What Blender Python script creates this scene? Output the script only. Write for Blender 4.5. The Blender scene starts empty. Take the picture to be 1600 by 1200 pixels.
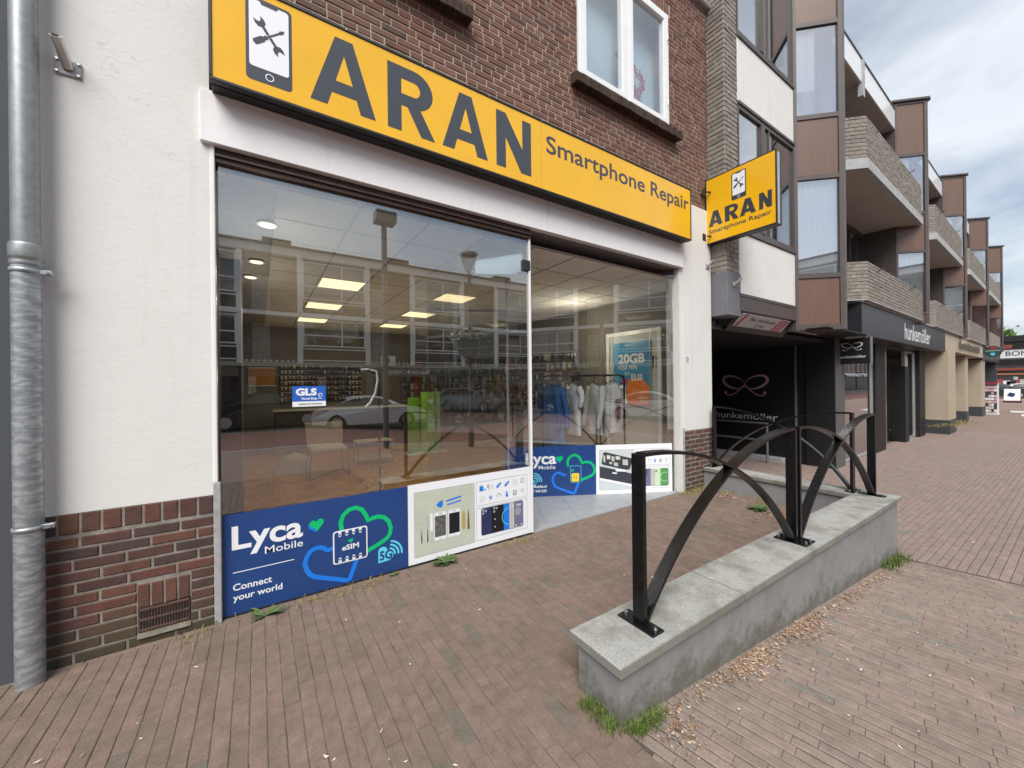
import bpy, math, random
import numpy as np
from mathutils import Vector, Matrix
random.seed(7)
R = math.radians
scene = bpy.context.scene
COL = scene.collection

# ------------------------------------------------------------------ camera, sky, sun, exposure
# world: X runs along the street (away from the viewer), Y into the shop, Z up; the camera stands at the origin
YAW = R(56.6); ROLL = 0.011; EYE = 1.6
FW = Vector((math.cos(YAW), math.sin(YAW), 0)); RT = Vector((math.sin(YAW), -math.cos(YAW), 0)); UP = Vector((0, 0, 1))
R2 = RT * math.cos(ROLL) - UP * math.sin(ROLL); U2 = UP * math.cos(ROLL) + RT * math.sin(ROLL)
cd = bpy.data.cameras.new('camera'); cam = bpy.data.objects.new('camera', cd); COL.objects.link(cam)
cd.sensor_width = 36; cd.lens = 36 * 600 / 1600; cd.clip_start = 0.05; cd.clip_end = 3000
cd.shift_y = -1 / 1600
m3 = Matrix((R2, U2, -FW)).transposed()
cam.matrix_world = Matrix.Translation((0, 0, EYE)) @ m3.to_4x4()
scene.camera = cam

SUN_DIR = Vector((-0.52, -0.60, 0.94)).normalized()   # towards the sun
world = bpy.data.worlds.new('World'); scene.world = world; world.use_nodes = True
nt = world.node_tree; nt.nodes.clear(); L = nt.links.new
def wn(t, **k):
    n = nt.nodes.new(t)
    for a, b in k.items(): setattr(n, a, b)
    return n
out = wn('ShaderNodeOutputWorld'); bg = wn('ShaderNodeBackground')
sky = wn('ShaderNodeTexSky'); sky.sky_type = 'NISHITA'; sky.sun_disc = False
sky.sun_elevation = math.asin(SUN_DIR.z); sky.sun_rotation = math.atan2(SUN_DIR.x, SUN_DIR.y)
sky.air_density = 1.0; sky.dust_density = 2.0; sky.ozone_density = 1.2
tc = wn('ShaderNodeTexCoord'); sep = wn('ShaderNodeSeparateXYZ'); L(tc.outputs['Generated'], sep.inputs[0])
za = wn('ShaderNodeMath', operation='ABSOLUTE'); L(sep.outputs['Z'], za.inputs[0])
zb = wn('ShaderNodeMath', operation='ADD'); L(za.outputs[0], zb.inputs[0]); zb.inputs[1].default_value = 0.22
dx = wn('ShaderNodeMath', operation='DIVIDE'); L(sep.outputs['X'], dx.inputs[0]); L(zb.outputs[0], dx.inputs[1])
dy = wn('ShaderNodeMath', operation='DIVIDE'); L(sep.outputs['Y'], dy.inputs[0]); L(zb.outputs[0], dy.inputs[1])
cmb = wn('ShaderNodeCombineXYZ'); L(dx.outputs[0], cmb.inputs[0]); L(dy.outputs[0], cmb.inputs[1])
n1 = wn('ShaderNodeTexNoise'); n1.inputs['Scale'].default_value = 1.15; n1.inputs['Detail'].default_value = 7; n1.inputs['Roughness'].default_value = 0.55; n1.inputs['Distortion'].default_value = 0.35
L(cmb.outputs[0], n1.inputs['Vector'])
n2 = wn('ShaderNodeTexNoise'); n2.inputs['Scale'].default_value = 1.7; n2.inputs['Detail'].default_value = 6; n2.inputs['Roughness'].default_value = 0.6
L(cmb.outputs[0], n2.inputs['Vector'])
cover = wn('ShaderNodeMapRange'); cover.inputs['From Min'].default_value = 0.36; cover.inputs['From Max'].default_value = 0.58
cover.inputs['To Min'].default_value = 0.22; cover.inputs['To Max'].default_value = 1.0
L(n1.outputs[0], cover.inputs[0])
crmp = wn('ShaderNodeValToRGB'); crmp.color_ramp.elements[0].position = 0.30; crmp.color_ramp.elements[0].color = (7.6, 8.4, 9.4, 1)
crmp.color_ramp.elements[1].position = 0.66; crmp.color_ramp.elements[1].color = (9.2, 9.7, 10.2, 1)
L(n2.outputs[0], crmp.inputs[0])
skyb = wn('ShaderNodeMix', data_type='RGBA', blend_type='MULTIPLY'); skyb.inputs['Factor'].default_value = 1
L(sky.outputs[0], skyb.inputs[6]); skyb.inputs[7].default_value = (1.35, 1.35, 1.35, 1)
mx = wn('ShaderNodeMix', data_type='RGBA'); L(cover.outputs[0], mx.inputs['Factor']); L(skyb.outputs[2], mx.inputs[6]); L(crmp.outputs[0], mx.inputs[7])
L(mx.outputs[2], bg.inputs['Color']); bg.inputs['Strength'].default_value = 0.054
L(bg.outputs[0], out.inputs['Surface'])
sl = bpy.data.lights.new('sun', 'SUN'); sl.energy = 2.4; sl.angle = R(38); sl.color = (1.0, 0.96, 0.9)
so = bpy.data.objects.new('sun', sl); COL.objects.link(so); so.rotation_euler = SUN_DIR.to_track_quat('Z', 'Y').to_euler(); so.location = (0, 0, 30)
scene.view_settings.view_transform = 'Standard'; scene.view_settings.look = 'None'
scene.view_settings.exposure = 0.9; scene.view_settings.gamma = 1; scene.view_settings.use_curve_mapping = False
try:
    scene.cycles.max_bounces = 10; scene.cycles.transparent_max_bounces = 16; scene.cycles.glossy_bounces = 4
    scene.cycles.caustics_reflective = False; scene.cycles.caustics_refractive = False
    scene.cycles.sample_clamp_indirect = 6
except Exception: pass

# ------------------------------------------------------------------ projection helpers (used only to rank pieces by size in view)
def px(P):
    v = Vector(P) - Vector((0, 0, EYE)); d = v.dot(FW)
    if d < 0.1: return None
    return (800 + 600 * v.dot(R2) / d, 599 - 600 * v.dot(U2) / d, d)
def ground(s, n):
    if n > 1.36 and s < 5.93 : return 0.0
    a = min(max((s - 1.35) / 4.55, 0), 1)
    return -0.38 * a

# ------------------------------------------------------------------ mesh builder
class MB:
    def __init__(s): s.v = []; s.f = []; s.sm = []
    def add(s, vs, fs, smooth=False):
        b = len(s.v); s.v.extend([tuple(p) for p in vs]); s.f.extend([tuple(i + b for i in f) for f in fs]); s.sm.extend([smooth] * len(fs)); return s
    def box(s, a, b):
        x0, y0, z0 = [min(p, q) for p, q in zip(a, b)]; x1, y1, z1 = [max(p, q) for p, q in zip(a, b)]
        return s.add([(x0,y0,z0),(x1,y0,z0),(x1,y1,z0),(x0,y1,z0),(x0,y0,z1),(x1,y0,z1),(x1,y1,z1),(x0,y1,z1)],
                     [(0,3,2,1),(4,5,6,7),(0,1,5,4),(1,2,6,5),(2,3,7,6),(3,0,4,7)])
    def bbox(s, a, b, r=0.006):                    # box with chamfered edges
        x0, y0, z0 = [min(p, q) for p, q in zip(a, b)]; x1, y1, z1 = [max(p, q) for p, q in zip(a, b)]
        vs = []; idx = {}
        for ix, X in enumerate((x0, x1)):
            for iy, Y in enumerate((y0, y1)):
                for iz, Z in enumerate((z0, z1)):
                    sx, sy, sz = (1, -1)[ix], (1, -1)[iy], (1, -1)[iz]
                    idx[ix,iy,iz,'x'] = len(vs); vs.append((X, Y + sy*r, Z + sz*r))
                    idx[ix,iy,iz,'y'] = len(vs); vs.append((X + sx*r, Y, Z + sz*r))
                    idx[ix,iy,iz,'z'] = len(vs); vs.append((X + sx*r, Y + sy*r, Z))
        fs = []
        I = lambda *k: idx[k]
        for ix in (0, 1): fs.append([I(ix,0,0,'x'),I(ix,1,0,'x'),I(ix,1,1,'x'),I(ix,0,1,'x')][::1 if ix else -1])
        for iy in (0, 1): fs.append([I(0,iy,0,'y'),I(0,iy,1,'y'),I(1,iy,1,'y'),I(1,iy,0,'y')][::1 if iy else -1])
        for iz in (0, 1): fs.append([I(0,0,iz,'z'),I(1,0,iz,'z'),I(1,1,iz,'z'),I(0,1,iz,'z')][::1 if iz else -1])
        for iy in (0, 1):
            for iz in (0, 1): fs.append([I(0,iy,iz,'y'),I(1,iy,iz,'y'),I(1,iy,iz,'z'),I(0,iy,iz,'z')])
        for ix in (0, 1):
            for iz in (0, 1): fs.append([I(ix,0,iz,'x'),I(ix,1,iz,'x'),I(ix,1,iz,'z'),I(ix,0,iz,'z')])
        for ix in (0, 1):
            for iy in (0, 1): fs.append([I(ix,iy,0,'x'),I(ix,iy,1,'x'),I(ix,iy,1,'y'),I(ix,iy,0,'y')])
        for ix in (0, 1):
            for iy in (0, 1):
                for iz in (0, 1): fs.append([I(ix,iy,iz,'x'),I(ix,iy,iz,'y'),I(ix,iy,iz,'z')])
        return s.add(vs, fs)
    def quad(s, *p): return s.add(p, [tuple(range(len(p)))])
    def prism(s, poly, z0, z1, caps=True):          # poly in xy, vertical
        n = len(poly); vs = [(p[0], p[1], z0) for p in poly] + [(p[0], p[1], z1) for p in poly]
        fs = [(i, (i+1) % n, n+(i+1) % n, n+i) for i in range(n)]
        if caps: fs += [tuple(range(n))[::-1], tuple(range(n, 2*n))]
        return s.add(vs, fs)
    def extr(s, poly, O, U, V, N, d0, d1):          # poly in the U,V plane at O, from d0 to d1 along N
        O, U, V, N = Vector(O), Vector(U), Vector(V), Vector(N); n = len(poly)
        vs = [O + U*p[0] + V*p[1] + N*d0 for p in poly] + [O + U*p[0] + V*p[1] + N*d1 for p in poly]
        fs = [(i, (i+1) % n, n+(i+1) % n, n+i) for i in range(n)] + [tuple(range(n))[::-1], tuple(range(n, 2*n))]
        return s.add(vs, fs)
    def tube(s, pts, r, seg=10, caps=True, smooth=True):
        pts = [Vector(p) for p in pts]; rs = r if isinstance(r, (list, tuple)) else [r]*len(pts)
        vs = []; fs = []; last = None
        for i, p in enumerate(pts):
            t = (pts[min(i+1, len(pts)-1)] - pts[max(i-1, 0)]).normalized()
            if last is None: a = t.orthogonal().normalized()
            else: a = (last - t*last.dot(t)).normalized()
            last = a; b = t.cross(a)
            for k in range(seg):
                w = 2*math.pi*k/seg; vs.append(p + (a*math.cos(w) + b*math.sin(w))*rs[i])
        for i in range(len(pts)-1):
            for k in range(seg): fs.append((i*seg+k, i*seg+(k+1) % seg, (i+1)*seg+(k+1) % seg, (i+1)*seg+k))
        s.add(vs, fs, smooth)
        if caps: s.add(vs[:seg], [tuple(range(seg))[::-1]]); s.add(vs[-seg:], [tuple(range(seg))])
        return s
    def bar(s, path, wv, th, nrm_fn=None):          # flat bar swept along a path; wv = width vector, th = thickness in the plane of the path
        path = [Vector(p) for p in path]; wv = Vector(wv); wn_ = wv.normalized(); vs = []; fs = []
        for i, p in enumerate(path):
            t = (path[min(i+1, len(path)-1)] - path[max(i-1, 0)]).normalized(); q = t.cross(wn_).normalized()*th/2
            vs += [p - wv/2 - q, p + wv/2 - q, p + wv/2 + q, p - wv/2 + q]
        for i in range(len(path)-1):
            for k in range(4): fs.append((i*4+k, i*4+(k+1) % 4, (i+1)*4+(k+1) % 4, (i+1)*4+k))
        n = len(path)-1; fs += [(3,2,1,0), (n*4, n*4+1, n*4+2, n*4+3)]
        return s.add(vs, fs)
    def disc(s, c, U, V, r, seg=20, r2=None):
        c, U, V = Vector(c), Vector(U), Vector(V); r2 = r2 or r
        return s.add([c + U*math.cos(2*math.pi*k/seg)*r + V*math.sin(2*math.pi*k/seg)*r2 for k in range(seg)], [tuple(range(seg))])
    def ball(s, c, r, seg=12, rings=8, sc=(1,1,1)):
        vs = []; fs = []
        for i in range(rings+1):
            a = math.pi*i/rings
            for k in range(seg):
                w = 2*math.pi*k/seg; vs.append((c[0]+r*sc[0]*math.sin(a)*math.cos(w), c[1]+r*sc[1]*math.sin(a)*math.sin(w), c[2]+r*sc[2]*math.cos(a)))
        for i in range(rings):
            for k in range(seg): fs.append((i*seg+k, (i+1)*seg+k, (i+1)*seg+(k+1) % seg, i*seg+(k+1) % seg))
        return s.add(vs, fs, True)
    def mesh(s, name, mat, inv=None):
        me = bpy.data.meshes.new(name)
        vs = s.v if inv is None else [tuple(inv @ Vector(p)) for p in s.v]
        me.from_pydata(vs, [], s.f)
        if any(s.sm): me.polygons.foreach_set('use_smooth', s.sm)
        if mat: me.materials.append(mat)
        me.validate(); me.update()
        return me
def thing(name, label, cat, loc=(0, 0, 0), rotz=0, group=None, kind=None):
    o = bpy.data.objects.new(name, None); COL.objects.link(o); o.empty_display_size = 0.1
    o.location = loc; o.rotation_euler = (0, 0, rotz); o['label'] = label; o['category'] = cat
    if group: o['group'] = group
    if kind: o['kind'] = kind
    return o
def inv_of(o):
    m = Matrix.Identity(4)
    while o is not None:
        m = o.matrix_basis @ m; o = o.parent
    return m.inverted()
def obj(name, mb, mat, parent=None, local=False, label=None, kind=None):
    """link a mesh builder as one object; coordinates are world ones unless local=True"""
    inv = None if (parent is None or local) else inv_of(parent)
    o = bpy.data.objects.new(name, mb.mesh(name, mat, inv)); COL.objects.link(o)
    if parent: o.parent = parent
    if label: o['label'] = label
    if kind: o['kind'] = kind
    return o
def tag(o, label=None, cat=None, group=None, kind=None):
    for k, v in (('label', label), ('category', cat), ('group', group), ('kind', kind)):
        if v: o[k] = v
    return o
def copy_tree(o, parent=None):
    c = o.copy(); COL.objects.link(c); c.parent = parent
    for ch in list(o.children): copy_tree(ch, c)
    return c

# ------------------------------------------------------------------ materials
MATS = {}
def mat(name, col, rough=0.6, metal=0.0, noise=0.0, nscale=8.0, bump=0.0, bscale=60.0, spec=0.5, coat=0.0, emit=None, estr=0.0, speck=None):
    if name in MATS: return MATS[name]
    m = bpy.data.materials.new(name); m.use_nodes = True; t = m.node_tree; b = t.nodes['Principled BSDF']; LK = t.links.new
    b.inputs['Roughness'].default_value = rough; b.inputs['Metallic'].default_value = metal
    b.inputs['Specular IOR Level'].default_value = spec; b.inputs['Coat Weight'].default_value = coat; b.inputs['Coat Roughness'].default_value = 0.08
    b.inputs['Base Color'].default_value = (*col, 1)
    tcn = t.nodes.new('ShaderNodeTexCoord'); geo = t.nodes.new('ShaderNodeNewGeometry')
    if noise > 0:
        nz = t.nodes.new('ShaderNodeTexNoise'); nz.inputs['Scale'].default_value = nscale; nz.inputs['Detail'].default_value = 6; nz.inputs['Roughness'].default_value = 0.6
        LK(geo.outputs['Position'], nz.inputs['Vector'])
        mr = t.nodes.new('ShaderNodeMapRange'); mr.inputs['From Min'].default_value = 0.3; mr.inputs['From Max'].default_value = 0.7
        mr.inputs['To Min'].default_value = 1 - noise; mr.inputs['To Max'].default_value = 1 + noise; LK(nz.outputs[0], mr.inputs[0])
        mm = t.nodes.new('ShaderNodeVectorMath'); mm.operation = 'SCALE'; mm.inputs[0].default_value = col; LK(mr.outputs[0], mm.inputs['Scale'])
        LK(mm.outputs[0], b.inputs['Base Color'])
    if bump > 0:
        bz = t.nodes.new('ShaderNodeTexNoise'); bz.inputs['Scale'].default_value = bscale; bz.inputs['Detail'].default_value = 5
        LK(geo.outputs['Position'], bz.inputs['Vector'])
        bp = t.nodes.new('ShaderNodeBump'); bp.inputs['Strength'].default_value = bump; bp.inputs['Distance'].default_value = 0.01
        LK(bz.outputs[0], bp.inputs['Height']); LK(bp.outputs[0], b.inputs['Normal'])
    if emit: b.inputs['Emission Color'].default_value = (*emit, 1); b.inputs['Emission Strength'].default_value = estr
    MATS[name] = m; return m
def N_(t, ty, **k):
    n = t.nodes.new(ty)
    for a, v in k.items(): setattr(n, a, v)
    return n
def ramp(t, src, stops):
    r = N_(t, 'ShaderNodeValToRGB'); e = r.color_ramp.elements
    while len(e) < len(stops): e.new(0.5)
    for el, (p, c) in zip(e, stops): el.position = p; el.color = (*c, 1) if len(c) == 3 else c
    t.links.new(src, r.inputs[0]); return r.outputs[0]
def mixc(t, fac, a, b, mode='MIX'):
    m = N_(t, 'ShaderNodeMix', data_type='RGBA', blend_type=mode)
    for sock, v in ((m.inputs['Factor'], fac), (m.inputs[6], a), (m.inputs[7], b)):
        if hasattr(v, 'links') or isinstance(v, bpy.types.NodeSocket): t.links.new(v, sock)
        else: sock.default_value = v if isinstance(v, (int, float)) else (*v, 1)
    return m.outputs[2]
def mth(t, op, a, b=None, clamp=False):
    m = N_(t, 'ShaderNodeMath', operation=op, use_clamp=clamp)
    for i, v in enumerate((a, b)):
        if v is None: continue
        if isinstance(v, bpy.types.NodeSocket): t.links.new(v, m.inputs[i])
        else: m.inputs[i].default_value = v
    return m.outputs[0]
def noise_(t, vec, sc, det=5, rough=0.6, dist=0.0):
    n = N_(t, 'ShaderNodeTexNoise'); n.inputs['Scale'].default_value = sc; n.inputs['Detail'].default_value = det
    n.inputs['Roughness'].default_value = rough; n.inputs['Distortion'].default_value = dist
    t.links.new(vec, n.inputs['Vector']); return n.outputs[0]
def maprange(t, v, a, b, c, d):
    m = N_(t, 'ShaderNodeMapRange'); t.links.new(v, m.inputs[0])
    for i, x in zip(('From Min', 'From Max', 'To Min', 'To Max'), (a, b, c, d)): m.inputs[i].default_value = x
    return m.outputs[0]
def base(name, rough=0.7, spec=0.4):
    m = bpy.data.materials.new(name); m.use_nodes = True; t = m.node_tree; b = t.nodes['Principled BSDF']
    b.inputs['Roughness'].default_value = rough; b.inputs['Specular IOR Level'].default_value = spec
    geo = N_(t, 'ShaderNodeNewGeometry'); MATS[name] = m
    return m, t, b, geo
def piece_random(t, geo):
    oi = N_(t, 'ShaderNodeObjectInfo')
    return mth(t, 'FRACT', mth(t, 'ADD', mth(t, 'MULTIPLY', oi.outputs['Random'], 7.31), geo.outputs['Random Per Island']))
def brick_mat(name, stops, dirt=(0.1, 0.09, 0.07), dirt_amt=0.3, low_moss=None, bump=0.5, rough=0.85, grain=90, spots=None):
    m, t, b, geo = base(name, rough, 0.25)
    rnd = piece_random(t, geo); pos = geo.outputs['Position']
    c = ramp(t, rnd, stops)
    g = noise_(t, pos, grain, 6, 0.7); f = noise_(t, pos, 14, 5, 0.6)
    c = mixc(t, 1.0, c, ramp(t, g, [(0.25, (0.72,)*3), (0.75, (1.25,)*3)]), 'MULTIPLY')
    c = mixc(t, 1.0, c, ramp(t, f, [(0.25, (0.78,)*3), (0.75, (1.2,)*3)]), 'MULTIPLY')
    d = noise_(t, pos, 2.3, 6, 0.65)
    c = mixc(t, maprange(t, d, 0.5, 0.75, 0, dirt_amt), c, dirt)
    if spots:
        sp = noise_(t, pos, 55, 3, 0.6)
        c = mixc(t, maprange(t, sp, 0.66, 0.74, 0, spots[1]), c, spots[0])
    if low_moss:
        z0, z1, colr, amt = low_moss
        sz = N_(t, 'ShaderNodeSeparateXYZ'); t.links.new(pos, sz.inputs[0])
        h = mth(t, 'ADD', sz.outputs['Z'], mth(t, 'MULTIPLY', mth(t, 'SUBTRACT', noise_(t, pos, 5, 5), 0.5), 0.5))
        c = mixc(t, maprange(t, h, z0, z1, amt, 0), c, colr)
    t.links.new(c, b.inputs['Base Color'])
    bp = N_(t, 'ShaderNodeBump'); bp.inputs['Strength'].default_value = bump; bp.inputs['Distance'].default_value = 0.006
    t.links.new(noise_(t, pos, grain*0.8, 6, 0.7), bp.inputs['Height']); t.links.new(bp.outputs[0], b.inputs['Normal'])
    return m
def glass_mat(name, f0=0.08, tint=(1, 1, 1), gl=(1, 1, 1), wob=0.0):
    m = bpy.data.materials.new(name); m.use_nodes = True; t = m.node_tree; t.nodes.clear()
    o = N_(t, 'ShaderNodeOutputMaterial'); tr = N_(t, 'ShaderNodeBsdfTransparent'); g = N_(t, 'ShaderNodeBsdfGlossy')
    tr.inputs[0].default_value = (*tint, 1); g.inputs['Roughness'].default_value = 0.0; g.inputs['Color'].default_value = (*gl, 1)
    lw = N_(t, 'ShaderNodeLayerWeight'); lw.inputs['Blend'].default_value = 0.5
    p = mth(t, 'POWER', lw.outputs['Facing'], 4.0); f = mth(t, 'ADD', mth(t, 'MULTIPLY', p, 1 - f0), f0, clamp=True)
    if wob:
        geo = N_(t, 'ShaderNodeNewGeometry'); bp = N_(t, 'ShaderNodeBump'); bp.inputs['Strength'].default_value = wob; bp.inputs['Distance'].default_value = 0.05
        t.links.new(noise_(t, geo.outputs['Position'], 0.9, 1, 0.4), bp.inputs['Height']); t.links.new(bp.outputs[0], g.inputs['Normal'])
    mx_ = N_(t, 'ShaderNodeMixShader'); t.links.new(f, mx_.inputs[0]); t.links.new(tr.outputs[0], mx_.inputs[1]); t.links.new(g.outputs[0], mx_.inputs[2])
    t.links.new(mx_.outputs[0], o.inputs[0]); MATS[name] = m; return m

def plaster_mat(name, col, dirty=0.25, warm=(0.45, 0.42, 0.36), scuff=True):
    m, t, b, geo = base(name, 0.8, 0.3); pos = geo.outputs['Position']
    a = noise_(t, pos, 1.6, 6, 0.6); c = mixc(t, maprange(t, a, 0.35, 0.8, 0, dirty), col, tuple(x*0.86 for x in col))
    st = N_(t, 'ShaderNodeMapping'); st.inputs['Scale'].default_value = (9, 9, 0.5); t.links.new(pos, st.inputs[0])
    c = mixc(t, maprange(t, noise_(t, st.outputs[0], 1.0, 6, 0.7), 0.55, 0.85, 0, dirty), c, warm)
    sp = noise_(t, pos, 45, 2, 0.5); c = mixc(t, maprange(t, sp, 0.74, 0.78, 0, 0.5), c, tuple(x*0.55 for x in col))
    if scuff:
        # thin hairline scuffs low on the wall and cracks high up
        s2 = N_(t, 'ShaderNodeMapping'); s2.inputs['Scale'].default_value = (5, 5, 16); s2.inputs['Rotation'].default_value = (0, 0.35, 0); t.links.new(pos, s2.inputs[0])
        k = noise_(t, s2.outputs[0], 1.4, 3, 0.75, 1.2)
        line = maprange(t, mth(t, 'ABSOLUTE', mth(t, 'SUBTRACT', k, 0.5)), 0.0, 0.006, 1, 0)
        sz = N_(t, 'ShaderNodeSeparateXYZ'); t.links.new(pos, sz.inputs[0])
        band = mth(t, 'MULTIPLY', maprange(t, sz.outputs['Z'], 1.0, 1.45, 1, 0), maprange(t, noise_(t, pos, 3.3, 2), 0.48, 0.62, 0, 0.55))
        c = mixc(t, mth(t, 'MULTIPLY', line, band, True), c, (0.2, 0.2, 0.2))
        k2 = noise_(t, pos, 1.1, 4, 0.7, 0.5)
        line2 = maprange(t, mth(t, 'ABSOLUTE', mth(t, 'SUBTRACT', k2, 0.5)), 0.0, 0.0035, 1, 0)
        c = mixc(t, mth(t, 'MULTIPLY', line2, maprange(t, sz.outputs['Z'], 2.6, 3.3, 0, 0.3), True), c, (0.3, 0.29, 0.26))
    t.links.new(c, b.inputs['Base Color'])
    bp = N_(t, 'ShaderNodeBump'); bp.inputs['Strength'].default_value = 0.16; bp.inputs['Distance'].default_value = 0.010
    hh = mth(t, 'ADD', noise_(t, pos, 38, 6, 0.65), mth(t, 'MULTIPLY', noise_(t, pos, 4, 4, 0.6), 2.0))
    t.links.new(hh, bp.inputs['Height']); t.links.new(bp.outputs[0], b.inputs['Normal'])
    return m

M = {}
M['plaster'] = plaster_mat('white_render', (0.70, 0.70, 0.68))
M['plaster2'] = plaster_mat('white_render_streaked', (0.70, 0.70, 0.68), 0.5, (0.42, 0.40, 0.36), False)
M['neighbour'] = plaster_mat('dark_grey_render', (0.082, 0.086, 0.108), 0.3, (0.07, 0.07, 0.08), False)
M['fascia'] = plaster_mat('white_fascia_paint', (0.82, 0.82, 0.83), 0.3, (0.5, 0.47, 0.43), False)
M['brick_red'] = brick_mat('red_brown_brick', [(0.0, (0.19, 0.092, 0.068)), (0.2, (0.145, 0.072, 0.058)), (0.42, (0.215, 0.105, 0.078)), (0.6, (0.158, 0.082, 0.068)), (0.8, (0.18, 0.086, 0.062)), (0.93, (0.105, 0.062, 0.052)), (1.0, (0.23, 0.14, 0.09))], dirt=(0.13, 0.11, 0.085), dirt_amt=0.4)
M['brick_plinth'] = brick_mat('dark_plinth_brick', [(0.0, (0.125, 0.060, 0.050)), (0.3, (0.088, 0.050, 0.045)), (0.5, (0.14, 0.062, 0.048)), (0.7, (0.072, 0.052, 0.048)), (0.85, (0.11, 0.058, 0.048)), (1.0, (0.15, 0.072, 0.052))], dirt=(0.06, 0.055, 0.04), dirt_amt=0.4, low_moss=(0.02, 0.34, (0.060, 0.060, 0.035), 0.8), bump=0.7)
M['brick_buff'] = brick_mat('buff_split_brick', [(0.0, (0.285, 0.258, 0.222)), (0.3, (0.235, 0.215, 0.19)), (0.6, (0.30, 0.272, 0.235)), (0.8, (0.205, 0.187, 0.168)), (1.0, (0.255, 0.232, 0.197))], dirt=(0.13, 0.115, 0.095), dirt_amt=0.4, bump=1.0, grain=55)
M['sill_brick'] = brick_mat('dark_sill_brick', [(0.0, (0.05, 0.035, 0.025)), (0.5, (0.075, 0.05, 0.035)), (1.0, (0.045, 0.033, 0.025))], dirt=(0.06, 0.055, 0.03), dirt_amt=0.4)
PST = [(0.0, (0.215, 0.157, 0.135)), (0.18, (0.24, 0.172, 0.15)), (0.36, (0.20, 0.152, 0.13)), (0.55, (0.23, 0.163, 0.142)), (0.72, (0.212, 0.163, 0.138)), (0.88, (0.245, 0.172, 0.15)), (0.96, (0.22, 0.165, 0.142)), (0.98, (0.18, 0.155, 0.135)), (1.0, (0.175, 0.155, 0.136))]
PSTB = [(a, (b[0]*1.13, b[1]*1.2, b[2]*1.2)) for a, b in PST]
M['paver'] = brick_mat('clay_paver', PSTB, dirt=(0.12, 0.1, 0.075), dirt_amt=0.45, bump=0.35, grain=120, spots=((0.34, 0.29, 0.25), 0.35), rough=0.8)
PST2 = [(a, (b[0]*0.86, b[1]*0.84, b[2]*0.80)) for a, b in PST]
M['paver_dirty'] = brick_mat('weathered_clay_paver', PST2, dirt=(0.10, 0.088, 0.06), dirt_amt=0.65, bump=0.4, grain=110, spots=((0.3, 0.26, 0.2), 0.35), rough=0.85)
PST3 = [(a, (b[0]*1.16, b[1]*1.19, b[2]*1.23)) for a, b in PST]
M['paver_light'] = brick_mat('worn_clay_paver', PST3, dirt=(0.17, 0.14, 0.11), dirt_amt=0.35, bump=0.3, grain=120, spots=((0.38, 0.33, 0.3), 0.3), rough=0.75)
M['mortar'] = mat('pale_mortar', (0.40, 0.35, 0.29), 0.95, noise=0.2, nscale=20, bump=0.4, bscale=120)
M['mortar_dark'] = mat('grey_mortar', (0.25, 0.23, 0.205), 0.95, noise=0.3, nscale=14, bump=0.5, bscale=120)
M['mortar_buff'] = mat('buff_mortar', (0.38, 0.355, 0.305), 0.95, noise=0.15, nscale=20, bump=0.3, bscale=120)
M['joint_sandy'] = mat('pale_joint_sand', (0.17, 0.145, 0.11), 0.95, noise=0.5, nscale=6, bump=0.5, bscale=150)
M['joint'] = mat('joint_sand', (0.085, 0.072, 0.056), 0.95, noise=0.45, nscale=9, bump=0.5, bscale=150)
M['black'] = mat('black_gloss_paint', (0.006, 0.006, 0.007), 0.24, noise=0.4, nscale=30, bump=0.12, bscale=70, spec=0.32)
M['blackmatt'] = mat('black_board', (0.008, 0.008, 0.010), 0.5, noise=0.2, nscale=3)
M['darksteel'] = mat('dark_sign_box', (0.022, 0.022, 0.026), 0.4, noise=0.2, nscale=5)
M['brownframe'] = mat('brown_aluminium', (0.085, 0.070, 0.066), 0.45, noise=0.15, nscale=6)
M['brownframe2'] = mat('dark_brown_timber', (0.045, 0.024, 0.016), 0.5, noise=0.3, nscale=12)
M['bolt'] = mat('zinc_bolt', (0.55, 0.55, 0.56), 0.35, metal=1.0)
M['whitepaint'] = mat('white_window_paint', (0.80, 0.81, 0.82), 0.35, noise=0.03, nscale=5)
M['aluminium'] = mat('brushed_aluminium', (0.60, 0.60, 0.60), 0.35, metal=0.8, noise=0.1, nscale=10)
M['greystrip'] = mat('weathered_grey_strip', (0.36, 0.36, 0.37), 0.6, noise=0.2, nscale=14, bump=0.2)
M['shopglass'] = glass_mat('shop_glass', 0.185, (0.97, 0.98, 0.97), (0.97, 1.0, 1.0), 0.012)
M['windowglass'] = glass_mat('window_glass', 0.10, (0.95, 0.98, 1.0))
M['mirrorglass'] = glass_mat('dark_window_glass', 0.34, (0.9, 0.92, 0.94))
def panel_mat():
    m, t, b, geo = base('mauve_brown_panel', 0.4, 0.5); pos = geo.outputs['Position']
    st = N_(t, 'ShaderNodeMapping'); st.inputs['Scale'].default_value = (7, 7, 0.8); t.links.new(pos, st.inputs[0])
    c = mixc(t, maprange(t, noise_(t, st.outputs[0], 1.5, 5, 0.7), 0.45, 0.8, 0, 0.55), (0.150, 0.090, 0.068), (0.090, 0.066, 0.056))
    t.links.new(c, b.inputs['Base Color']); return m
M['mauve'] = panel_mat()
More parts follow.
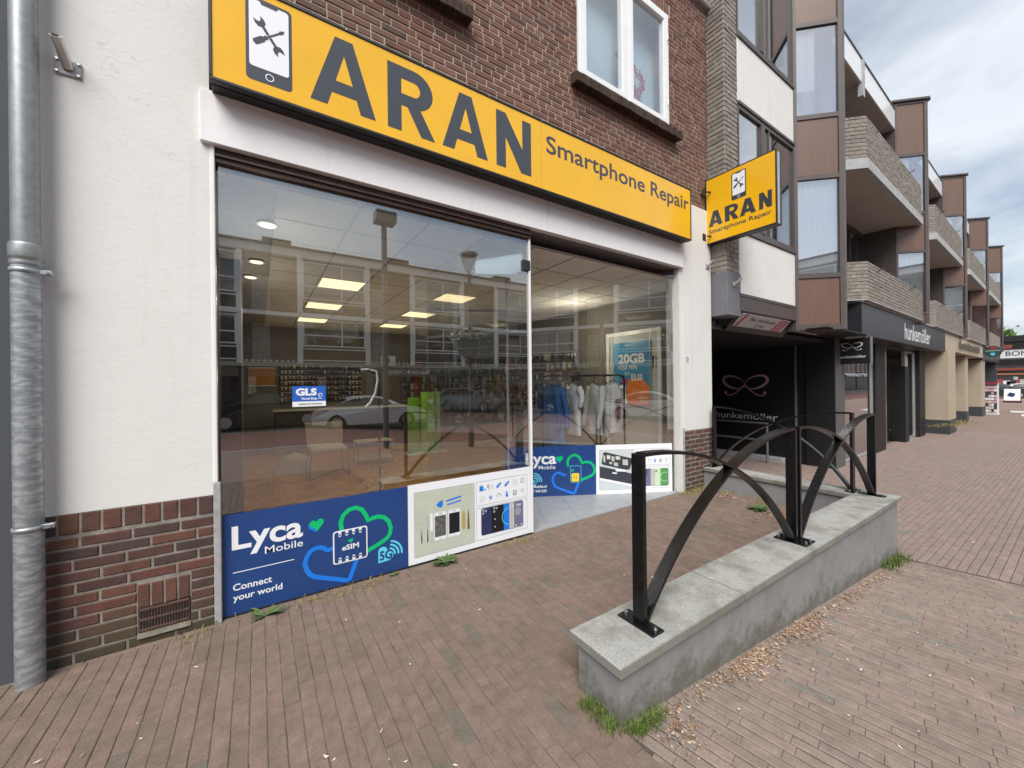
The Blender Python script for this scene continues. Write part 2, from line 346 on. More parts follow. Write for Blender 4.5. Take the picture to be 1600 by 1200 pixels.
def zinc_mat():
    m, t, b, geo = base('galvanised_zinc', 0.42, 0.5); pos = geo.outputs['Position']; b.inputs['Metallic'].default_value = 0.55
    mp = N_(t, 'ShaderNodeMapping'); mp.inputs['Scale'].default_value = (17, 17, 46); t.links.new(pos, mp.inputs[0])
    w = noise_(t, mp.outputs[0], 0.9, 2, 0.5, 0.5)
    c = ramp(t, w, [(0.34, (0.27, 0.30, 0.325)), (0.47, (0.32, 0.355, 0.38)), (0.52, (0.36, 0.395, 0.42)), (0.56, (0.42, 0.455, 0.48)), (0.7, (0.47, 0.505, 0.53))])
    sz = N_(t, 'ShaderNodeSeparateXYZ'); t.links.new(pos, sz.inputs[0])
    plain = ramp(t, noise_(t, pos, 25, 5, 0.7), [(0.3, (0.25, 0.275, 0.28)), (0.7, (0.36, 0.38, 0.385))])
    c = mixc(t, maprange(t, sz.outputs['Z'], 2.27, 2.29, 0, 1), c, plain)
    t.links.new(c, b.inputs['Base Color']); return m
M['zinc'] = zinc_mat()
def concrete_mat():
    m, t, b, geo = base('planter_concrete', 0.85, 0.3); pos = geo.outputs['Position']
    c = ramp(t, noise_(t, pos, 7, 6, 0.65), [(0.3, (0.20, 0.20, 0.20)), (0.7, (0.265, 0.265, 0.27))])
    st = N_(t, 'ShaderNodeMapping'); st.inputs['Scale'].default_value = (6, 6, 1.0); t.links.new(pos, st.inputs[0])
    c = mixc(t, maprange(t, noise_(t, st.outputs[0], 1.2, 5, 0.6), 0.5, 0.8, 0, 0.35), c, (0.33, 0.33, 0.335))
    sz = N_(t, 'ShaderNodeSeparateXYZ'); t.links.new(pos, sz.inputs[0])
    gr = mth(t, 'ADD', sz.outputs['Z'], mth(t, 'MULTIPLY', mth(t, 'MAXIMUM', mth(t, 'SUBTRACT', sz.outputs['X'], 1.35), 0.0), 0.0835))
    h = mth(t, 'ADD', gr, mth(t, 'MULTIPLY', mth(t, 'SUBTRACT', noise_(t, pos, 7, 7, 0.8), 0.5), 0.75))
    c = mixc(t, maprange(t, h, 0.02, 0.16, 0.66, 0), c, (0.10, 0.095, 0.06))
    t.links.new(c, b.inputs['Base Color'])
    bp = N_(t, 'ShaderNodeBump'); bp.inputs['Strength'].default_value = 0.4; bp.inputs['Distance'].default_value = 0.006
    t.links.new(noise_(t, pos, 60, 6, 0.7), bp.inputs['Height']); t.links.new(bp.outputs[0], b.inputs['Normal']); return m
M['concrete'] = concrete_mat()
def granite_mat():
    m, t, b, geo = base('granite_coping', 0.8, 0.35); pos = geo.outputs['Position']
    c = ramp(t, noise_(t, pos, 150, 4, 0.8), [(0.36, (0.14, 0.14, 0.135)), (0.46, (0.31, 0.31, 0.295)), (0.6, (0.41, 0.41, 0.395)), (0.72, (0.54, 0.54, 0.52))])
    d = noise_(t, pos, 4.5, 7, 0.7); c = mixc(t, maprange(t, d, 0.44, 0.62, 0, 0.72), c, (0.165, 0.165, 0.13))
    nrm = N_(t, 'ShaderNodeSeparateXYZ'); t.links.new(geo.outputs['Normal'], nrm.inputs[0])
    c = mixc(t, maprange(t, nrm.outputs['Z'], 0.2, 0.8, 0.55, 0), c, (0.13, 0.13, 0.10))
    t.links.new(c, b.inputs['Base Color'])
    bp = N_(t, 'ShaderNodeBump'); bp.inputs['Strength'].default_value = 0.35; bp.inputs['Distance'].default_value = 0.004
    t.links.new(noise_(t, pos, 120, 5, 0.8), bp.inputs['Height']); t.links.new(bp.outputs[0], b.inputs['Normal']); return m
M['granite'] = granite_mat()
M['yellow'] = mat('yellow_sign_face', (0.82, 0.45, 0.012), 0.2, noise=0.05, nscale=3, spec=0.5, coat=0.25)
M['letter'] = mat('charcoal_vinyl', (0.045, 0.052, 0.066), 0.28, spec=0.6)
M['signblack'] = mat('black_sign_frame', (0.016, 0.016, 0.018), 0.45, noise=0.3, nscale=8)
M['white'] = mat('white_print', (0.80, 0.82, 0.86), 0.35)
M['navy'] = mat('navy_print', (0.016, 0.055, 0.20), 0.32, noise=0.08, nscale=3)
M['green'] = mat('green_print', (0.0, 0.50, 0.16), 0.35)
M['blue'] = mat('blue_print', (0.012, 0.19, 0.75), 0.35)
M['cyan'] = mat('cyan_print', (0.12, 0.60, 0.80), 0.35)
M['sage'] = mat('sage_print', (0.50, 0.54, 0.45), 0.4, noise=0.05)
M['greyline'] = mat('grey_print', (0.30, 0.33, 0.36), 0.4)
M['gold'] = mat('gold_print', (0.45, 0.32, 0.12), 0.4)
M['goldbright'] = mat('yellow_print', (0.80, 0.62, 0.05), 0.4)
M['silver'] = mat('silver_print', (0.48, 0.49, 0.44), 0.4, noise=0.25, nscale=60)
M['phoneblack'] = mat('black_print', (0.012, 0.012, 0.015), 0.3)
M['phoneblue'] = mat('indigo_print', (0.025, 0.035, 0.10), 0.3)
M['orange'] = mat('orange_print', (0.75, 0.20, 0.02), 0.4)
M['violet'] = mat('violet_grey_print', (0.16, 0.16, 0.27), 0.4)
M['mint'] = mat('mint_print', (0.55, 0.72, 0.50), 0.4)
M['leafgreen'] = mat('dark_green_print', (0.10, 0.30, 0.10), 0.4)
M['posterblue'] = mat('poster_blue', (0.01, 0.25, 0.50), 0.35)
M['magenta'] = mat('magenta_print', (0.60, 0.04, 0.22), 0.4)
M['pinkbow'] = mat('dusky_pink_print', (0.62, 0.36, 0.40), 0.4)
M['signwhite'] = mat('pale_sign_letters', (0.72, 0.72, 0.74), 0.35)
M['greytile'] = mat('grey_floor_tile', (0.30, 0.315, 0.335), 0.4, noise=0.07, nscale=6, bump=0.05)
M['soffit'] = mat('grey_soffit', (0.20, 0.18, 0.165), 0.8, noise=0.06, nscale=2)
def wood_mat():
    m, t, b, geo = base('oak_herringbone', 0.35, 0.5); pos = geo.outputs['Position']; rnd = piece_random(t, geo)
    c = ramp(t, rnd, [(0, (0.34, 0.14, 0.022)), (0.5, (0.43, 0.19, 0.032)), (1, (0.52, 0.25, 0.05))])
    st = N_(t, 'ShaderNodeMapping'); st.inputs['Scale'].default_value = (3, 40, 1); t.links.new(pos, st.inputs[0])
    c = mixc(t, 1.0, c, ramp(t, noise_(t, st.outputs[0], 1, 5), [(0.3, (0.75,)*3), (0.7, (1.2,)*3)]), 'MULTIPLY')
    t.links.new(c, b.inputs['Base Color']); return m
M['wood'] = wood_mat()

# ------------------------------------------------------------------ pieces: bricks, pavers and tiles laid in a plane
def piece_template(w, h, d, bev, seed, bx=1.0):
    rr = random.Random(seed); j = lambda a: (rr.random() - 0.5) * a
    w2, h2 = w/2, h/2; vs = []
    for (z, ins) in ((-d, 0), (-bev, 0), (0, bev)):
        for sx, sy in ((-1, -1), (1, -1), (1, 1), (-1, 1)):
            q = min(w, h)*0.035 if z > -d else 0
            vs.append((sx*(w2 - ins*bx) + j(q)*(.4 if bx < 1 else 1), sy*(h2 - ins) + j(q), z + (j(bev*0.5) if z == 0 else 0)))
    fs = [(8, 9, 10, 11)]
    for a in (0, 4):
        for k in range(4): fs.append((a+k, a+(k+1) % 4, a+4+(k+1) % 4, a+4+k))
    return vs, fs
PM = {}
def piece_mesh(name, w, h, d, bev, var, mt, bx=1.0):
    key = (name, round(w, 3), round(h, 3), round(d, 3), var, mt.name)
    if key not in PM:
        vs, fs = piece_template(w, h, d, bev, hash((round(w, 2), var)) & 0xffff, bx)
        me = bpy.data.meshes.new(name); me.from_pydata(vs, [], fs); me.materials.append(mt); PM[key] = me
    return PM[key]
def lay(parent, name, cells, O, U, V, N, mt, d=0.02, bev=0.003, limit=300, jz=0.002, tilt=0.006, zfn=None, stuff_name=None, seed=1, lbl=None, bx=1.0):
    """cells: (a0,a1,b0,b1) in the U,V plane. The ones largest in view become objects, the rest one 'stuff' part."""
    rr = random.Random(seed); O, U, V, N = Vector(O), Vector(U), Vector(V), Vector(N); items = []
    for (a0, a1, b0, b1) in cells:
        c = O + U*((a0+a1)/2) + V*((b0+b1)/2)
        if zfn: c.z = zfn(c.x, c.y)
        p = px(c); score = 0
        if p and -20 < p[0] < 1620 and -20 < p[1] < 1220: score = 1e3*(a1-a0)*(b1-b0)/(p[2]**2)
        items.append((score, a1-a0, b1-b0, c))
    items.sort(key=lambda i: -i[0])
    inv = inv_of(parent); bigv = []; bigf = []; count = 0
    for k, (sc_, w, h, c) in enumerate(items):
        if w < 0.008 or h < 0.008: continue
        Uu, Vv, Nn = U, V, N
        if zfn:
            e = 0.05; gx = (zfn(c.x+e, c.y) - zfn(c.x-e, c.y))/(2*e)
            if abs(gx) > 0.2: gx = 0
            Nn = Vector((-gx, 0, 1)).normalized(); Uu = (U - Nn*U.dot(Nn)).normalized(); Vv = Nn.cross(Uu)
        tu, tv = (rr.random()-0.5)*tilt*2, (rr.random()-0.5)*tilt*2
        Nj = (Nn + Uu*tu + Vv*tv).normalized(); Uj = (Uu - Nj*Uu.dot(Nj)).normalized()
        rz = (rr.random()-0.5)*0.012; Vj = Nj.cross(Uj); Uj2 = (Uj*math.cos(rz) + Vj*math.sin(rz)); Vj = Nj.cross(Uj2)
        cc = c + Nn*((rr.random()-0.5)*2*jz)
        Mx = Matrix((Uj2, Vj, Nj)).transposed().to_4x4(); Mx.translation = cc; var = rr.randrange(6)
        if count < limit and sc_ > 0:
            o = bpy.data.objects.new(name, piece_mesh(name, w, h, d, bev, var, mt, bx)); o.parent = parent; o.matrix_basis = inv @ Mx; COL.objects.link(o); count += 1
        else:
            vs, fs = piece_template(w, h, d, bev, hash((round(w, 2), var)) & 0xffff, bx); T = inv @ Mx; b = len(bigv)
            a = np.array(vs); Rm = np.array(T.to_3x3()); a = a @ Rm.T + np.array(T.translation)
            bigv.extend(a.tolist()); bigf.extend([tuple(i+b for i in f) for f in fs])
    if bigf:
        me = bpy.data.meshes.new(stuff_name or name + 's'); me.from_pydata(bigv, [], bigf); me.materials.append(mt)
        o = bpy.data.objects.new(stuff_name or name + 's', me); o.parent = parent; COL.objects.link(o); o['kind'] = 'stuff'
        if lbl: o['label'] = lbl
def rows_cells(b0, b1, pitch, joint, length, polyfn, offs=(0.0, 0.5), jit=0.0, seed=3, hj=None):
    """courses along a; polyfn(b) -> list of (a0,a1) spans"""
    rr = random.Random(seed); cells = []; k = 0; b = b0
    while b < b1 - 0.25*pitch:
        top = min(b + pitch - joint, b1)
        off = offs[k % len(offs)]*length + (rr.random()-0.5)*jit
        for (s0, s1) in polyfn((b+top)/2):
            a = math.floor((s0 - off)/length)*length + off
            while a < s1:
                x0, x1 = max(a, s0), min(a + length - (joint if hj is None else hj), s1)
                if x0 - s0 < 0.05 and x0 > s0 and not (cells and cells[-1][2] == b and cells[-1][1] > s0): x0 = s0
                if x1 - x0 > 0.03: cells.append((x0, x1, b, top))
                elif cells and cells[-1][2] == b and x0 - cells[-1][1] < 2*joint + 1e-6 and x1 > x0: cells[-1] = (cells[-1][0], x1, b, top)
                a += length
        b += pitch; k += 1
    return cells
def spans_minus(s0, s1, holes, v):
    sp = [(s0, s1)]
    for (h0, h1, v0, v1) in holes:
        if v0 < v < v1:
            nsp = []
            for a, b in sp:
                if h1 <= a or h0 >= b: nsp.append((a, b)); continue
                if a < h0: nsp.append((a, h0 - 0.004))
                if b > h1: nsp.append((h1 + 0.004, b))
            sp = nsp
    return sp
def poly_spans(poly):
    def f(b):
        xs = []
        for (x0, y0), (x1, y1) in zip(poly, poly[1:] + poly[:1]):
            if (y0 <= b) != (y1 <= b): xs.append(x0 + (b-y0)*(x1-x0)/(y1-y0))
        xs.sort(); return [(xs[i]+0.003, xs[i+1]-0.003) for i in range(0, len(xs)-1, 2) if xs[i+1]-xs[i] > 0.02]
    return f

# ------------------------------------------------------------------ flat print: shapes and lettering on a plane
class Print:
    def __init__(s, parent, O, U, V, N): s.p = parent; s.O, s.U, s.V, s.N = Vector(O), Vector(U), Vector(V), Vector(N); s.k = 0
    def P(s, x, y, lay_): return s.O + s.U*x + s.V*y + s.N*(0.0015 + 0.0012*lay_)
    def poly(s, name, pts, m, lay_=0, th=0):
        b = MB(); n = len(pts); b.add([s.P(x, y, lay_) for x, y in pts], [tuple(range(n))]); return obj(name, b, m, s.p)
    def polys(s, name, lst, m, lay_=0):
        b = MB()
        for pts in lst: b.add([s.P(x, y, lay_) for x, y in pts], [tuple(range(len(pts)))])
        return obj(name, b, m, s.p)
    def rect(s, name, x0, y0, x1, y1, m, lay_=0): return s.poly(name, [(x0, y0), (x1, y0), (x1, y1), (x0, y1)], m, lay_)
    def frame(s, name, x0, y0, x1, y1, w, m, lay_=0):
        return s.polys(name, [[(x0,y0),(x1,y0),(x1,y0+w),(x0,y0+w)], [(x0,y1-w),(x1,y1-w),(x1,y1),(x0,y1)], [(x0,y0+w),(x0+w,y0+w),(x0+w,y1-w),(x0,y1-w)], [(x1-w,y0+w),(x1,y0+w),(x1,y1-w),(x1-w,y1-w)]], m, lay_)
    def rrect(s, name, x0, y0, x1, y1, r, m, lay_=0):
        pts = []
        for cx, cy, a0 in ((x1-r, y1-r, 0), (x0+r, y1-r, 90), (x0+r, y0+r, 180), (x1-r, y0+r, 270)):
            for k in range(5): a = R(a0 + k*22.5); pts.append((cx + r*math.cos(a), cy + r*math.sin(a)))
        return s.poly(name, pts, m, lay_)
    def stroke(s, name, paths, w, m, lay_=0, closed=False):
        b = MB()
        for path in paths:
            pts = [Vector(p) for p in path]; n = len(pts); vs = []
            for i, p in enumerate(pts):
                a = pts[(i-1) % n] if (closed or i) else p; c = pts[(i+1) % n] if (closed or i < n-1) else p
                t = (c - a); t = t.normalized() if t.length > 1e-9 else Vector((1, 0)); q = Vector((-t.y, t.x))*w/2
                vs += [s.P(*(p-q), lay_), s.P(*(p+q), lay_)]
            fs = [(2*i, 2*((i+1) % n), 2*((i+1) % n)+1, 2*i+1) for i in range(n if closed else n-1)]
            b.add(vs, fs)
        return obj(name, b, m, s.p)
    def disc(s, name, lst, m, lay_=0, seg=18):
        b = MB()
        for (x, y, r) in lst: b.add([s.P(x + r*math.cos(2*math.pi*k/seg), y + r*math.sin(2*math.pi*k/seg), lay_) for k in range(seg)], [tuple(range(seg))])
        return obj(name, b, m, s.p)
    def text(s, name, body, x0, y0, m, lay_=0, h=None, w=None, weight=0.0, shear=0.0, cap=None, space=1.0):
        """lower-left corner at x0,y0; h = cap/box height, w = total width (both measured on the flat outline)"""
        vs, fs = text_mesh(body, weight, shear, space)
        xs = [v[0] for v in vs]; ys = [v[1] for v in vs]; bx, bw = min(xs), max(xs)-min(xs)
        capy = 0.70 if cap is None else cap; sy = h/capy if h else w/bw; sx = w/bw if w else sy
        b = MB(); b.add([s.P(x0 + (v[0]-bx)*sx, y0 + v[1]*sy, lay_) for v in vs], fs)
        return obj(name, b, m, s.p)
TXT = {}
def text_mesh(body, weight, shear, space):
    key = (body, weight, shear, space)
    if key in TXT: return TXT[key]
    cu = bpy.data.curves.new('t', 'FONT'); cu.body = body; cu.size = 1; cu.offset = weight; cu.shear = shear; cu.space_character = space
    cu.resolution_u = 4; cu.fill_mode = 'FRONT'
    o = bpy.data.objects.new('t', cu); COL.objects.link(o); bpy.context.view_layer.update()
    dg = bpy.context.evaluated_depsgraph_get(); me = o.evaluated_get(dg).to_mesh()
    vs = [tuple(v.co) for v in me.vertices]; fs = [tuple(p.vertices) for p in me.polygons]
    o.evaluated_get(dg).to_mesh_clear(); bpy.data.objects.remove(o); bpy.data.curves.remove(cu)
    TXT[key] = (vs, fs); return TXT[key]
def arc(cx, cy, r, a0, a1, n=12, ry=None):
    ry = ry or r; return [(cx + r*math.cos(R(a0 + (a1-a0)*k/n)), cy + ry*math.sin(R(a0 + (a1-a0)*k/n))) for k in range(n+1)]
def heart(cx, cy, s, rot=0.0, n=30, k0=0.0, k1=1.0):
    pts = []
    for i in range(n+1):
        t = 2*math.pi*(k0 + (k1-k0)*i/n); x = 16*math.sin(t)**3/16; y = (13*math.cos(t) - 5*math.cos(2*t) - 2*math.cos(3*t) - math.cos(4*t))/16
        pts.append((cx + s*(x*math.cos(rot) - y*math.sin(rot)), cy + s*(x*math.sin(rot) + y*math.cos(rot))))
    return pts

# ================================================================== SETTING: ground
X, Y, Z = Vector((1, 0, 0)), Vector((0, 1, 0)), Vector((0, 0, 1))
g = MB()
def sheet(poly, name, mt, dz, step=None):
    b = MB(); b.add([(p[0], p[1], (ground(p[0], p[1]) if len(p) < 3 else p[2]) + dz) for p in poly], [tuple(range(len(poly)))])
    o = obj(name, b, mt); o['kind'] = 'structure'; return o
JT = -0.0045
# bedding sheets under the pavers (they show in the joints)
pv_in = thing('terrace_pavement', 'brown clay brick paving between the shop window and the low wall, long bricks laid towards the shop', 'pavement', kind='structure')
pv_slope = thing('sloping_pavement', 'sloping brick paving outside the low granite-capped wall, courses laid across', 'pavement', kind='structure')
pv_far = thing('street_pavement', 'level brick paving along the shops beyond the low wall', 'pavement', kind='structure')
for o in (pv_in, pv_slope, pv_far):
    del o['category']; del o['label']
b = MB().quad((-3.2, -1.6, JT), (1.349, -1.6, JT), (1.349, 3.31, JT), (-3.2, 3.31, JT)).quad((1.349, 1.3, JT), (5.9, 1.3, JT), (5.9, 3.31, JT), (1.349, 3.31, JT))
obj('bedding', b, M['joint_sandy'], pv_in)
b = MB().quad((1.35, -1.6, JT), (5.9, -1.6, -.38+JT), (5.9, 1.4, -.38+JT), (1.35, 1.4, JT)); obj('bedding', b, M['joint'], pv_slope)
b = MB().quad((5.9, -1.6, -.38+JT), (22.0, -1.6, -.38+JT), (22.0, 7.5, -.38+JT), (5.9, 7.5, -.38+JT)); obj('bedding', b, M['joint'], pv_far)
PW, PL, PJ = 0.072, 0.215, 0.0038
# terrace: long side towards the shop (a runs along Y)
polyA = [(-1.3, -3.0), (3.24, -3.0), (3.24, 5.56), (1.54, 5.56), (1.54, 1.36), (-1.3, 1.46)]      # (a=y, b=x)
cells = rows_cells(-3.0, 5.56, PW, PJ, PL, poly_spans(polyA), jit=0.11, hj=.0022)
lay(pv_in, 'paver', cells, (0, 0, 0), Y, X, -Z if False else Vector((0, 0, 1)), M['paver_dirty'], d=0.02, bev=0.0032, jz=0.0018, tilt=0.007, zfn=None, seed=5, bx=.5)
cells = rows_cells(3.245, 3.305, 0.058, PJ, PL, lambda v: [(-1.05, 6.0)])
lay(pv_in, 'edge_paver', cells, (0, 0, 0), X, Y, Z, M['paver_dirty'], d=0.02, bev=0.004, seed=6)
# sloping part: courses turned by about eleven degrees
ang = R(10.8); Ub = Vector((-math.sin(ang), math.cos(ang), 0)); Vb = Vector((math.cos(ang), math.sin(ang), 0))
def to_ab(p): v = Vector((p[0], p[1], 0)); return (v.dot(Ub), v.dot(Vb))
polyB = [to_ab(p) for p in [(1.38, 1.24), (5.90, 1.24), (6.13, 0.0), (6.38, -1.3), (1.47, -1.3)]]
cells = rows_cells(min(p[1] for p in polyB), max(p[1] for p in polyB), 0.066, .0075, PL, poly_spans(polyB), jit=0.11, seed=8, hj=.0012)
def zslope(s, n): return -0.38*min(max((s - 1.35)/4.55, 0), 1)
lay(pv_slope, 'paver', cells, (0, 0, 0), Ub, Vb, Z, M['paver'], d=0.02, bev=0.0045, jz=0.0012, tilt=0.005, zfn=zslope, seed=9, bx=.2)
# level street part, long side along the street; area A of the driveway apron too
polyC = [(6.13+.02, 0.0), (5.93, 1.24), (5.95, 3.0), (5.95, 6.9), (10.66, 6.9), (10.66, 3.15), (11.6, 3.4), (22.0, 3.7), (22.0, -1.3), (6.42, -1.3)]
for p in [0]:
    def spC(v): return poly_spans([(q[0], q[1]) for q in polyC])(v)
cells = rows_cells(-1.3, 6.9, 0.068, .0045, PL, spC, jit=0.09, seed=10, hj=.003)
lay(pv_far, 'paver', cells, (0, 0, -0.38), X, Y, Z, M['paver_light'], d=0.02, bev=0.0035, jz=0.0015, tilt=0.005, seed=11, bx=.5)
def far_brick_mat():
    m, t, b_, geo = base('distant_clay_paving', 0.8, 0.3); pos = geo.outputs['Position']
    bt = N_(t, 'ShaderNodeTexBrick'); t.links.new(pos, bt.inputs['Vector']); bt.inputs['Scale'].default_value = 1
    bt.inputs['Brick Width'].default_value = 0.215; bt.inputs['Row Height'].default_value = 0.068; bt.inputs['Mortar Size'].default_value = 0.004
    bt.inputs['Color1'].default_value = (0.24, 0.165, 0.14, 1); bt.inputs['Color2'].default_value = (0.29, 0.20, 0.17, 1); bt.inputs['Mortar'].default_value = (0.1, 0.08, 0.06, 1)
    c = mixc(t, maprange(t, noise_(t, pos, 1.2, 5), 0.4, 0.7, 0, 0.5), bt.outputs[0], (0.22, 0.17, 0.145))
    t.links.new(c, b_.inputs['Base Color']); return m
M['farpave'] = far_brick_mat()
M['redroad'] = mat('red_asphalt_lane', (0.17, 0.075, 0.06), 0.8, noise=0.2, nscale=3, bump=0.2)
M['asphalt'] = mat('asphalt', (0.11, 0.105, 0.10), 0.85, noise=0.2, nscale=2, bump=0.2)
M['roadpaint'] = mat('white_road_paint', (0.62, 0.62, 0.60), 0.7, noise=0.15, nscale=4)
def flat(name, x0, y0, x1, y1, z, mt):
    o = obj(name, MB().quad((x0, y0, z), (x1, y0, z), (x1, y1, z), (x0, y1, z)), mt); o['kind'] = 'structure'; return o
flat('far_pavement', 22.0, -5.0, 120, 12, -.38, M['farpave'])
sheet([(-60, -5.0, 0), (-3.2, -5.0, 0), (-3.2, 3.31, 0), (-60, 3.31, 0)], 'pavement', M['farpave'], 0)
sheet([(-3.2, -5.0, 0), (1.42, -5.0, 0), (1.42, -1.3, 0), (-3.2, -1.3, 0)], 'pavement', M['farpave'], -0.002)
sheet([(1.42, -5.0, 0), (5.9, -5.0, -.38), (5.9, -1.3, -.38), (1.42, -1.3, 0)], 'pavement', M['farpave'], -0.002)
sheet([(5.9, -5.0, -.38), (22.2, -5.0, -.38), (22.2, -1.3, -.38), (5.9, -1.3, -.38)], 'pavement', M['farpave'], -0.002)
for nm, y0, y1, dz, mt in (('red_lane', -5.0, -10.2, -0.10, M['redroad']), ('parking_lane', -10.2, -13.0, -0.098, M['asphalt']), ('opposite_pavement', -13.0, -17, 0.0, M['farpave'])):
    b = MB()
    for a, za_, c, zc in ((-60, 0, 1.4, 0), (1.4, 0, 5.9, -.38), (5.9, -.38, 120, -.38)):
        b.quad((a, y1, za_+dz), (c, y1, zc+dz), (c, y0, zc+dz), (a, y0, za_+dz))
    o = obj(nm, b, mt); o['kind'] = 'structure'
b = MB()
for a, za_, c, zc in ((-60, 0, 1.4, 0), (1.4, 0, 5.9, -.38), (5.9, -.38, 120, -.38)):
    b.add([(a,-5.0,za_-.12),(c,-5.0,zc-.12),(c,-4.88,zc-.12),(a,-4.88,za_-.12),(a,-5.0,za_+.006),(c,-5.0,zc+.006),(c,-4.88,zc+.006),(a,-4.88,za_+.006)], [(0,1,5,4),(4,5,6,7),(2,3,7,6)])
    b.add([(a,-13.0,za_-.12),(c,-13.0,zc-.12),(c,-13.12,zc-.12),(a,-13.12,za_-.12),(a,-13.0,za_+.006),(c,-13.0,zc+.006),(c,-13.12,zc+.006),(a,-13.12,za_+.006)], [(1,0,4,5),(5,4,7,6)])
o = obj('kerb', b, M['greystrip']); o['kind'] = 'structure'
o = obj('ground', MB().quad((-400, -400, -1.2), (900, -400, -1.2), (900, 500, -1.2), (-400, 500, -1.2)), mat('earth', (0.12, 0.11, 0.09), 0.9)); o['kind'] = 'structure'

# ================================================================== SHOP BUILDING
shop = thing('shop_building', 'red-brown brick shop with white rendered piers, yellow sign band and a wide display window', 'building', (-0.3, 3.3, 0))
WN = 3.27                                             # rendered wall face
# rendered piers
lp = MB().box((-1.06, WN, 0.872), (-0.262, WN+.30, 7.4))
obj('rendered_pier', lp, M['plaster'], shop)
lp2 = MB().box((-1.06, WN+.002, -0.1), (-0.262, WN+.30, 0.872)); obj('pier_core', lp2, M['mortar_dark'], shop)
rp = MB().box((5.14, WN, 0.885), (5.875, WN+.28, 4.22)); obj('rendered_pier', rp, M['plaster2'], shop)
rp2 = MB().box((5.14, WN+.002, -0.1), (5.873, WN+.30, 0.885)); obj('pier_core', rp2, M['mortar_dark'], shop)
obj('grey_corner_strip', MB().bbox((-0.262, WN-.006, -0.0), (-0.222, WN+.055, 0.95), .004), M['greystrip'], shop)
obj('white_corner_bead', MB().bbox((-0.262, WN-.004, 0.95), (-0.236, WN+.055, 3.24), .004), M['whitepaint'], shop)
obj('grey_corner_strip', MB().bbox((5.115, WN-.006, 0.0), (5.14, WN+.08, 0.93), .004), M['greystrip'], shop)
# dark neighbour wall on the left
nb = thing('neighbouring_wall', 'smooth dark grey rendered wall at the left edge beside the zinc downpipe', 'wall', (-2.5, 3.3, 0))
obj('wall_face', MB().box((-6.0, WN-.01, -0.1), (-1.10, WN+.3, 8)), M['neighbour'], nb)
obj('recess', MB().box((-1.10, WN+.05, -0.1), (-1.06, WN+.3, 8)), M['neighbour'], nb)
# brick plinths
def plinth(s0, s1, top, holes, mt, seed, rowlock=True):
    cells = []
    if rowlock:
        a = s0; z0 = top - 0.118
        rr = random.Random(seed)
        while a < s1 - 0.02:
            w = 0.072 + rr.random()*0.012; cells.append((a, min(a+w, s1), z0, top-0.004)); a += w + 0.012
        top2 = z0 - 0.012
    else: top2 = top
    n = int(round(top2/0.0665)); pitch = top2/n
    f = lambda v: spans_minus(s0, s1, holes, v)
    cells += rows_cells(0.0, top2, pitch, 0.013, 0.225, f, offs=(0.0, 0.5, 0.06, 0.47), jit=0.02, seed=seed)
    return cells
VH = (-0.64, -0.385, 0.075, 0.375)
cells = plinth(-1.05, -0.265, 0.872, [VH], M['brick_plinth'], 3)
# small upright bricks over the air vent
for k in range(4): cells.append((-0.638 + k*0.0645, -0.638 + k*0.0645 + 0.055, 0.230, 0.374))
lay(shop, 'brick', cells, (0, WN+.012, 0), X, Z, -Y, M['brick_plinth'], d=-0.0, bev=0.006, jz=0.0025, tilt=0.012, seed=12) if False else lay(shop, 'brick', cells, (0, WN-.004, 0), X, Z, -Y, M['brick_plinth'], d=0.03, bev=0.0045, jz=0.0015, tilt=0.012, seed=12)
cells = plinth(5.145, 5.868, 0.885, [], M['brick_plinth'], 5, rowlock=False)
lay(shop, 'brick', cells, (0, WN-.002, 0), X, Z, -Y, M['brick_red'] if False else M['brick_plinth'], d=0.03, bev=0.006, jz=0.0025, tilt=0.012, seed=13)
# terracotta air vent
vt = thing('air_vent', 'small rusty slotted air vent low in the brick plinth left of the window', 'vent', (-0.51, WN, 0.08))
M['rust'] = mat('dark_terracotta', (0.085, 0.045, 0.035), 0.85, noise=0.4, nscale=30, bump=0.4)
b = MB()
for zz in (0.080, 0.143, 0.206): b.bbox((-0.632, WN-.008, zz), (-0.39, WN+.02, zz+.018 if zz < .2 else 0.224), .003)
obj('rail', b, M['rust'], vt)
for k in range(18):
    xx = -0.632 + k*0.01385; obj('vent_bar', MB().bbox((xx, WN-.006, 0.098), (xx+.0062, WN+.02, 0.143), .002).bbox((xx, WN-.006, 0.161), (xx+.0062, WN+.02, 0.206), .002), M['rust'], vt)
obj('vent_back', MB().box((-0.636, WN-.0035, 0.078), (-0.386, WN+.0015, 0.228)), mat('dark_hole', (0.004,)*3, 0.9), vt)
tag(obj('cement_ledge', MB().add([(-.64, WN-.003, .075), (-.385, WN-.003, .075), (-.385, WN-.016, .046), (-.64, WN-.018, .046), (-.64, WN+.02, .046), (-.385, WN+.02, .046)], [(0,1,2,3),(3,2,5,4)]), mat('mossy_cement', (0.17, 0.155, 0.12), .95, noise=.4, nscale=20), vt))

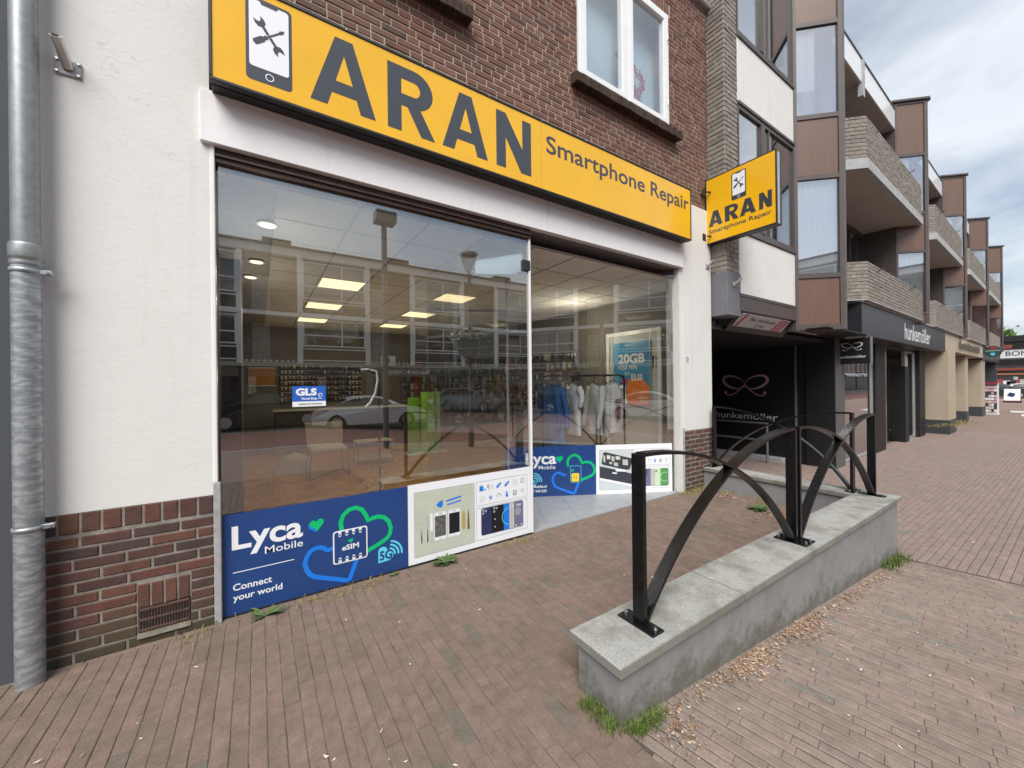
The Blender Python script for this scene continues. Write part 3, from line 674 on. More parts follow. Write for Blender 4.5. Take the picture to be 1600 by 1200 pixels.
# upper brick wall
WB = 3.30
wall_holes = [(3.14, 4.90, 5.17, 6.80), (-0.15, 1.60, 5.17, 6.80)]
back = MB()
def plane_with_holes(mb, s0, s1, z0, z1, holes, yy, th):
    xs = sorted({s0, s1, *[h[0] for h in holes], *[h[1] for h in holes]}); zs = sorted({z0, z1, *[h[2] for h in holes], *[h[3] for h in holes]})
    for i in range(len(xs)-1):
        for j in range(len(zs)-1):
            cx, cz = (xs[i]+xs[i+1])/2, (zs[j]+zs[j+1])/2
            if any(h[0] < cx < h[1] and h[2] < cz < h[3] for h in holes): continue
            mb.box((xs[i], yy, zs[j]), (xs[i+1], yy+th, zs[j+1]))
plane_with_holes(back, -0.26, 5.874, 4.22, 7.42, wall_holes, WB+.006, 0.28)
obj('mortar_bed', back, M['mortar'], shop)
sills = [(3.03, 5.02, 5.035, 5.172), (-0.30, 1.72, 5.035, 5.172)]
lint = [(3.1, 4.94, 6.80, 6.99), (-0.19, 1.64, 6.80, 6.99)]
f = lambda v: spans_minus(-0.258, 5.872, wall_holes + sills + lint, v)
cells = rows_cells(4.24, 7.36, 0.0635, 0.011, 0.222, f, offs=(0.0, 0.5, 0.25, 0.75, 0.1, 0.6), jit=0.05, seed=17)
# mix headers into the bond
rr = random.Random(4); c2 = []
for (a0, a1, b0, b1) in cells:
    if a1-a0 > 0.2 and rr.random() < 0.28:
        m_ = (a0+a1)/2; c2 += [(a0, m_-.005, b0, b1), (m_+.005, a1, b0, b1)]
    else: c2.append((a0, a1, b0, b1))
for (a, b_, z0, z1) in lint:
    x_ = a
    while x_ < b_ - 0.03: c2.append((x_, x_+0.052, z0+.006, z1-.006)); x_ += 0.063
lay(shop, 'brick', c2, (0, WB, 0), X, Z, -Y, M['brick_red'], d=0.02, bev=0.0045, jz=0.002, tilt=0.010, seed=18)
obj('roof_coping', MB().bbox((-1.08, WB-.07, 7.37), (5.93, WB+.3, 7.44), .01), M['aluminium'], shop)
obj('side_wall', MB().box((5.80, WB+.29, -0.45), (5.872, 12.0, 7.36)), M['mortar_dark'], shop)
# upstairs windows
def upstairs_window(s0, s1, z0, z1, vis):
    nm = 'window'; fr = MB(); w = 0.055; yf = 3.295; yb = 3.37
    def ring(mb, a, b_, c, d, w_, y0, y1):
        mb.box((a, y0, c), (b_, y1, c+w_)); mb.box((a, y0, d-w_), (b_, y1, d)); mb.box((a, y0, c+w_), (a+w_, y1, d-w_)); mb.box((b_-w_, y0, c+w_), (b_, y1, d-w_))
    ring(fr, s0, s1, z0, z1, 0.05, yf, yb)
    mid = s0 + (s1-s0)*0.495
    fr.box((mid-.03, yf+.002, z0+.05), (mid+.03, yb, z1-.05))
    wdw = obj('window', fr, M['whitepaint'], shop)
    for a, b_ in ((s0+.056, mid-.036), (mid+.036, s1-.056)):
        sa = MB(); ring(sa, a, b_, z0+.056, z1-.056, 0.062, yf-.018, yb-.01); ring(sa, a+.062, b_-.062, z0+.118, z1-.118, 0.012, yf-.006, yb-.015)
        obj('sash', sa, M['whitepaint'], wdw)
        obj('pane', MB().box((a+.074, yf+.02, z0+.13), (b_-.074, yf+.026, z1-.13)), M['windowglass'], wdw)
    for q in (z0+.35, z1-.35): obj('hinge', MB().tube([(s1-.048, yf-.022, q-.035), (s1-.048, yf-.022, q+.035)], .011, 8), M['bolt'], wdw)
    return wdw
w1 = upstairs_window(3.15, 4.89, 5.175, 6.79, True); upstairs_window(-0.14, 1.59, 5.175, 6.79, False)
for (a, b_, z0, z1) in sills:
    x_ = a; cs = []
    b = MB(); rr = random.Random(int(a*10)+9)
    so_ = thing('brick_sill', 'sloping sill of dark brown bricks under the right upstairs window' if a > 2 else 'sloping dark brick sill cut by the top edge, above the yellow sign', 'window sill', (a, WB-.06, z0))
    while x_ < b_ - 0.03:
        j = (rr.random()-.5)*.012; w_ = 0.060 + (rr.random()-.5)*.006
        o = MB().add([(x_, WB+.02, z0), (x_+w_, WB+.02, z0), (x_+w_, WB-.115+j, z0-.018), (x_, WB-.115+j, z0-.018), (x_+.003, WB+.02, z1-.004), (x_+w_-.003, WB+.02, z1-.004), (x_+w_-.004, WB-.10+j, z1-.040), (x_+.004, WB-.10+j, z1-.040), (x_+.002, WB-.119+j, z1-.060), (x_+w_-.002, WB-.119+j, z1-.060)],
              [(3,2,1,0), (4,5,6,7), (7,6,9,8), (8,9,2,3), (0,4,7,8,3), (1,2,9,6,5)])
        obj('brick', o, M['sill_brick'], so_); x_ += w_ + .007
    obj('mortar_bed', MB().box((a+.01, WB-.088, z0+.004), (b_-.01, WB+.02, z1-.055)), M['mortar_dark'], so_)
# room behind the upstairs windows: pale blind light, plants on the ledge
M['curtain'] = mat('pale_blue_room', (0.55, 0.64, 0.68), 0.9, noise=0.08, nscale=2)
obj('room_lining', MB().quad((3.0, 3.54, 5.0), (5.1, 3.54, 5.0), (5.1, 3.54, 7.0), (3.0, 3.54, 7.0)).quad((3.0, 3.38, 7.0), (5.1, 3.38, 7.0), (5.1, 3.54, 7.0), (3.0, 3.54, 7.0)).quad((5.1, 3.38, 5.0), (5.1, 3.54, 5.0), (5.1, 3.54, 7.0), (5.1, 3.38, 7.0)).quad((3.0, 3.38, 5.0), (3.0, 3.54, 5.0), (3.0, 3.54, 7.0), (3.0, 3.38, 7.0)), M['curtain'], shop)
obj('room_lining', MB().quad((-.3, 3.54, 5.0), (1.8, 3.54, 5.0), (1.8, 3.54, 7.0), (-.3, 3.54, 7.0)), M['curtain'], shop)
fl = thing('orchid', 'pink flowering orchid behind the right pane of the upstairs window', 'potted plant', (4.25, 3.5, 5.2))
M['stem'] = mat('plant_stem', (0.06, 0.10, 0.035), 0.6); M['petal'] = mat('pink_petal', (0.42, 0.09, 0.15), 0.6)
M['leaf'] = mat('house_plant_leaf', (0.07, 0.14, 0.05), 0.5, noise=0.3, nscale=20)
rr = random.Random(2); b = MB(); st = MB()
for k in range(4):
    x_ = 4.12 + k*.07; pts = [(x_, 3.45, 5.24), (x_-.02, 3.44, 5.5), (x_ + (k-1.5)*.09, 3.43, 5.78)]; st.tube(pts, .005, 5)
    for q in range(9):
        u = 0.35 + 0.65*q/8; cx, cz = pts[1][0]*(1-u)+pts[2][0]*u + (rr.random()-.5)*.12, 5.30 + .55*u + (rr.random()-.5)*.08
        for a in range(5):
            an = a*1.256 + rr.random(); r_ = .042
            b.add([(cx, 3.42, cz), (cx+r_*math.cos(an-.5), 3.412+rr.random()*.01, cz+r_*math.sin(an-.5)), (cx+1.3*r_*math.cos(an), 3.41, cz+1.3*r_*math.sin(an)), (cx+r_*math.cos(an+.5), 3.415, cz+r_*math.sin(an+.5))], [(0,1,2,3)])
obj('stem', st, M['stem'], fl); obj('petals', b, M['petal'], fl)
obj('pot', MB().tube([(4.2, 3.45, 5.16), (4.2, 3.45, 5.28)], [.05, .065], 12), M['white'], fl)
lf = thing('leaf_plant', 'single broad green leaf leaning in the left pane of the upstairs window', 'potted plant', (3.3, 3.5, 5.2))
obj('leaf', MB().add([(3.27, 3.44, 5.36), (3.32, 3.44, 5.40), (3.38, 3.44, 5.46), (3.44, 3.45, 5.50), (3.36, 3.44, 5.40), (3.31, 3.44, 5.345)], [(0,1,2,5),(2,3,4),(2,4,5)]), M['leaf'], lf)
obj('stem', MB().tube([(3.26, 3.46, 5.2), (3.27, 3.445, 5.37)], .006, 6), M['stem'], lf)

# white fascia board, timber head and soffits
obj('fascia_board', MB().bbox((-0.31, 3.235, 3.232), (2.62, 3.33, 3.58), .004), M['fascia'], shop)
obj('fascia_board', MB().bbox((2.624, 3.235, 3.232), (5.105, 3.33, 3.58), .004), M['fascia'], shop)
obj('lintel', MB().box((-0.262, 3.334, 3.225), (5.14, 3.5, 4.22)), M['mortar_dark'], shop)
obj('timber_head', MB().box((-0.236, 3.285, 3.135), (2.42, 3.345, 3.228)).box((-0.236, 3.268, 3.168), (2.42, 3.285, 3.182)), M['brownframe2'], shop)
obj('entrance_soffit', MB().quad((2.42, 3.30, 3.224), (5.14, 3.30, 3.224), (5.14, 5.4, 3.224), (2.0, 5.4, 3.224)), M['soffit'], shop)
# display window
obj('display_window_pane', MB().box((-0.222, 3.318, 0.005), (2.412, 3.328, 3.14)), M['shopglass'], shop)
obj('window_post', MB().bbox((2.408, 3.300, 0.0), (2.432, 3.345, 3.225), .003), M['whitepaint'], shop)
obj('glass_clamp', MB().bbox((2.335, 3.300, 2.79), (2.428, 3.35, 2.905), .004), M['darksteel'], shop)
obj('window_foot', MB().box((-0.235, 3.300, -0.02), (2.43, 3.36, 0.012)), M['signblack'], shop)
obj('reveal', MB().box((5.06, 3.285, -0.02), (5.138, 3.40, 3.224)), M['plaster2'], shop)
# angled window of the recessed entrance
A3, B3 = Vector((3.174, 4.356, 0)), Vector((5.057, 3.368, 0)); D3 = (B3 - A3).normalized(); N3 = Vector((D3.y, -D3.x, 0))   # N3 faces the street
def along(t, off, z): return A3 + D3*t + N3*off + Vector((0, 0, z))
def abox(mb, t0, t1, o0, o1, z0, z1): return mb.extr([(t0, z0), (t1, z0), (t1, z1), (t0, z1)], A3, D3, Z, N3, o0, o1)
obj('angled_window_pane', abox(MB(), -0.30, 2.115, -0.012, -0.002, 0.01, 3.16), M['shopglass'], shop)
obj('angled_window_head', abox(MB(), -1.5, 2.118, -0.04, 0.022, 3.165, 3.222), M['brownframe2'], shop)
obj('door_pane', abox(MB(), -1.42, -0.33, -0.014, -0.004, 0.03, 2.6), M['shopglass'], shop)
obj('transom_pane', abox(MB(), -1.42, -0.33, -0.014, -0.004, 2.63, 3.16), M['shopglass'], shop)
obj('door_post', abox(MB(), -0.328, -0.302, -0.03, 0.012, 0.0, 3.165), M['aluminium'], shop)
obj('door_rail', abox(MB(), -1.42, -0.33, -0.03, 0.006, 2.60, 2.63), M['aluminium'], shop)
obj('door_rail', abox(MB(), -1.42, -0.33, -0.03, 0.006, 0.004, 0.10), M['aluminium'], shop)
hd = obj('door_handle', MB().tube([along(-1.3, .05, .95), along(-1.3, .05, 1.55)], .014, 8), M['bolt'], shop)
# entrance floor tiles
cells = []
for i in range(-4, 6):
    for j in range(0, 5): cells.append((i*.40+.02, i*.40+.417, j*.60+.003, j*.60+.597))
def clip_tri(c):
    a = A3 + D3*((c[0]+c[1])/2) + N3*((c[2]+c[3])/2); return a.y > 3.36 and 2.44 < a.x < 5.1
poly_t = []
tile_root = thing('entrance_floor', 'pale grey tiled floor of the recessed shop entrance', 'floor', (4.0, 3.6, 0), kind='structure')
del tile_root['category']; del tile_root['label']
def clip_poly(pts, a, nrm):
    outp = []
    for i in range(len(pts)):
        p, q = pts[i], pts[(i+1) % len(pts)]; dp, dq = (p-a).dot(nrm), (q-a).dot(nrm)
        if dp >= 0: outp.append(p)
        if dp*dq < 0: outp.append(p + (q-p)*(dp/(dp-dq)))
    return outp
for (a0, a1, b0, b1) in cells:
    pts = [A3 + D3*a + N3*bb + Vector((0, 0, 0.006)) for a, bb in ((a0, b0), (a1, b0), (a1, b1), (a0, b1))]
    pts = clip_poly(pts, Vector((0, 3.312, 0)), Y); pts = clip_poly(pts, Vector((2.435, 0, 0)), X) if pts else pts; pts = clip_poly(pts, Vector((5.055, 0, 0)), -X) if pts else pts
    if len(pts) < 3: continue
    n = len(pts); lo = [p - Vector((0, 0, .02)) for p in pts]
    obj('floor_tile', MB().add(pts + lo, [tuple(range(n))[::-1]] + [(i, (i+1) % n, n+(i+1) % n, n+i) for i in range(n)]), M['greytile'], tile_root)
obj('tile_bedding', MB().quad((1.9, 3.312, -.004), (5.14, 3.312, -.004), (5.14, 5.3, -.004), (1.9, 5.3, -.004)), M['joint'], tile_root)

# ------------------------------------------------------------------ big yellow sign band
sign = thing('shop_sign', 'long yellow sign band reading ARAN Smartphone Repair above the window', 'shop sign', (-0.247, 3.08, 3.56))
SX0, SX1, SZ0, SZ1, SF = -0.247, 5.062, 3.560, 4.285, 3.08
obj('sign_box', MB().box((SX0+.006, SF+.03, SZ0+.006), (SX1-.006, 3.275, SZ1-.006)), M['signblack'], sign)
fr = MB()
fr.bbox((SX0, SF, SZ0), (SX1, SF+.05, SZ0+.022), .004).bbox((SX0, SF, SZ1-.022), (SX1, SF+.05, SZ1), .004).bbox((SX0, SF, SZ0+.022), (SX0+.018, SF+.05, SZ1-.022), .004).bbox((SX1-.018, SF, SZ0+.022), (SX1, SF+.05, SZ1-.022), .004)
fr.box((SX0+.01, SF+.055, SZ0-.004), (SX1-.01, SF+.062, SZ0+.004))
obj('sign_frame', fr, M['signblack'], sign)
obj('sign_face', MB().box((SX0+.018, SF+.008, SZ0+.022), (2.424, SF+.028, SZ1-.022)), M['yellow'], sign)
obj('sign_face', MB().box((2.427, SF+.008, SZ0+.022), (SX1-.018, SF+.028, SZ1-.022)), M['yellow'], sign)
def phone_icon(pr, x0, y0, x1, y1, detail=True):
    w, h = x1-x0, y1-y0
    pr.rrect('phone_outline', x0, y0, x1, y1, w*.10, M['letter'], 0)
    pr.rrect('phone_screen', x0+w*.07, y0+h*.165, x1-w*.07, y1-h*.035, w*.07, M['white'], 1)
    pr.poly('phone_notch', [(x0+w*.30, y1-h*.03), (x0+w*.33, y1-h*.065), (x0+w*.67, y1-h*.065), (x0+w*.70, y1-h*.03)], M['letter'], 2)
    pr.stroke('home_button', [arc(x0+w/2, y0+h*.083, w*.085, 0, 360, 20)], w*.022, M['white'], 2)
    cx, cy = x0+w*.5, y0+h*.585; L_ = w*.46
    def rot(pts, a, ox=0, oy=0): c_, s_ = math.cos(a), math.sin(a); return [(cx+ox + x*c_ - y*s_, cy+oy + x*s_ + y*c_) for x, y in pts]
    a = R(-55)
    jaw = lambda sg: [(sg*.50, .10), (sg*.62, .23), (sg*.80, .24), (sg*1.0, .16), (sg*.80, .09), (sg*.74, 0), (sg*.80, -.09), (sg*1.0, -.16), (sg*.80, -.24), (sg*.62, -.23), (sg*.50, -.10)]
    S = L_
    sc = lambda pts: [(x*S, y*S) for x, y in pts]
    for sg in (1, -1):
        pr.poly('spanner', rot(sc([(sg*.08, .075), (sg*.50, .075), (sg*.60, .22), (sg*.78, .26), (sg*1.02, .20), (sg*.84, .10), (sg*.78, 0.0), (sg*.50, -.0), (sg*.08, 0.0)]), a), M['letter'], 2)
        pr.poly('spanner', rot(sc([(sg*.08, -.075), (sg*.50, -.075), (sg*.60, -.22), (sg*.78, -.26), (sg*1.02, -.20), (sg*.84, -.10), (sg*.78, 0.0), (sg*.50, 0.0), (sg*.08, 0.0)]), a), M['letter'], 2)
    b2 = R(40)
    pr.poly('screwdriver', rot(sc([(-.9, .14), (-.95, .0), (-.9, -.14), (-.42, -.15), (-.28, -.07), (-.16, -.12), (-.12, -.04), (.62, -.04), (.72, -.09), (.9, -.04), (.95, 0), (.9, .04), (.72, .09), (.62, .04), (-.12, .04), (-.16, .12), (-.28, .07), (-.42, .15)]), b2), M['letter'], 3)
def letter_A(x0, x1, h):
    w = x1-x0; s_ = h
    return [[(x0, 0), (x0+.245*w, 0), (x0+.315*w, .20*h), (x0+.685*w, .20*h), (x0+.755*w, 0), (x1, 0), (x0+.635*w, h), (x0+.365*w, h)]], [(x0+.385*w, .375*h), (x0+.5*w, .76*h), (x0+.615*w, .375*h)]
def emit_A(pr, nm, x0, y0, x1, y1, m, k, B=0.0):
    w, h = x1-x0, y1-y0; q = lambda a, c: (x0+a*w, y0+c*h)
    if B:
        pr.polys(nm, [[q(0,0), q(.30,0), q(.352,.16), q(.425,.36), q(.5,.66), q(.5,1), q(.33,1)], [q(1,0), q(.67,1), q(.5,1), q(.5,.66), q(.575,.36), q(.648,.16), q(.70,0)], [q(.352,.16), q(.648,.16), q(.575,.36), q(.425,.36)]], m, k); return
    pr.polys(nm, [[q(0,0), q(.245,0), q(.31,.195), q(.368,.375), q(.5,.77), q(.5,1), q(.365,1)], [q(1,0), q(.635,1), q(.5,1), q(.5,.77), q(.632,.375), q(.69,.195), q(.755,0)], [q(.31,.195), q(.69,.195), q(.632,.375), q(.368,.375)]], m, k)
def emit_R(pr, nm, x0, y0, x1, y1, m, k, B=0.0):
    w, h = x1-x0, y1-y0; q = lambda a, c: (x0+a*w, y0+c*h)
    oc = [q(.55 + .41*math.cos(R(t)), .70 + .30*math.sin(R(t))) for t in range(90, -91, -15)]
    ic = [q(.55 + .13*math.cos(R(t)), .70 + .115*math.sin(R(t))) for t in range(90, -91, -15)]
    pl = [[q(0,0), q(.28+B,0), q(.28+B,1), q(0,1)], [q(.28+B,1), q(.28+B,.815), ic[0], oc[0]], [q(.28+B,.585), q(.28+B,.40), oc[-1], ic[-1]]]
    pr.poly(nm, [q(.40,.41), q(.70-B,0), q(1,0), q(.66,.445)], m, k+1)
    for i in range(len(oc)-1): pl.append([oc[i], ic[i], ic[i+1], oc[i+1]])
    pr.polys(nm, pl, m, k)
def emit_N(pr, nm, x0, y0, x1, y1, m, k, B=0.0):
    w, h = x1-x0, y1-y0; q = lambda a, c: (x0+a*w, y0+c*h)
    pr.polys(nm, [[q(0,0), q(.26+B,0), q(.26+B,.56), q(.26+B,1), q(0,1)], [q(.26+B,1), q(.26+B,.56-B), q(.70-B,0), q(.74-B,0), q(.74-B,.44+B)], [q(.74-B,0), q(1,0), q(1,1), q(.74-B,1), q(.74-B,.44+B)]], m, k)
pr = Print(sign, (SX0+.006, SF+.008, 0), X, Z, -Y)
phone_icon(pr, .189, 3.655, .456, 4.215)
emit_A(pr, 'letter_a', .569, 3.668, 1.026, 4.190, M['letter'], 0); emit_R(pr, 'letter_r', 1.119, 3.664, 1.515, 4.190, M['letter'], 0)
emit_A(pr, 'letter_a', 1.585, 3.668, 2.036, 4.190, M['letter'], 0); emit_N(pr, 'letter_n', 2.130, 3.664, 2.535, 4.190, M['letter'], 0)
pr.text('lettering', 'Smartphone Repair', 2.73, 3.975, M['letter'], 0, h=0.178, w=2.52, weight=0.012)
rv = MB()
for k in range(9):
    xx = SX0 + .2 + k*.62; rv.tube([(xx, SF-.003, SZ1-.011), (xx, SF+.002, SZ1-.011)], .006, 8)
obj('rivets', rv, M['bolt'], sign)

# projecting sign
ps = thing('projecting_sign', 'square yellow box sign reading ARAN Smartphone Repair sticking out from the wall', 'hanging sign', (5.85, 3.27, 4.2))
PX0, PX1, PY0, PY1, PZ0, PZ1 = 5.78, 5.93, 2.315, 3.285, 3.700, 4.690
obj('sign_box', MB().bbox((PX0+.012, PY0+.004, PZ0+.004), (PX1-.012, PY1-.004, PZ1-.004), .008), M['aluminium'], ps)
fr = MB()
for xa, xb in ((PX0, PX0+.03), (PX1-.03, PX1)):
    fr.bbox((xa, PY0-.004, PZ0-.004), (xb, PY1+.004, PZ0+.014), .003).bbox((xa, PY0-.004, PZ1-.014), (xb, PY1+.004, PZ1+.004), .003).bbox((xa, PY0-.004, PZ0+.014), (xb, PY0+.014, PZ1-.014), .003).bbox((xa, PY1-.014, PZ0+.014), (xb, PY1+.004, PZ1-.014), .003)
fr.box((PX0+.03, PY0, PZ0-.002), (PX1-.03, PY1, PZ0+.006))
obj('sign_frame', fr, M['signblack'], ps)
obj('sign_face', MB().box((PX0+.002, PY0+.014, PZ0+.014), (PX0+.012, PY1-.014, PZ1-.014)), M['yellow'], ps)
obj('sign_face', MB().box((PX1-.012, PY0+.014, PZ0+.014), (PX1-.002, PY1-.014, PZ1-.014)), M['yellow'], ps)
pr = Print(ps, (PX0+.002, PY1, PZ0), -Y, Z, -X)
phone_icon(pr, .388, .525, .590, .915)
h0, h1 = .250, .478
emit_A(pr, 'letter_a', .045, h0, .255, h1, M['letter'], 0, .07); emit_R(pr, 'letter_r', .290, h0, .485, h1, M['letter'], 0, .07); emit_A(pr, 'letter_a', .500, h0, .715, h1, M['letter'], 0, .07); emit_N(pr, 'letter_n', .755, h0, .915, h1, M['letter'], 0, .07)
pr.text('lettering', 'Smartphone Repair', .045, .148, M['letter'], 0, h=0.062, w=.865, weight=0.012)
pr = Print(ps, (PX1-.002, PY0, PZ0), Y, Z, X)
phone_icon(pr, .388, .525, .590, .915)
emit_A(pr, 'letter_a', .045, h0, .255, h1, M['letter'], 0, .07); emit_R(pr, 'letter_r', .290, h0, .485, h1, M['letter'], 0, .07); emit_A(pr, 'letter_a', .500, h0, .715, h1, M['letter'], 0, .07); emit_N(pr, 'letter_n', .755, h0, .915, h1, M['letter'], 0, .07)
pr.text('lettering', 'Smartphone Repair', .045, .148, M['letter'], 0, h=0.062, w=.865, weight=0.012)
for zz in (3.80, 4.47):
    b = MB().tube([(5.70, 3.30, zz), (5.855, 3.275, zz)], .018, 8).tube([(5.70, 3.22, zz+.0), (5.83, 3.20, zz+.02), (5.855, 3.27, zz+.01)], .012, 6).box((5.66, 3.262, zz-.05), (5.74, 3.274, zz+.05))
    obj('bracket', b, M['signblack'], ps)

# flag-pole sockets
def socket(s, z, n, lab, yaw=0.0, k=1.0):
    t_ = thing('flagpole_socket', lab, 'flagpole socket', (s, n, z))
    obj('base_plate', MB().bbox((s-.055*k, n-.012, z-.045*k), (s+.055*k, n, z+.045*k), .003), M['greystrip'], t_)
    d = Vector((math.sin(yaw)*.6-.05, -.85, .75)).normalized(); p0 = Vector((s, n-.006, z)); p1 = p0 + d*.15*k
    obj('socket_tube', MB().tube([p0, p1], [.026*k, .024*k], 14, caps=False).tube([p1 - d*.004, p1], .029*k, 14), M['aluminium'], t_)
    obj('tube_mouth', MB().add([p1 + d*.001 + Vector((math.cos(a), 0, 0))*.021*k + d.cross(X).normalized()*math.sin(a)*.021*k for a in [2*math.pi*q/12 for q in range(12)]], [tuple(range(12))]), mat('dark_hole', (0.004,)*3), t_)
    for dx_ in (-.043, .043):
        for dz in (-.034, .034): obj('bolt', MB().tube([(s+dx_*k, n-.02, z+dz*k), (s+dx_*k, n-.01, z+dz*k)], .007*k, 6), M['bolt'], t_)
socket(-0.905, 3.455, WN, 'grey steel flagpole socket on the white wall near the zinc downpipe', -0.1)
socket(5.775, 3.36, WN, 'small flagpole socket on the white pier under the projecting yellow sign', 0.3, .8)
# house number
t_ = thing('house_number', 'small black house number 55 on the white pier right of the entrance', 'house number', (5.22, WN, 1.92))
obj('backing', MB().box((5.165, WN-.003, 1.875), (5.275, WN-.0005, 1.985)), M['white'], t_)
pr = Print(t_, (5.165, WN-.003, 1.875), X, Z, -Y); pr.text('numerals', '55', .015, .03, M['letter'], 0, h=.06, w=.075, weight=.01); pr.rect('underline', .02, .012, .09, .018, M['letter'], 0)

# zinc downpipe
dp = thing('downpipe', 'galvanised zinc downpipe with clips and a socket joint, left of the white wall', 'drainpipe', (-1.045, 3.18, 0))
PXc, PYc, PR = -1.047, 3.185, 0.0555
obj('lower_pipe', MB().tube([(PXc, PYc, 0.0), (PXc, PYc, 2.29)], PR, 32), M['zinc'], dp)
obj('upper_pipe', MB().tube([(PXc, PYc, 2.37), (PXc, PYc, 7.2)], PR*0.97, 32), M['zinc'], dp)
obj('socket_joint', MB().tube([(PXc, PYc, z_) for z_ in (2.262, 2.27, 2.28, 2.296, 2.30, 2.31, 2.37, 2.378, 2.385)], [PR*1.03, PR*1.10, PR*1.10, PR*1.03, PR*1.12, PR*1.14, PR*1.14, PR*1.10, PR*.98], 32), M['zinc'], dp)
for zz in (2.235, 0.845):
    c_ = obj('pipe_clip', MB().tube([(PXc, PYc, zz-.012), (PXc, PYc, zz-.010), (PXc, PYc, zz+.010), (PXc, PYc, zz+.012)], [PR*1.0, PR*1.11, PR*1.11, PR*1.0], 32).bbox((PXc+PR*.8, PYc-.025, zz-.013), (PXc+PR+.045, PYc+.004, zz+.013), .003).box((PXc+PR*.3, PYc, zz-.008), (PXc+PR*.3+.012, WN+.02, zz+.008)), M['zinc'], dp)
    obj('screw', MB().tube([(PXc+PR+.028, PYc-.034, zz), (PXc+PR+.028, PYc-.02, zz)], .007, 8), M['bolt'], c_)

# ------------------------------------------------------------------ posters on the glass
def lyca(root, O, U, N, variant):
    W, H = (1.295, .703)
    obj('panel', MB().extr([(0, 0), (W, 0), (W, H), (0, H)], O, U, Z, N, 0, .006), M['navy'], root)
    pr = Print(root, Vector(O) + Vector(N)*.006, U, Z, N); wh = M['white']
    sh = .234 if variant == 1 else 0.0
    pr.text('lettering', 'Lyca', .053+sh, .458, wh, 0, h=.157, w=.435, weight=.025); pr.text('lettering', 'Mobile', .246+sh*.95, .383, wh, 0, h=.052, w=.242, weight=.004)
    pr.poly('small_heart', heart(.573+sh*.8, .509, .047, 0.12), M['blue'], 0); pr.poly('small_heart', heart(.584+sh*.8, .524, .050, 0.12), M['green'], 1)
    if variant == 0:
        pr.rect('line', .058, .292, .429, .298, wh, 0)
        pr.text('lettering', 'Connect', .057, .170, wh, 0, h=.045, w=.230, weight=.02); pr.text('lettering', 'your world', .057, .100, wh, 0, h=.043, w=.295, weight=.02)
    gp = [(.762, .43), (.753, .50), (.772, .555), (.815, .592), (.869, .600), (.915, .575), (.945, .525), (.963, .476), (.99, .487), (1.04, .493), (1.09, .478), (1.13, .435), (1.147, .373), (1.138, .325), (1.112, .294), (1.048, .262), (.95, .225)]
    bp = [(.70, .311), (.653, .308), (.63, .330), (.604, .342), (.57, .343), (.535, .325), (.511, .287), (.500, .24), (.512, .190), (.532, .154), (.56, .128), (.60, .110), (.795, .032), (.815, .036), (.825, .06), (.875, .19)]
    if variant == 1: gp = [(x+.13, y*.95) for x, y in gp]; bp = [(x+.165, y*.95) for x, y in bp]
    pr.stroke('heart_outline', [gp], .034, M['green'], 0); pr.stroke('heart_outline', [bp], .034, M['blue'], 1)
    if variant == 0:
        pr.rrect('sim_card', .695, .178, .955, .440, .022, wh, 2); pr.rrect('sim_card_inner', .705, .188, .945, .430, .016, M['navy'], 3)
        pr.polys('contacts', [[(x_, .402 if k else .188), (x_+.022, .402 if k else .188), (x_+.022, .432 if k else .216), (x_, .432 if k else .216)] for k in (0, 1) for x_ in (.735, .786, .837, .888)], wh, 4)
        pr.disc('contact_tips', [(x_+.011, .402 if k else .216, .011) for k in (0, 1) for x_ in (.735, .786, .837, .888)], wh, 4, 12)
        pr.text('lettering', 'eSIM', .760, .278, wh, 4, h=.040, w=.128, weight=.025); pr.poly('tiny_heart', heart(.826, .345, .019), M['green'], 4)
        pr.poly('badge', [(1.041, .100), (1.041, .20), (1.05, .222), (1.075, .232), (1.105, .222), (1.118, .195), (1.15, .18), (1.166, .155), (1.163, .125), (1.13, .105)], M['cyan'], 0)
        pr.text('lettering', '5G', 1.052, .122, M['navy'], 1, h=.072, w=.105, weight=.03)
        pr.stroke('signal_arcs', [arc(1.125, .150, r_, -5, 80, 10) for r_ in (.055, .085, .115)], .016, M['cyan'], 0)
    else:
        cx_ = .40
        pr.rrect('sim_card', .520+cx_, .18, .680+cx_, .42, .02, M['cyan'], 2); pr.rrect('sim_card_inner', .526+cx_, .186, .674+cx_, .414, .016, M['navy'], 3)
        pr.rrect('sim_chip', .537+cx_, .195, .648+cx_, .315, .014, M['goldbright'], 4); pr.stroke('chip_lines', [[(.55+cx_, .255), (.635+cx_, .255)], [(.575+cx_, .215), (.575+cx_, .30)], [(.61+cx_, .215), (.61+cx_, .30)]], .005, M['gold'], 5); pr.poly('tiny_heart', heart(.555+cx_, .355, .022), M['green'], 4)
        pr.stroke('signal_arcs', [arc(.395, .215, r_, -5, 85, 10) for r_ in (.055, .085, .115)], .016, M['cyan'], 0)
        pr.poly('badge', [(.32, .16), (.32, .25), (.35, .285), (.38, .27), (.395, .24), (.425, .225), (.44, .195), (.425, .165)], M['cyan'], 0); pr.text('lettering', '5G', .332, .18, M['navy'], 1, h=.066, w=.095, weight=.03)
        pr.text('lettering', 'LycaMobile.nl', .30, .125, wh, 0, h=.038, w=.28, weight=.02); pr.text('lettering', '020 7 543 030', .30, .062, wh, 0, h=.036, w=.28, weight=.02)
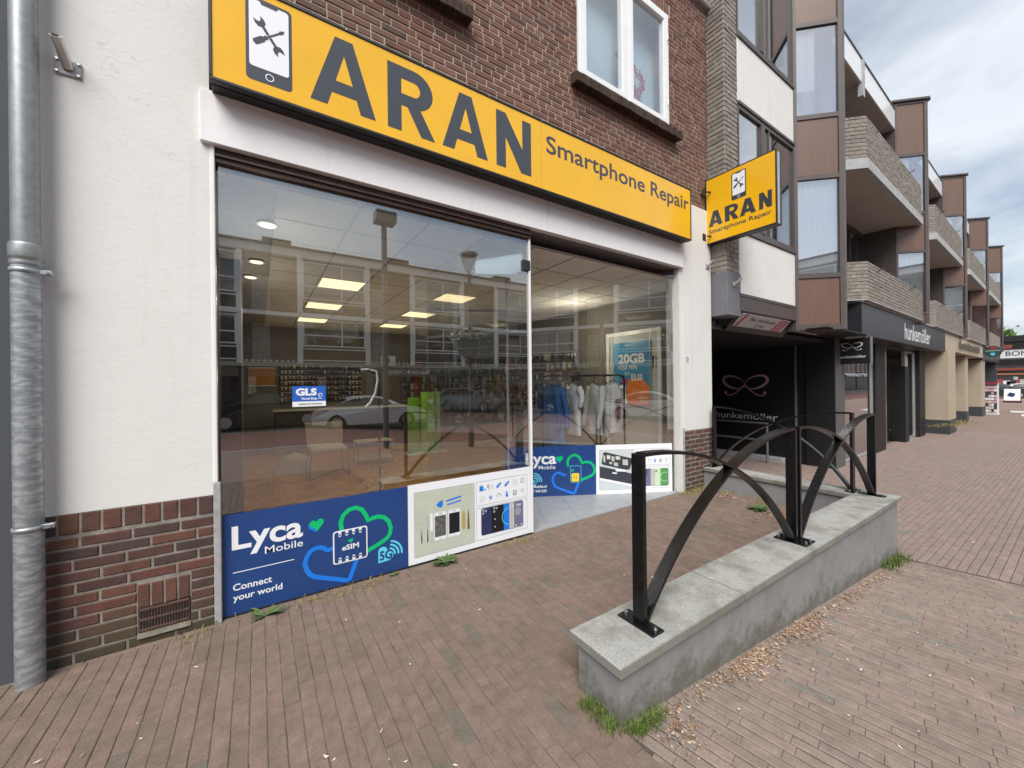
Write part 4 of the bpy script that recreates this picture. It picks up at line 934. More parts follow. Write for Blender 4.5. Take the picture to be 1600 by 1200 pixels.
def icon_grid(pr, x0, y0, x1, y1, k):
    dk, ln = M['blue'], M['greyline']; W_, H_ = (x1-x0)/6, (y1-y0)/2
    c = lambda i, j: (x0+W_*(i+.5), y0+H_*(1-j+.5))
    s_ = W_*.3
    a = c(0, 0); pr.rect('icon', a[0]-s_, a[1]-s_, a[0]+s_*.5, a[1]+s_*.6, M['blue'], k); pr.stroke('icon', [arc(a[0]-s_*.25, a[1]+s_*.6, s_*.5, 0, 180, 8)], .003, ln, k); pr.rect('icon', a[0]+s_*.8, a[1]-s_, a[0]+s_*1.3, a[1]-s_*.4, M['blue'], k)
    a = c(1, 0); pr.stroke('icon', [[(a[0]-s_, a[1]-s_*.2), (a[0]-s_*.5, a[1]-s_), (a[0], a[1]-s_*.8), (a[0]+s_*.2, a[1]+s_*.5), (a[0]+s_*.8, a[1]+s_*.4), (a[0]+s_*.9, a[1]-s_)]], .004, ln, k); pr.rect('icon', a[0]-s_*1.2, a[1]-s_*.3, a[0]-s_*.8, a[1]+s_*.8, M['letter'], k)
    for i in (2, 3):
        a = c(i, 0); q = .7
        for t0, t1, w_ in ((-1.1, -.35, .45), (-.2, .45, .42), (.6, 1.1, .36)):
            dx_, dy_ = math.cos(q)*s_, math.sin(q)*s_; nx_, ny_ = -math.sin(q)*s_*w_, math.cos(q)*s_*w_
            pr.poly('icon', [(a[0]+dx_*t0+nx_, a[1]+dy_*t0+ny_), (a[0]+dx_*t0-nx_, a[1]+dy_*t0-ny_), (a[0]+dx_*t1-nx_, a[1]+dy_*t1-ny_), (a[0]+dx_*t1+nx_, a[1]+dy_*t1+ny_)], dk, k)
    a = c(4, 0); pr.stroke('icon', [[(a[0]-s_*.7, a[1]-s_), (a[0]-s_*.7, a[1]+s_), (a[0]-s_*.1, a[1]+s_), (a[0]+s_*.1, a[1]-s_), (a[0]+s_*.7, a[1]-s_), (a[0]+s_*.7, a[1]+s_)]], .003, ln, k)
    a = c(5, 0); pr.stroke('icon', [arc(a[0], a[1]+s_*.2, s_*.9, 0, 360, 16), arc(a[0], a[1]+s_*.2, s_*.55, 0, 360, 14), [(a[0], a[1]-s_*.7), (a[0], a[1]-s_*1.3)]], .003, ln, k)
    a = c(0, 1); pr.stroke('icon', [[(a[0]-s_, a[1]-s_*.7), (a[0]+s_*.2, a[1]+s_*.9), (a[0]+s_*1.1, a[1]+s_*.4), (a[0], a[1]-s_*1.1), (a[0]-s_, a[1]-s_*.7)]], .003, ln, k)
    a = c(1, 1); pr.disc('icon', [(a[0], a[1], s_*.6)], dk, k); pr.disc('icon', [(a[0], a[1], s_*.25)], M['white'], k+1); pr.stroke('icon', [[(a[0], a[1]-s_*.5), (a[0], a[1]-s_*1.3)]], .003, ln, k)
    a = c(2, 1); pr.stroke('icon', [arc(a[0], a[1], s_*.8, -30, 210, 14)], .006, ln, k)
    a = c(3, 1); pr.rrect('icon', a[0]-s_*.5, a[1]-s_*.9, a[0]+s_*.5, a[1]+s_*.9, s_*.15, dk, k); pr.rect('icon', a[0], a[1], a[0]+s_*.4, a[1]+s_*.7, M['white'], k+1)
    a = c(4, 1); pr.stroke('icon', [[(a[0]-s_*.6, a[1]-s_*.8), (a[0]-s_*.6, a[1]+s_*.8), (a[0]+s_*.3, a[1]+s_*.8), (a[0]+s_*.6, a[1]+s_*.5), (a[0]+s_*.6, a[1]-s_*.8), (a[0]-s_*.6, a[1]-s_*.8)]], .005, M['letter'], k); pr.rect('icon', a[0]-s_*.3, a[1]-s_*.4, a[0]+s_*.3, a[1]+s_*.1, M['greyline'], k)
    a = c(5, 1); pr.stroke('icon', [[(a[0]-s_*.8, a[1]+s_*.3), (a[0]-s_*.2, a[1]+s_*.8), (a[0]+s_*.6, a[1]+s_*.7), (a[0]+s_*.7, a[1]), (a[0]-s_*.8, a[1]+s_*.3)], [(a[0], a[1]), (a[0]+s_*.6, a[1]-s_*1.1)]], .003, ln, k)
def phones_poster(root, O, U, N, W, variant):
    H = .70
    obj('panel', MB().extr([(0, 0), (W, 0), (W, H), (0, H)], O, U, Z, N, 0, .006), M['white'], root)
    pr = Print(root, Vector(O) + Vector(N)*.006, U, Z, N); k = W/1.31
    def sx(v): return v*k
    pr.frame('border', sx(.052), .055, sx(.645), .63, .003, M['greyline'], 0); pr.frame('border', sx(.665), .395, sx(1.262), .63, .003, M['greyline'], 0); pr.frame('border', sx(.665), .060, sx(1.262), .375, .003, M['greyline'], 0)
    icon_grid(pr, sx(.68), .405, sx(1.25), .62, 1)
    if variant == 0:
        pr.rect('photo_ground', sx(.055), .058, sx(.642), .627, M['sage'], 0)
        for x_, dx_ in ((.085, .03), (.115, -.005), (.155, .012), (.175, -.01)): pr.poly('tweezer', [(sx(x_), .42), (sx(x_+.012), .43), (sx(x_+dx_+.014), .17), (sx(x_+dx_+.004), .165)], M['silver'], 1)
        pr.rrect('brush', sx(.198), .18, sx(.222), .42, .008, M['white'], 1); pr.rrect('brush_tip', sx(.200), .17, sx(.220), .26, .006, M['silver'], 2)
        for x_, scr in ((.232, M['broken']), (.370, M['phoneblack'])):
            pr.rrect('phone_body', sx(x_), .160, sx(x_+.126), .418, .016, M['white'], 1); pr.frame('phone_edge', sx(x_+.004), .165, sx(x_+.122), .413, .0015, M['greyline'], 2)
            pr.rect('phone_screen', sx(x_+.010), .195, sx(x_+.116), .385, scr, 2); pr.rect('phone_speaker', sx(x_+.05), .399, sx(x_+.076), .403, M['letter'], 3)
            pr.stroke('home_button', [arc(sx(x_+.063), .178, .007, 0, 360, 12)], .0015, M['greyline'], 3)
        pr.poly('pry_tool', [(sx(.258), .485), (sx(.275), .505), (sx(.318), .525), (sx(.322), .485), (sx(.312), .455), (sx(.28), .462)], M['blue'], 1)
        pr.stroke('pry_bar', [[(sx(.355), .505), (sx(.505), .525)]], .015, M['blue'], 1); pr.stroke('pry_bar', [[(sx(.362), .470), (sx(.505), .487)]], .012, M['blue'], 1)
        pr.poly('screwdriver', [(sx(.51), .21), (sx(.545), .21), (sx(.545), .345), (sx(.533), .385), (sx(.525), .385), (sx(.51), .345)], M['gold'], 1); pr.poly('screwdriver', [(sx(.565), .20), (sx(.59), .20), (sx(.585), .34), (sx(.576), .395), (sx(.57), .34)], M['brown'], 1)
        # row of phones
        y0, y1 = .10, .365
        pr.rrect('phone', sx(.715), y0, sx(1.205), y1, .018, M['phoneblue'], 1)
        pr.rect('phone', sx(.83), y0, sx(.97), y1, M['phoneblack'], 2); pr.disc('camera_lens', [(sx(.735), .345, .013), (sx(.765), .335, .013), (sx(.735), .315, .013), (sx(.86), .345, .013), (sx(.89), .340, .012), (sx(.86), .31, .012)], M['greyline'], 3)
        pr.rect('phone', sx(.97), y0, sx(1.035), y1, M['blue'], 3); pr.stroke('ring', [arc(sx(1.035), .235, .085, 95, 265, 14)], .008, M['cyan'], 4); pr.rect('phone', sx(1.035), y0, sx(1.095), y1, M['silver'], 4)
        pr.disc('camera_lens', [(sx(1.065), .325, .020)], M['white'], 5); pr.disc('camera_lens', [(sx(1.065), .332, .008), (sx(1.065), .314, .006)], M['letter'], 6)
        pr.rrect('phone', sx(1.095), y0+.004, sx(1.205), y1-.004, .014, M['violet'], 5); pr.disc('wallpaper', [(sx(1.14), .26, .04)], M['greyline'], 6); pr.text('lettering', '12:00', sx(1.115), .315, M['white'], 7, h=.025, w=sx(.06), weight=.02)
        pr.disc('camera_lens', [(sx(.865), .235, .006), (sx(.865), .16, .006), (sx(1.115), .12, .008), (sx(1.18), .12, .008)], M['white'], 7)
    else:
        pr.rect('photo_ground', sx(.055), .058, sx(.642), .627, M['sage2'], 0)
        pr.poly('tablet', [(sx(.058), .40), (sx(.40), .33), (sx(.64), .27), (sx(.64), .12), (sx(.058), .235)], M['letter'], 1); pr.poly('tablet_edge', [(sx(.058), .235), (sx(.64), .12), (sx(.64), .085), (sx(.058), .20)], M['white'], 2)
        pr.poly('phone_board', [(sx(.09), .44), (sx(.12), .585), (sx(.15), .60), (sx(.60), .50), (sx(.61), .46), (sx(.57), .34), (sx(.50), .34), (sx(.12), .42)], M['letter'], 3)
        pr.polys('board_parts', [[(sx(a), b_), (sx(a+w_), b_-.01), (sx(a+w_), b_+h_-.01), (sx(a), b_+h_)] for a, b_, w_, h_ in ((.12, .46, .035, .10), (.18, .50, .06, .06), (.26, .47, .05, .07), (.33, .49, .08, .05), (.30, .40, .07, .05), (.45, .41, .09, .08), (.22, .43, .05, .03))], M['silver'], 4)
        pr.polys('board_parts', [[(sx(a), b_), (sx(a+w_), b_-.008), (sx(a+w_), b_+h_-.008), (sx(a), b_+h_)] for a, b_, w_, h_ in ((.19, .51, .02, .04), (.22, .515, .012, .03), (.35, .50, .02, .03), (.27, .29, .08, .02), (.33, .32, .16, .03))], M['white'], 5)
        cols = [M['orange'], M['violet'], M['silver'], M['mint'], M['leafgreen']]; xs = [.69, .83, .93, 1.005, 1.10, 1.235]
        for i, c_ in enumerate(cols): pr.rrect('phone', sx(xs[i]), .095, sx(xs[i+1]+.004), .345, .014, c_, 1+i)
        pr.disc('camera_lens', [(sx(.725), .315, .013), (sx(.725), .27, .013), (sx(.765), .295, .013), (sx(.86), .32, .010), (sx(.86), .29, .010), (sx(.86), .26, .010), (sx(1.025), .305, .012)], M['letter'], 7); pr.stroke('ring', [arc(sx(1.17), .22, .065, 60, 300, 14)], .008, M['mint'], 8)
def broken_mat():
    m, t, b_, geo = base('cracked_screen_print', 0.3, 0.5); v = N_(t, 'ShaderNodeTexVoronoi'); v.feature = 'DISTANCE_TO_EDGE'; v.inputs['Scale'].default_value = 75
    t.links.new(geo.outputs['Position'], v.inputs['Vector']); c = ramp(t, v.outputs[0], [(0.0, (0.45,)*3), (0.09, (0.02,)*3), (1.0, (0.01,)*3)]); t.links.new(c, b_.inputs['Base Color']); return m
M['broken'] = broken_mat(); M['brown'] = mat('brown_print', (0.16, 0.10, 0.035), 0.5); M['sage2'] = mat('pale_grey_print', (0.55, 0.60, 0.62), 0.4)
r_ = thing('window_poster', 'navy Lyca Mobile eSIM poster with two heart outlines at the foot of the display window', 'poster', (-0.22, 3.31, 0)); lyca(r_, (-0.22, 3.312, .006), X, -Y, 0)
r_ = thing('window_poster', 'white poster with two phones and repair tools on a sage photo below the display window', 'poster', (1.08, 3.31, 0)); phones_poster(r_, (1.078, 3.312, .014), X, -Y, 1.325, 0)
r_ = thing('window_poster', 'navy Lyca Mobile poster with a yellow sim chip on the angled entrance window', 'poster', along(-.36, 0, 0)); lyca(r_, along(-.362, .004, .006), D3, N3, 1)
r_ = thing('window_poster', 'white poster with an opened phone and coloured phones on the angled entrance window', 'poster', along(.936, 0, 0)); phones_poster(r_, along(.936, .004, .006), D3, N3, 1.135, 1)
# parcel shop sticker
def PN(x, y, n):                                       # where a sight line meets the glass plane
    d = FW + R2*((x-800)/600) - U2*((y-599)/600); t = n/d.y; return Vector((0, 0, EYE)) + d*t
q0, q1 = PN(457, 636, 3.312), PN(509, 603, 3.312)
r_ = thing('window_sticker', 'blue and white GLS Parcel Shop sticker on the display window', 'sticker', (q0.x, 3.31, q0.z)); w_, h_ = q1.x-q0.x, q1.z-q0.z
pr = Print(r_, (q0.x, 3.317, q0.z), X, Z, -Y); pr.rect('sticker_base', 0, 0, w_, h_, M['white'], 0); pr.rect('blue_field', 0, h_*.26, w_, h_, M['glsblue'] if 'glsblue' in M else mat('sticker_blue', (0.02, 0.12, 0.48), 0.4), 1)
pr.text('lettering', 'GLS', w_*.10, h_*.56, M['white'], 2, h=h_*.32, w=w_*.62, weight=.05); pr.text('lettering', 'Parcel Shop', w_*.27, h_*.34, M['white'], 2, h=h_*.11, w=w_*.46, weight=.03)
pr.stroke('pin', [arc(w_*.83, h_*.56, w_*.055, -60, 240, 12) + [(w_*.83, h_*.40)]], w_*.022, M['white'], 2); pr.rect('pin_foot', w_*.76, h_*.37, w_*.90, h_*.39, M['white'], 2); pr.text('lettering', 'ophalen & versturen', w_*.18, h_*.10, M['letter'], 2, h=h_*.07, w=w_*.70, weight=.02)

# ================================================================== LOW WALL WITH RAILINGS
pw = thing('low_wall', 'low grey rendered wall with granite slabs on top, running along the terrace and turning to the shop', 'wall', (1.4, 1.3, 0))
obj('wall_body', MB().prism([(1.385, 1.215), (5.905, 1.215), (5.905, 3.262), (5.62, 3.262), (5.62, 1.495), (1.385, 1.495)], -.5, 0.252), M['concrete'], pw)
def slab(poly):
    n = len(poly); r = .006; c = Vector((sum(p[0] for p in poly)/n, sum(p[1] for p in poly)/n, 0)); z0, z1 = .253, .301
    ins = [tuple((Vector((p[0], p[1], 0)) + (c - Vector((p[0], p[1], 0))).normalized()*r*1.3)[:2]) for p in poly]
    vs = [(p[0], p[1], z0) for p in poly] + [(p[0], p[1], z1-r) for p in poly] + [(p[0], p[1], z1) for p in ins]
    fs = [tuple(range(n))[::-1], tuple(range(2*n, 3*n))] + [(k*n+i, k*n+(i+1) % n, (k+1)*n+(i+1) % n, (k+1)*n+i) for k in (0, 1) for i in range(n)]
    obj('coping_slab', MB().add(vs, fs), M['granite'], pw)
ya, yb, gp_ = 1.186, 1.528, .0045
for a, b_ in ((1.350, 2.47), (2.47, 3.60), (3.60, 4.46), (4.46, 5.32)): slab([(a+gp_, ya), (b_-gp_, ya), (b_-gp_, yb), (a+gp_, yb)])
slab([(5.32+gp_, ya), (5.935, ya), (5.935, yb), (5.595, yb), (5.32+gp_, yb)])
for x_ in (2.47, 3.60, 4.46, 5.32): obj('slab_joint', MB().box((x_-.006, ya+.006, .25), (x_+.006, yb-.006, .2955)), M['joint'], pw)
obj('slab_joint', MB().box((5.60, 2.294, .25), (5.93, 2.306, .2955)), M['joint'], pw)
for a, b_ in ((yb, 2.30), (2.30, 3.262)): slab([(5.595, a+gp_), (5.935, a+gp_), (5.935, b_-gp_), (5.595, b_-gp_)])

def railing_panel(name, lab, P0, P1, grp, h=0.92):
    P0, P1 = Vector(P0), Vector(P1); D = (P1-P0); Ln = D.length; D.normalize(); Wv = Vector((-D.y, D.x, 0)); mid = (P0+P1)/2
    r_ = thing(name, lab, 'railing', (mid.x, mid.y, P0.z), 0, grp)
    W, T = 0.072, 0.020
    for p in (P0, P1):
        obj('post', MB().extr([(-T/2-.004, .012), (T/2+.004, .012), (T/2+.004, h-.008), (-T/2-.004, h-.008)], p, D, Z, Wv, -W/2, W/2), M['black'], r_)
        pl = obj('foot_plate', MB().extr([(-.045, 0.0), (.045, 0.0), (.045, .010), (-.045, .010)], p, D, Z, Wv, -.115, .115), M['black'], r_)
        for q in (-.095, .095):
            c = p + Wv*q; obj('bolt', MB().tube([c + Z*.010, c + Z*.022], .011, 6).tube([c + Z*.022, c + Z*.032], .006, 6), M['bolt'], pl)
    n = 26; L2 = Ln - .03
    def arc_path(rev):
        pts = []
        Hh = h-.024; Rr = (L2*L2 + Hh*Hh)/(2*Hh); am = math.asin(L2/Rr)
        for k in range(n+1):
            a = am*k/n; x = Rr*math.sin(a); zz = Hh + .012 - Rr*(1-math.cos(a))
            pts.append((Ln-.015-x if rev else .015+x, zz))
        return pts
    for rev in (False, True):
        path = [P0 + D*x + Z*zz for x, zz in arc_path(rev)]
        obj('arched_bar', MB().bar(path, Wv*(W-.004 if rev else W-.012), T), M['black'], r_)
    q = MB()
    xm = Ln*.5; 
    # the little bolt at the crossing
    kk = arc_path(False); best = min(kk, key=lambda t: abs(t[0]-Ln/2)); c = P0 + D*(Ln/2) + Z*(best[1]+.012)
    obj('crossing_bolt', MB().tube([c, c+Z*.018], .008, 6), M['bolt'], r_)
    return r_
railing_panel('arched_railing', 'near black railing panel with two crossing arches on the granite wall', (1.70, 1.352, .301), (3.585, 1.352, .301), 'arched railings on the low wall')
railing_panel('arched_railing', 'black railing panel with crossing arches at the far end of the granite wall', (3.665, 1.352, .301), (5.745, 1.385, .301), 'arched railings on the low wall')
railing_panel('arched_railing', 'black railing panel with crossing arches between the low wall corner and the shop pier', (5.775, 1.56, .301), (5.80, 3.20, .301), 'arched railings on the low wall')
rt_ = thing('tube_railing', 'grey tube handrail beside the black bow advertisement in the passage', 'railing', (10.2, 4.3, -.38))
M['greytube'] = mat('grey_painted_tube', (0.16, 0.165, 0.175), 0.45)
obj('post', MB().tube([(10.15, 4.32, -.38), (10.15, 4.32, .58)], .026, 10), M['greytube'], rt_)
obj('post', MB().tube([(10.15, 6.2, -.38), (10.15, 6.2, .58)], .026, 10), M['greytube'], rt_)
for zz in (.57, .16): obj('rail', MB().tube([(10.15, 4.30, zz), (10.15, 6.5, zz)], .024, 10), M['greytube'], rt_)

# grass, weeds, litter
M['grass'] = brick_mat('grass_blade', [(0, (0.075, 0.13, 0.02)), (0.5, (0.11, 0.17, 0.035)), (1, (0.16, 0.19, 0.06))], dirt_amt=0.0, bump=0)
M['strawgrass'] = brick_mat('dry_grass_blade', [(0, (0.24, 0.22, 0.08)), (0.5, (0.32, 0.27, 0.11)), (1, (0.18, 0.21, 0.05))], dirt_amt=0.0, bump=0)
def tuft(name, lab, pts, n, h, sp, mt, seed, cat='grass', stuff=True, bw=.006):
    rr = random.Random(seed); b = MB()
    for k in range(n):
        p = pts[rr.randrange(len(pts))]; x, y = p[0]+rr.gauss(0, sp), p[1]+rr.gauss(0, sp*.8); z = zslope(x, y) if y < 1.3 else 0.0
        a = rr.random()*6.28; hh = h*(.45+.75*rr.random()); ln = hh*(.25+.8*rr.random()); w = bw*(.5+rr.random()*.6)
        dx_, dy_ = math.cos(a), math.sin(a); px_, py_ = -dy_*w/2, dx_*w/2
        b.add([(x-px_, y-py_, z-.005), (x+px_, y+py_, z-.005), (x+px_*.8+dx_*ln*.35, y+py_*.8+dy_*ln*.35, z+hh*.62), (x-px_*.8+dx_*ln*.35, y-py_*.8+dy_*ln*.35, z+hh*.62), (x+dx_*ln, y+dy_*ln, z+hh*.86)], [(0,1,2,3), (3,2,4)])
    o = obj(name, b, mt); tag(o, lab, cat)
    if stuff: o['kind'] = 'stuff'
    return o
tuft('grass_tuft', 'bright green grass tuft at the near outer corner of the low wall', [(1.46, 1.165), (1.52, 1.16), (1.58, 1.17), (1.42, 1.17)], 430, .05, .024, M['grass'], 1, bw=.0045)
tuft('grass_tuft', 'green grass tuft on the left side of the low wall end', [(1.345, 1.24), (1.35, 1.32), (1.345, 1.38)], 300, .05, .026, M['grass'], 2, bw=.0045)
tuft('grass_tuft', 'green tuft at the far foot of the low wall', [(5.70, 1.17), (5.55, 1.16), (5.35, 1.17), (5.86, 1.16)], 300, .10, .05, M['grass'], 3)
tuft('dry_grass', 'sparse dry grass in the paving joints below the shop posters', [(0.45, 3.19), (0.62, 3.20), (0.78, 3.22), (0.30, 3.2), (-.35, 3.2), (2.2, 3.2), (2.32, 3.15), (2.0, 3.22)], 460, .035, .07, M['strawgrass'], 4)
tuft('dry_grass', 'dry weeds along the foot of the right shop pier and low wall corner', [(5.3, 3.2), (5.5, 3.15), (5.55, 2.9), (5.55, 2.4), (5.1, 3.2), (5.5, 3.3-.2)], 620, .06, .09, M['strawgrass'], 5)
tuft('grass_tuft', 'flat grass patch at the foot of the beige pillar', [(19.8, 2.7), (20.6, 2.6), (21.6, 2.7), (18.9, 2.9)], 500, .08, .22, M['strawgrass'], 6, bw=.012)
def rosette(name, lab, c, n, L_, seed):
    rr = random.Random(seed); r_ = thing(name, lab, 'weed', (c[0], c[1], 0)); b = MB()
    for k in range(n):
        a = rr.random()*6.28; l = L_*(.5+.6*rr.random()); w = l*.085; up = .15+rr.random()*.6
        P = lambda t, s: (c[0]+math.cos(a)*l*t - math.sin(a)*w*s, c[1]+math.sin(a)*l*t*.7 + math.cos(a)*w*s, .004 + l*up*(t - .55*t*t))
        b.add([P(0, .15), P(0, -.15), P(.4, -.9), P(.75, -.8), P(1, 0), P(.75, .8), P(.4, .9)], [tuple(range(7))])
    obj('leaves', b, M['weedleaf'], r_, kind='stuff'); return r_
M['weedleaf'] = mat('weed_leaf', (0.075, 0.13, 0.035), 0.6, noise=0.35, nscale=40)
rosette('weed', 'leafy green weed growing below the white phone poster', (1.38, 3.20), 80, .13, 1)
rosette('weed', 'small flat weed below the Connect your world lettering', (0.02, 3.18), 16, .13, 2)
rosette('weed', 'tiny weed below the right end of the Lyca Mobile poster', (0.93, 3.24), 22, .05, 3)
rosette('weed', 'bushy weed in the inner corner behind the middle railing post', (5.15, 2.3), 70, .16, 4)
M['litter'] = brick_mat('dead_leaf', [(0, (0.22, 0.12, 0.07)), (0.25, (0.36, 0.24, 0.16)), (0.5, (0.48, 0.37, 0.27)), (0.75, (0.20, 0.09, 0.05)), (1, (0.56, 0.46, 0.36))], dirt_amt=0.1, bump=0.1)
def litter(name, lab, spots, n, seed, size=.016, cat='leaf litter', mt=None, zf=None):
    rr = random.Random(seed); b = MB()
    for k in range(n):
        x, y, sx_, sy_ = spots[rr.randrange(len(spots))]; x += rr.gauss(0, sx_); y -= abs(rr.gauss(0, sy_)); z = (zslope(x, y) if y < 1.3 and x < 5.95 else (0 if x < 5.6 else -.38)) + rr.random()*.012 + .002
        a = rr.random()*6.28; l = size*(.5+rr.random()); w = l*(.25+.35*rr.random()); t1, t2 = rr.gauss(0, .35), rr.gauss(0, .35)
        c_, s_ = math.cos(a), math.sin(a); P = lambda u, v, q: (x+c_*u*l - s_*v*w, y+s_*u*l + c_*v*w, z + abs(u*l*t1) + q*l*.3)
        b.add([P(-1, 0, .2), P(0, -1, abs(t2)), P(1, 0, .3), P(0, 1, 0)], [(0,1,2), (0,2,3)])
    o = obj(name, b, mt or M['litter']); tag(o, lab, cat); o['kind'] = 'stuff'; return o
sp = [(x_, 1.19, .10, .05) for x_ in (1.65, 1.95, 2.15, 2.45, 2.7, 3.0, 3.3, 3.5)] + [(x_, 1.19, .09, .075) for x_ in (2.35, 2.5, 2.6, 3.05, 3.2, 3.35)]*3 + [(x_, 1.18, .12, .05) for x_ in (3.9, 4.2, 4.6, 5.0)]*2 + [(1.62, 1.1, .06, .06)]*3
litter('dead_leaves', 'brown dead leaves and blossom drifted along the outer foot of the low wall', sp, 1600, 5, .0105)
litter('dead_leaves', 'brown leaves gathered in the inner corner of the terrace', [(5.2, 2.2, .2, .15), (5.45, 2.9, .1, .2), (5.45, 1.9, .08, .2)], 420, 6)
M['petalwhite'] = mat('pale_petal', (0.62, 0.55, 0.48), 0.7)
litter('fallen_petals', 'small pale petals scattered over the brick paving', [(0.0, 3.0, .9, 1.1), (1.0, 2.4, 1.2, .8), (6.5, 1.0, 1.6, .8), (3.5, .9, 1.3, .35), (9, 1.5, 2.5, 1.2), (2.6, .6, .6, .3), (0.4, 1.9, .6, .6)], 120, 7, .011, 'petals', M['petalwhite'])

# ================================================================== APARTMENT BUILDING ON THE RIGHT
BO = Vector((8.87, 2.47, 0)); BA = R(1.15)
apt = thing('apartment_building', 'seventies apartment block of buff brick with brown bay windows and shops below', 'building', tuple(BO), BA)
BU = Vector((math.cos(BA), math.sin(BA), 0)); BV = Vector((-math.sin(BA), math.cos(BA), 0))
def W_(u, v, z): return BO + BU*u + BV*v + Z*z
def lb(a, b_): return MB().box(a, b_)
FB = -.42
# buff brick column beside the shop (world coordinates)
col = obj('brick_column', MB().box((5.905, 3.052, 3.27), (6.268, 3.9, 10.5)), M['mortar_buff'], apt)
cells = rows_cells(3.28, 10.4, 0.073, 0.010, 0.215, lambda v: [(0.0, .375)], offs=(0, .5))
lay(col, 'brick', cells, (5.903, 3.043, 0), X, Z, -Y, M['brick_buff'], d=.02, bev=.006, jz=.003, tilt=.015, seed=31, limit=120)
cells = rows_cells(3.28, 10.4, 0.073, 0.010, 0.215, lambda v: [(0.0, .45)], offs=(.5, .0))
lay(col, 'brick', cells, (5.894, 3.50, 0), -Y, Z, -X, M['brick_buff'], d=.02, bev=.006, jz=.003, tilt=.015, seed=32, limit=170)
obj('grey_pillar_head', MB().bbox((5.90, 3.03, 2.60), (6.30, 3.9, 3.27), .006), mat('grey_painted_block', (0.145, 0.147, 0.16), 0.7, noise=.15, nscale=4), apt)
socket(6.10, 3.08, 3.03, 'grey flagpole socket on the painted block under the buff brick column', 0.5, .8)
# window wall between column and first bay
def wall_win(z0, z1):
    fr = MB(); s0, s1, yf, yb = 6.272, 8.33, 3.03, 3.11; w = .06
    fr.box((s0, yf, z0), (s1, yb, z0+w)).box((s0, yf, z1-w), (s1, yb, z1)).box((s0, yf, z0+w), (s0+w*.5, yb, z1-w)).box((s1-w, yf, z0+w), (s1, yb, z1-w)).box((7.02, yf-.01, z0+w), (7.14, yb, z1-w)).box((7.30, yf+.005, z0+w), (7.35, yb, z1-w))
    f_ = obj('window', fr, M['brownframe'], apt)
    obj('pane', MB().box((s0+.03, 3.06, z0+w), (7.02, 3.066, z1-w)).box((7.14, 3.06, z0+w), (s1-w, 3.066, z1-w)), M['mirrorglass'], f_)
    obj('room', MB().box((s0, 3.6, z0), (s1, 3.62, z1)), M['curtain'], f_)
wall_win(3.98, 5.92); wall_win(7.03, 8.9)
for z0, z1 in ((2.97, 3.92), (5.98, 6.97), (8.96, 10.0)):
    obj('white_panel', MB().bbox((6.275, 3.035, z0), (8.33, 3.10, z1), .004), M['plaster2'], apt)
    obj('panel_rail', MB().bbox((6.27, 3.012, z0-.055), (8.345, 3.09, z0-.004), .004).bbox((6.27, 3.012, z1+.004), (8.345, 3.09, z1+.055), .004), M['brownframe'], apt)
obj('lower_beam', MB().box((6.28, 3.02, 2.70), (8.36, 3.3, 2.912)), M['brownframe'], apt)
# passage
pas = M['blackmatt']
obj('sloping_soffit', MB().add([(6.30, 3.035, 2.70), (8.37, 3.035, 2.70), (8.37, 3.30, 2.42), (6.30, 3.30, 2.42)], [(0,1,2,3)]), M['darksteel'], apt)
obj('passage_ceiling', MB().box((5.9, 3.3, 2.42), (10.69, 12, 2.50)).box((8.4, 2.6, 2.535), (10.69, 3.3, 2.549)), M['darksteel'], apt)
obj('passage_wall', MB().box((10.70, 3.18, FB), (10.95, 12, 2.56)), pas, apt)
obj('passage_back', MB().box((5.9, 11.8, FB), (10.9, 12, 2.6)), pas, apt)
obj('passage_kerb', MB().bbox((10.45, 4.1, FB), (10.69, 11, -.28), .01), M['greystrip'], apt)
hs = thing('height_limit_sign', 'white height limit sign with red stripes reading Max. doorrijhoogte 2.1 mtr', 'sign', (7.3, 3.06, 2.62))
nrm_ = Vector((0, -.7263, -.6874)); vv = Vector((0, -.6874, .7263))
obj('sign_board', MB().extr([(6.38, -.12), (8.10, -.12), (8.10, .12), (6.38, .12)], (0, 3.13, 2.588), X, vv, nrm_, -.0, .012), mat('pale_grey_board', (0.52, 0.53, 0.54), 0.5), hs)
pr = Print(hs, Vector((0, 3.13, 2.588)) + nrm_*.012, X, vv, nrm_)
M['signred'] = mat('sign_red', (0.42, 0.02, 0.04), 0.5)
pr.polys('red_stripes', [[(x_, -.12), (x_+.07, -.12), (x_+.17, .12), (x_+.10, .12)] for x_ in (6.42, 7.66, 7.78, 7.90)], M['signred'], 0)
pr.text('lettering', 'Max. doorrijhoogte', 6.74, .012, M['letter'], 0, h=.062, w=.90, weight=.02); pr.text('lettering', '2.1 mtr', 7.02, -.088, M['letter'], 0, h=.06, w=.34, weight=.02)
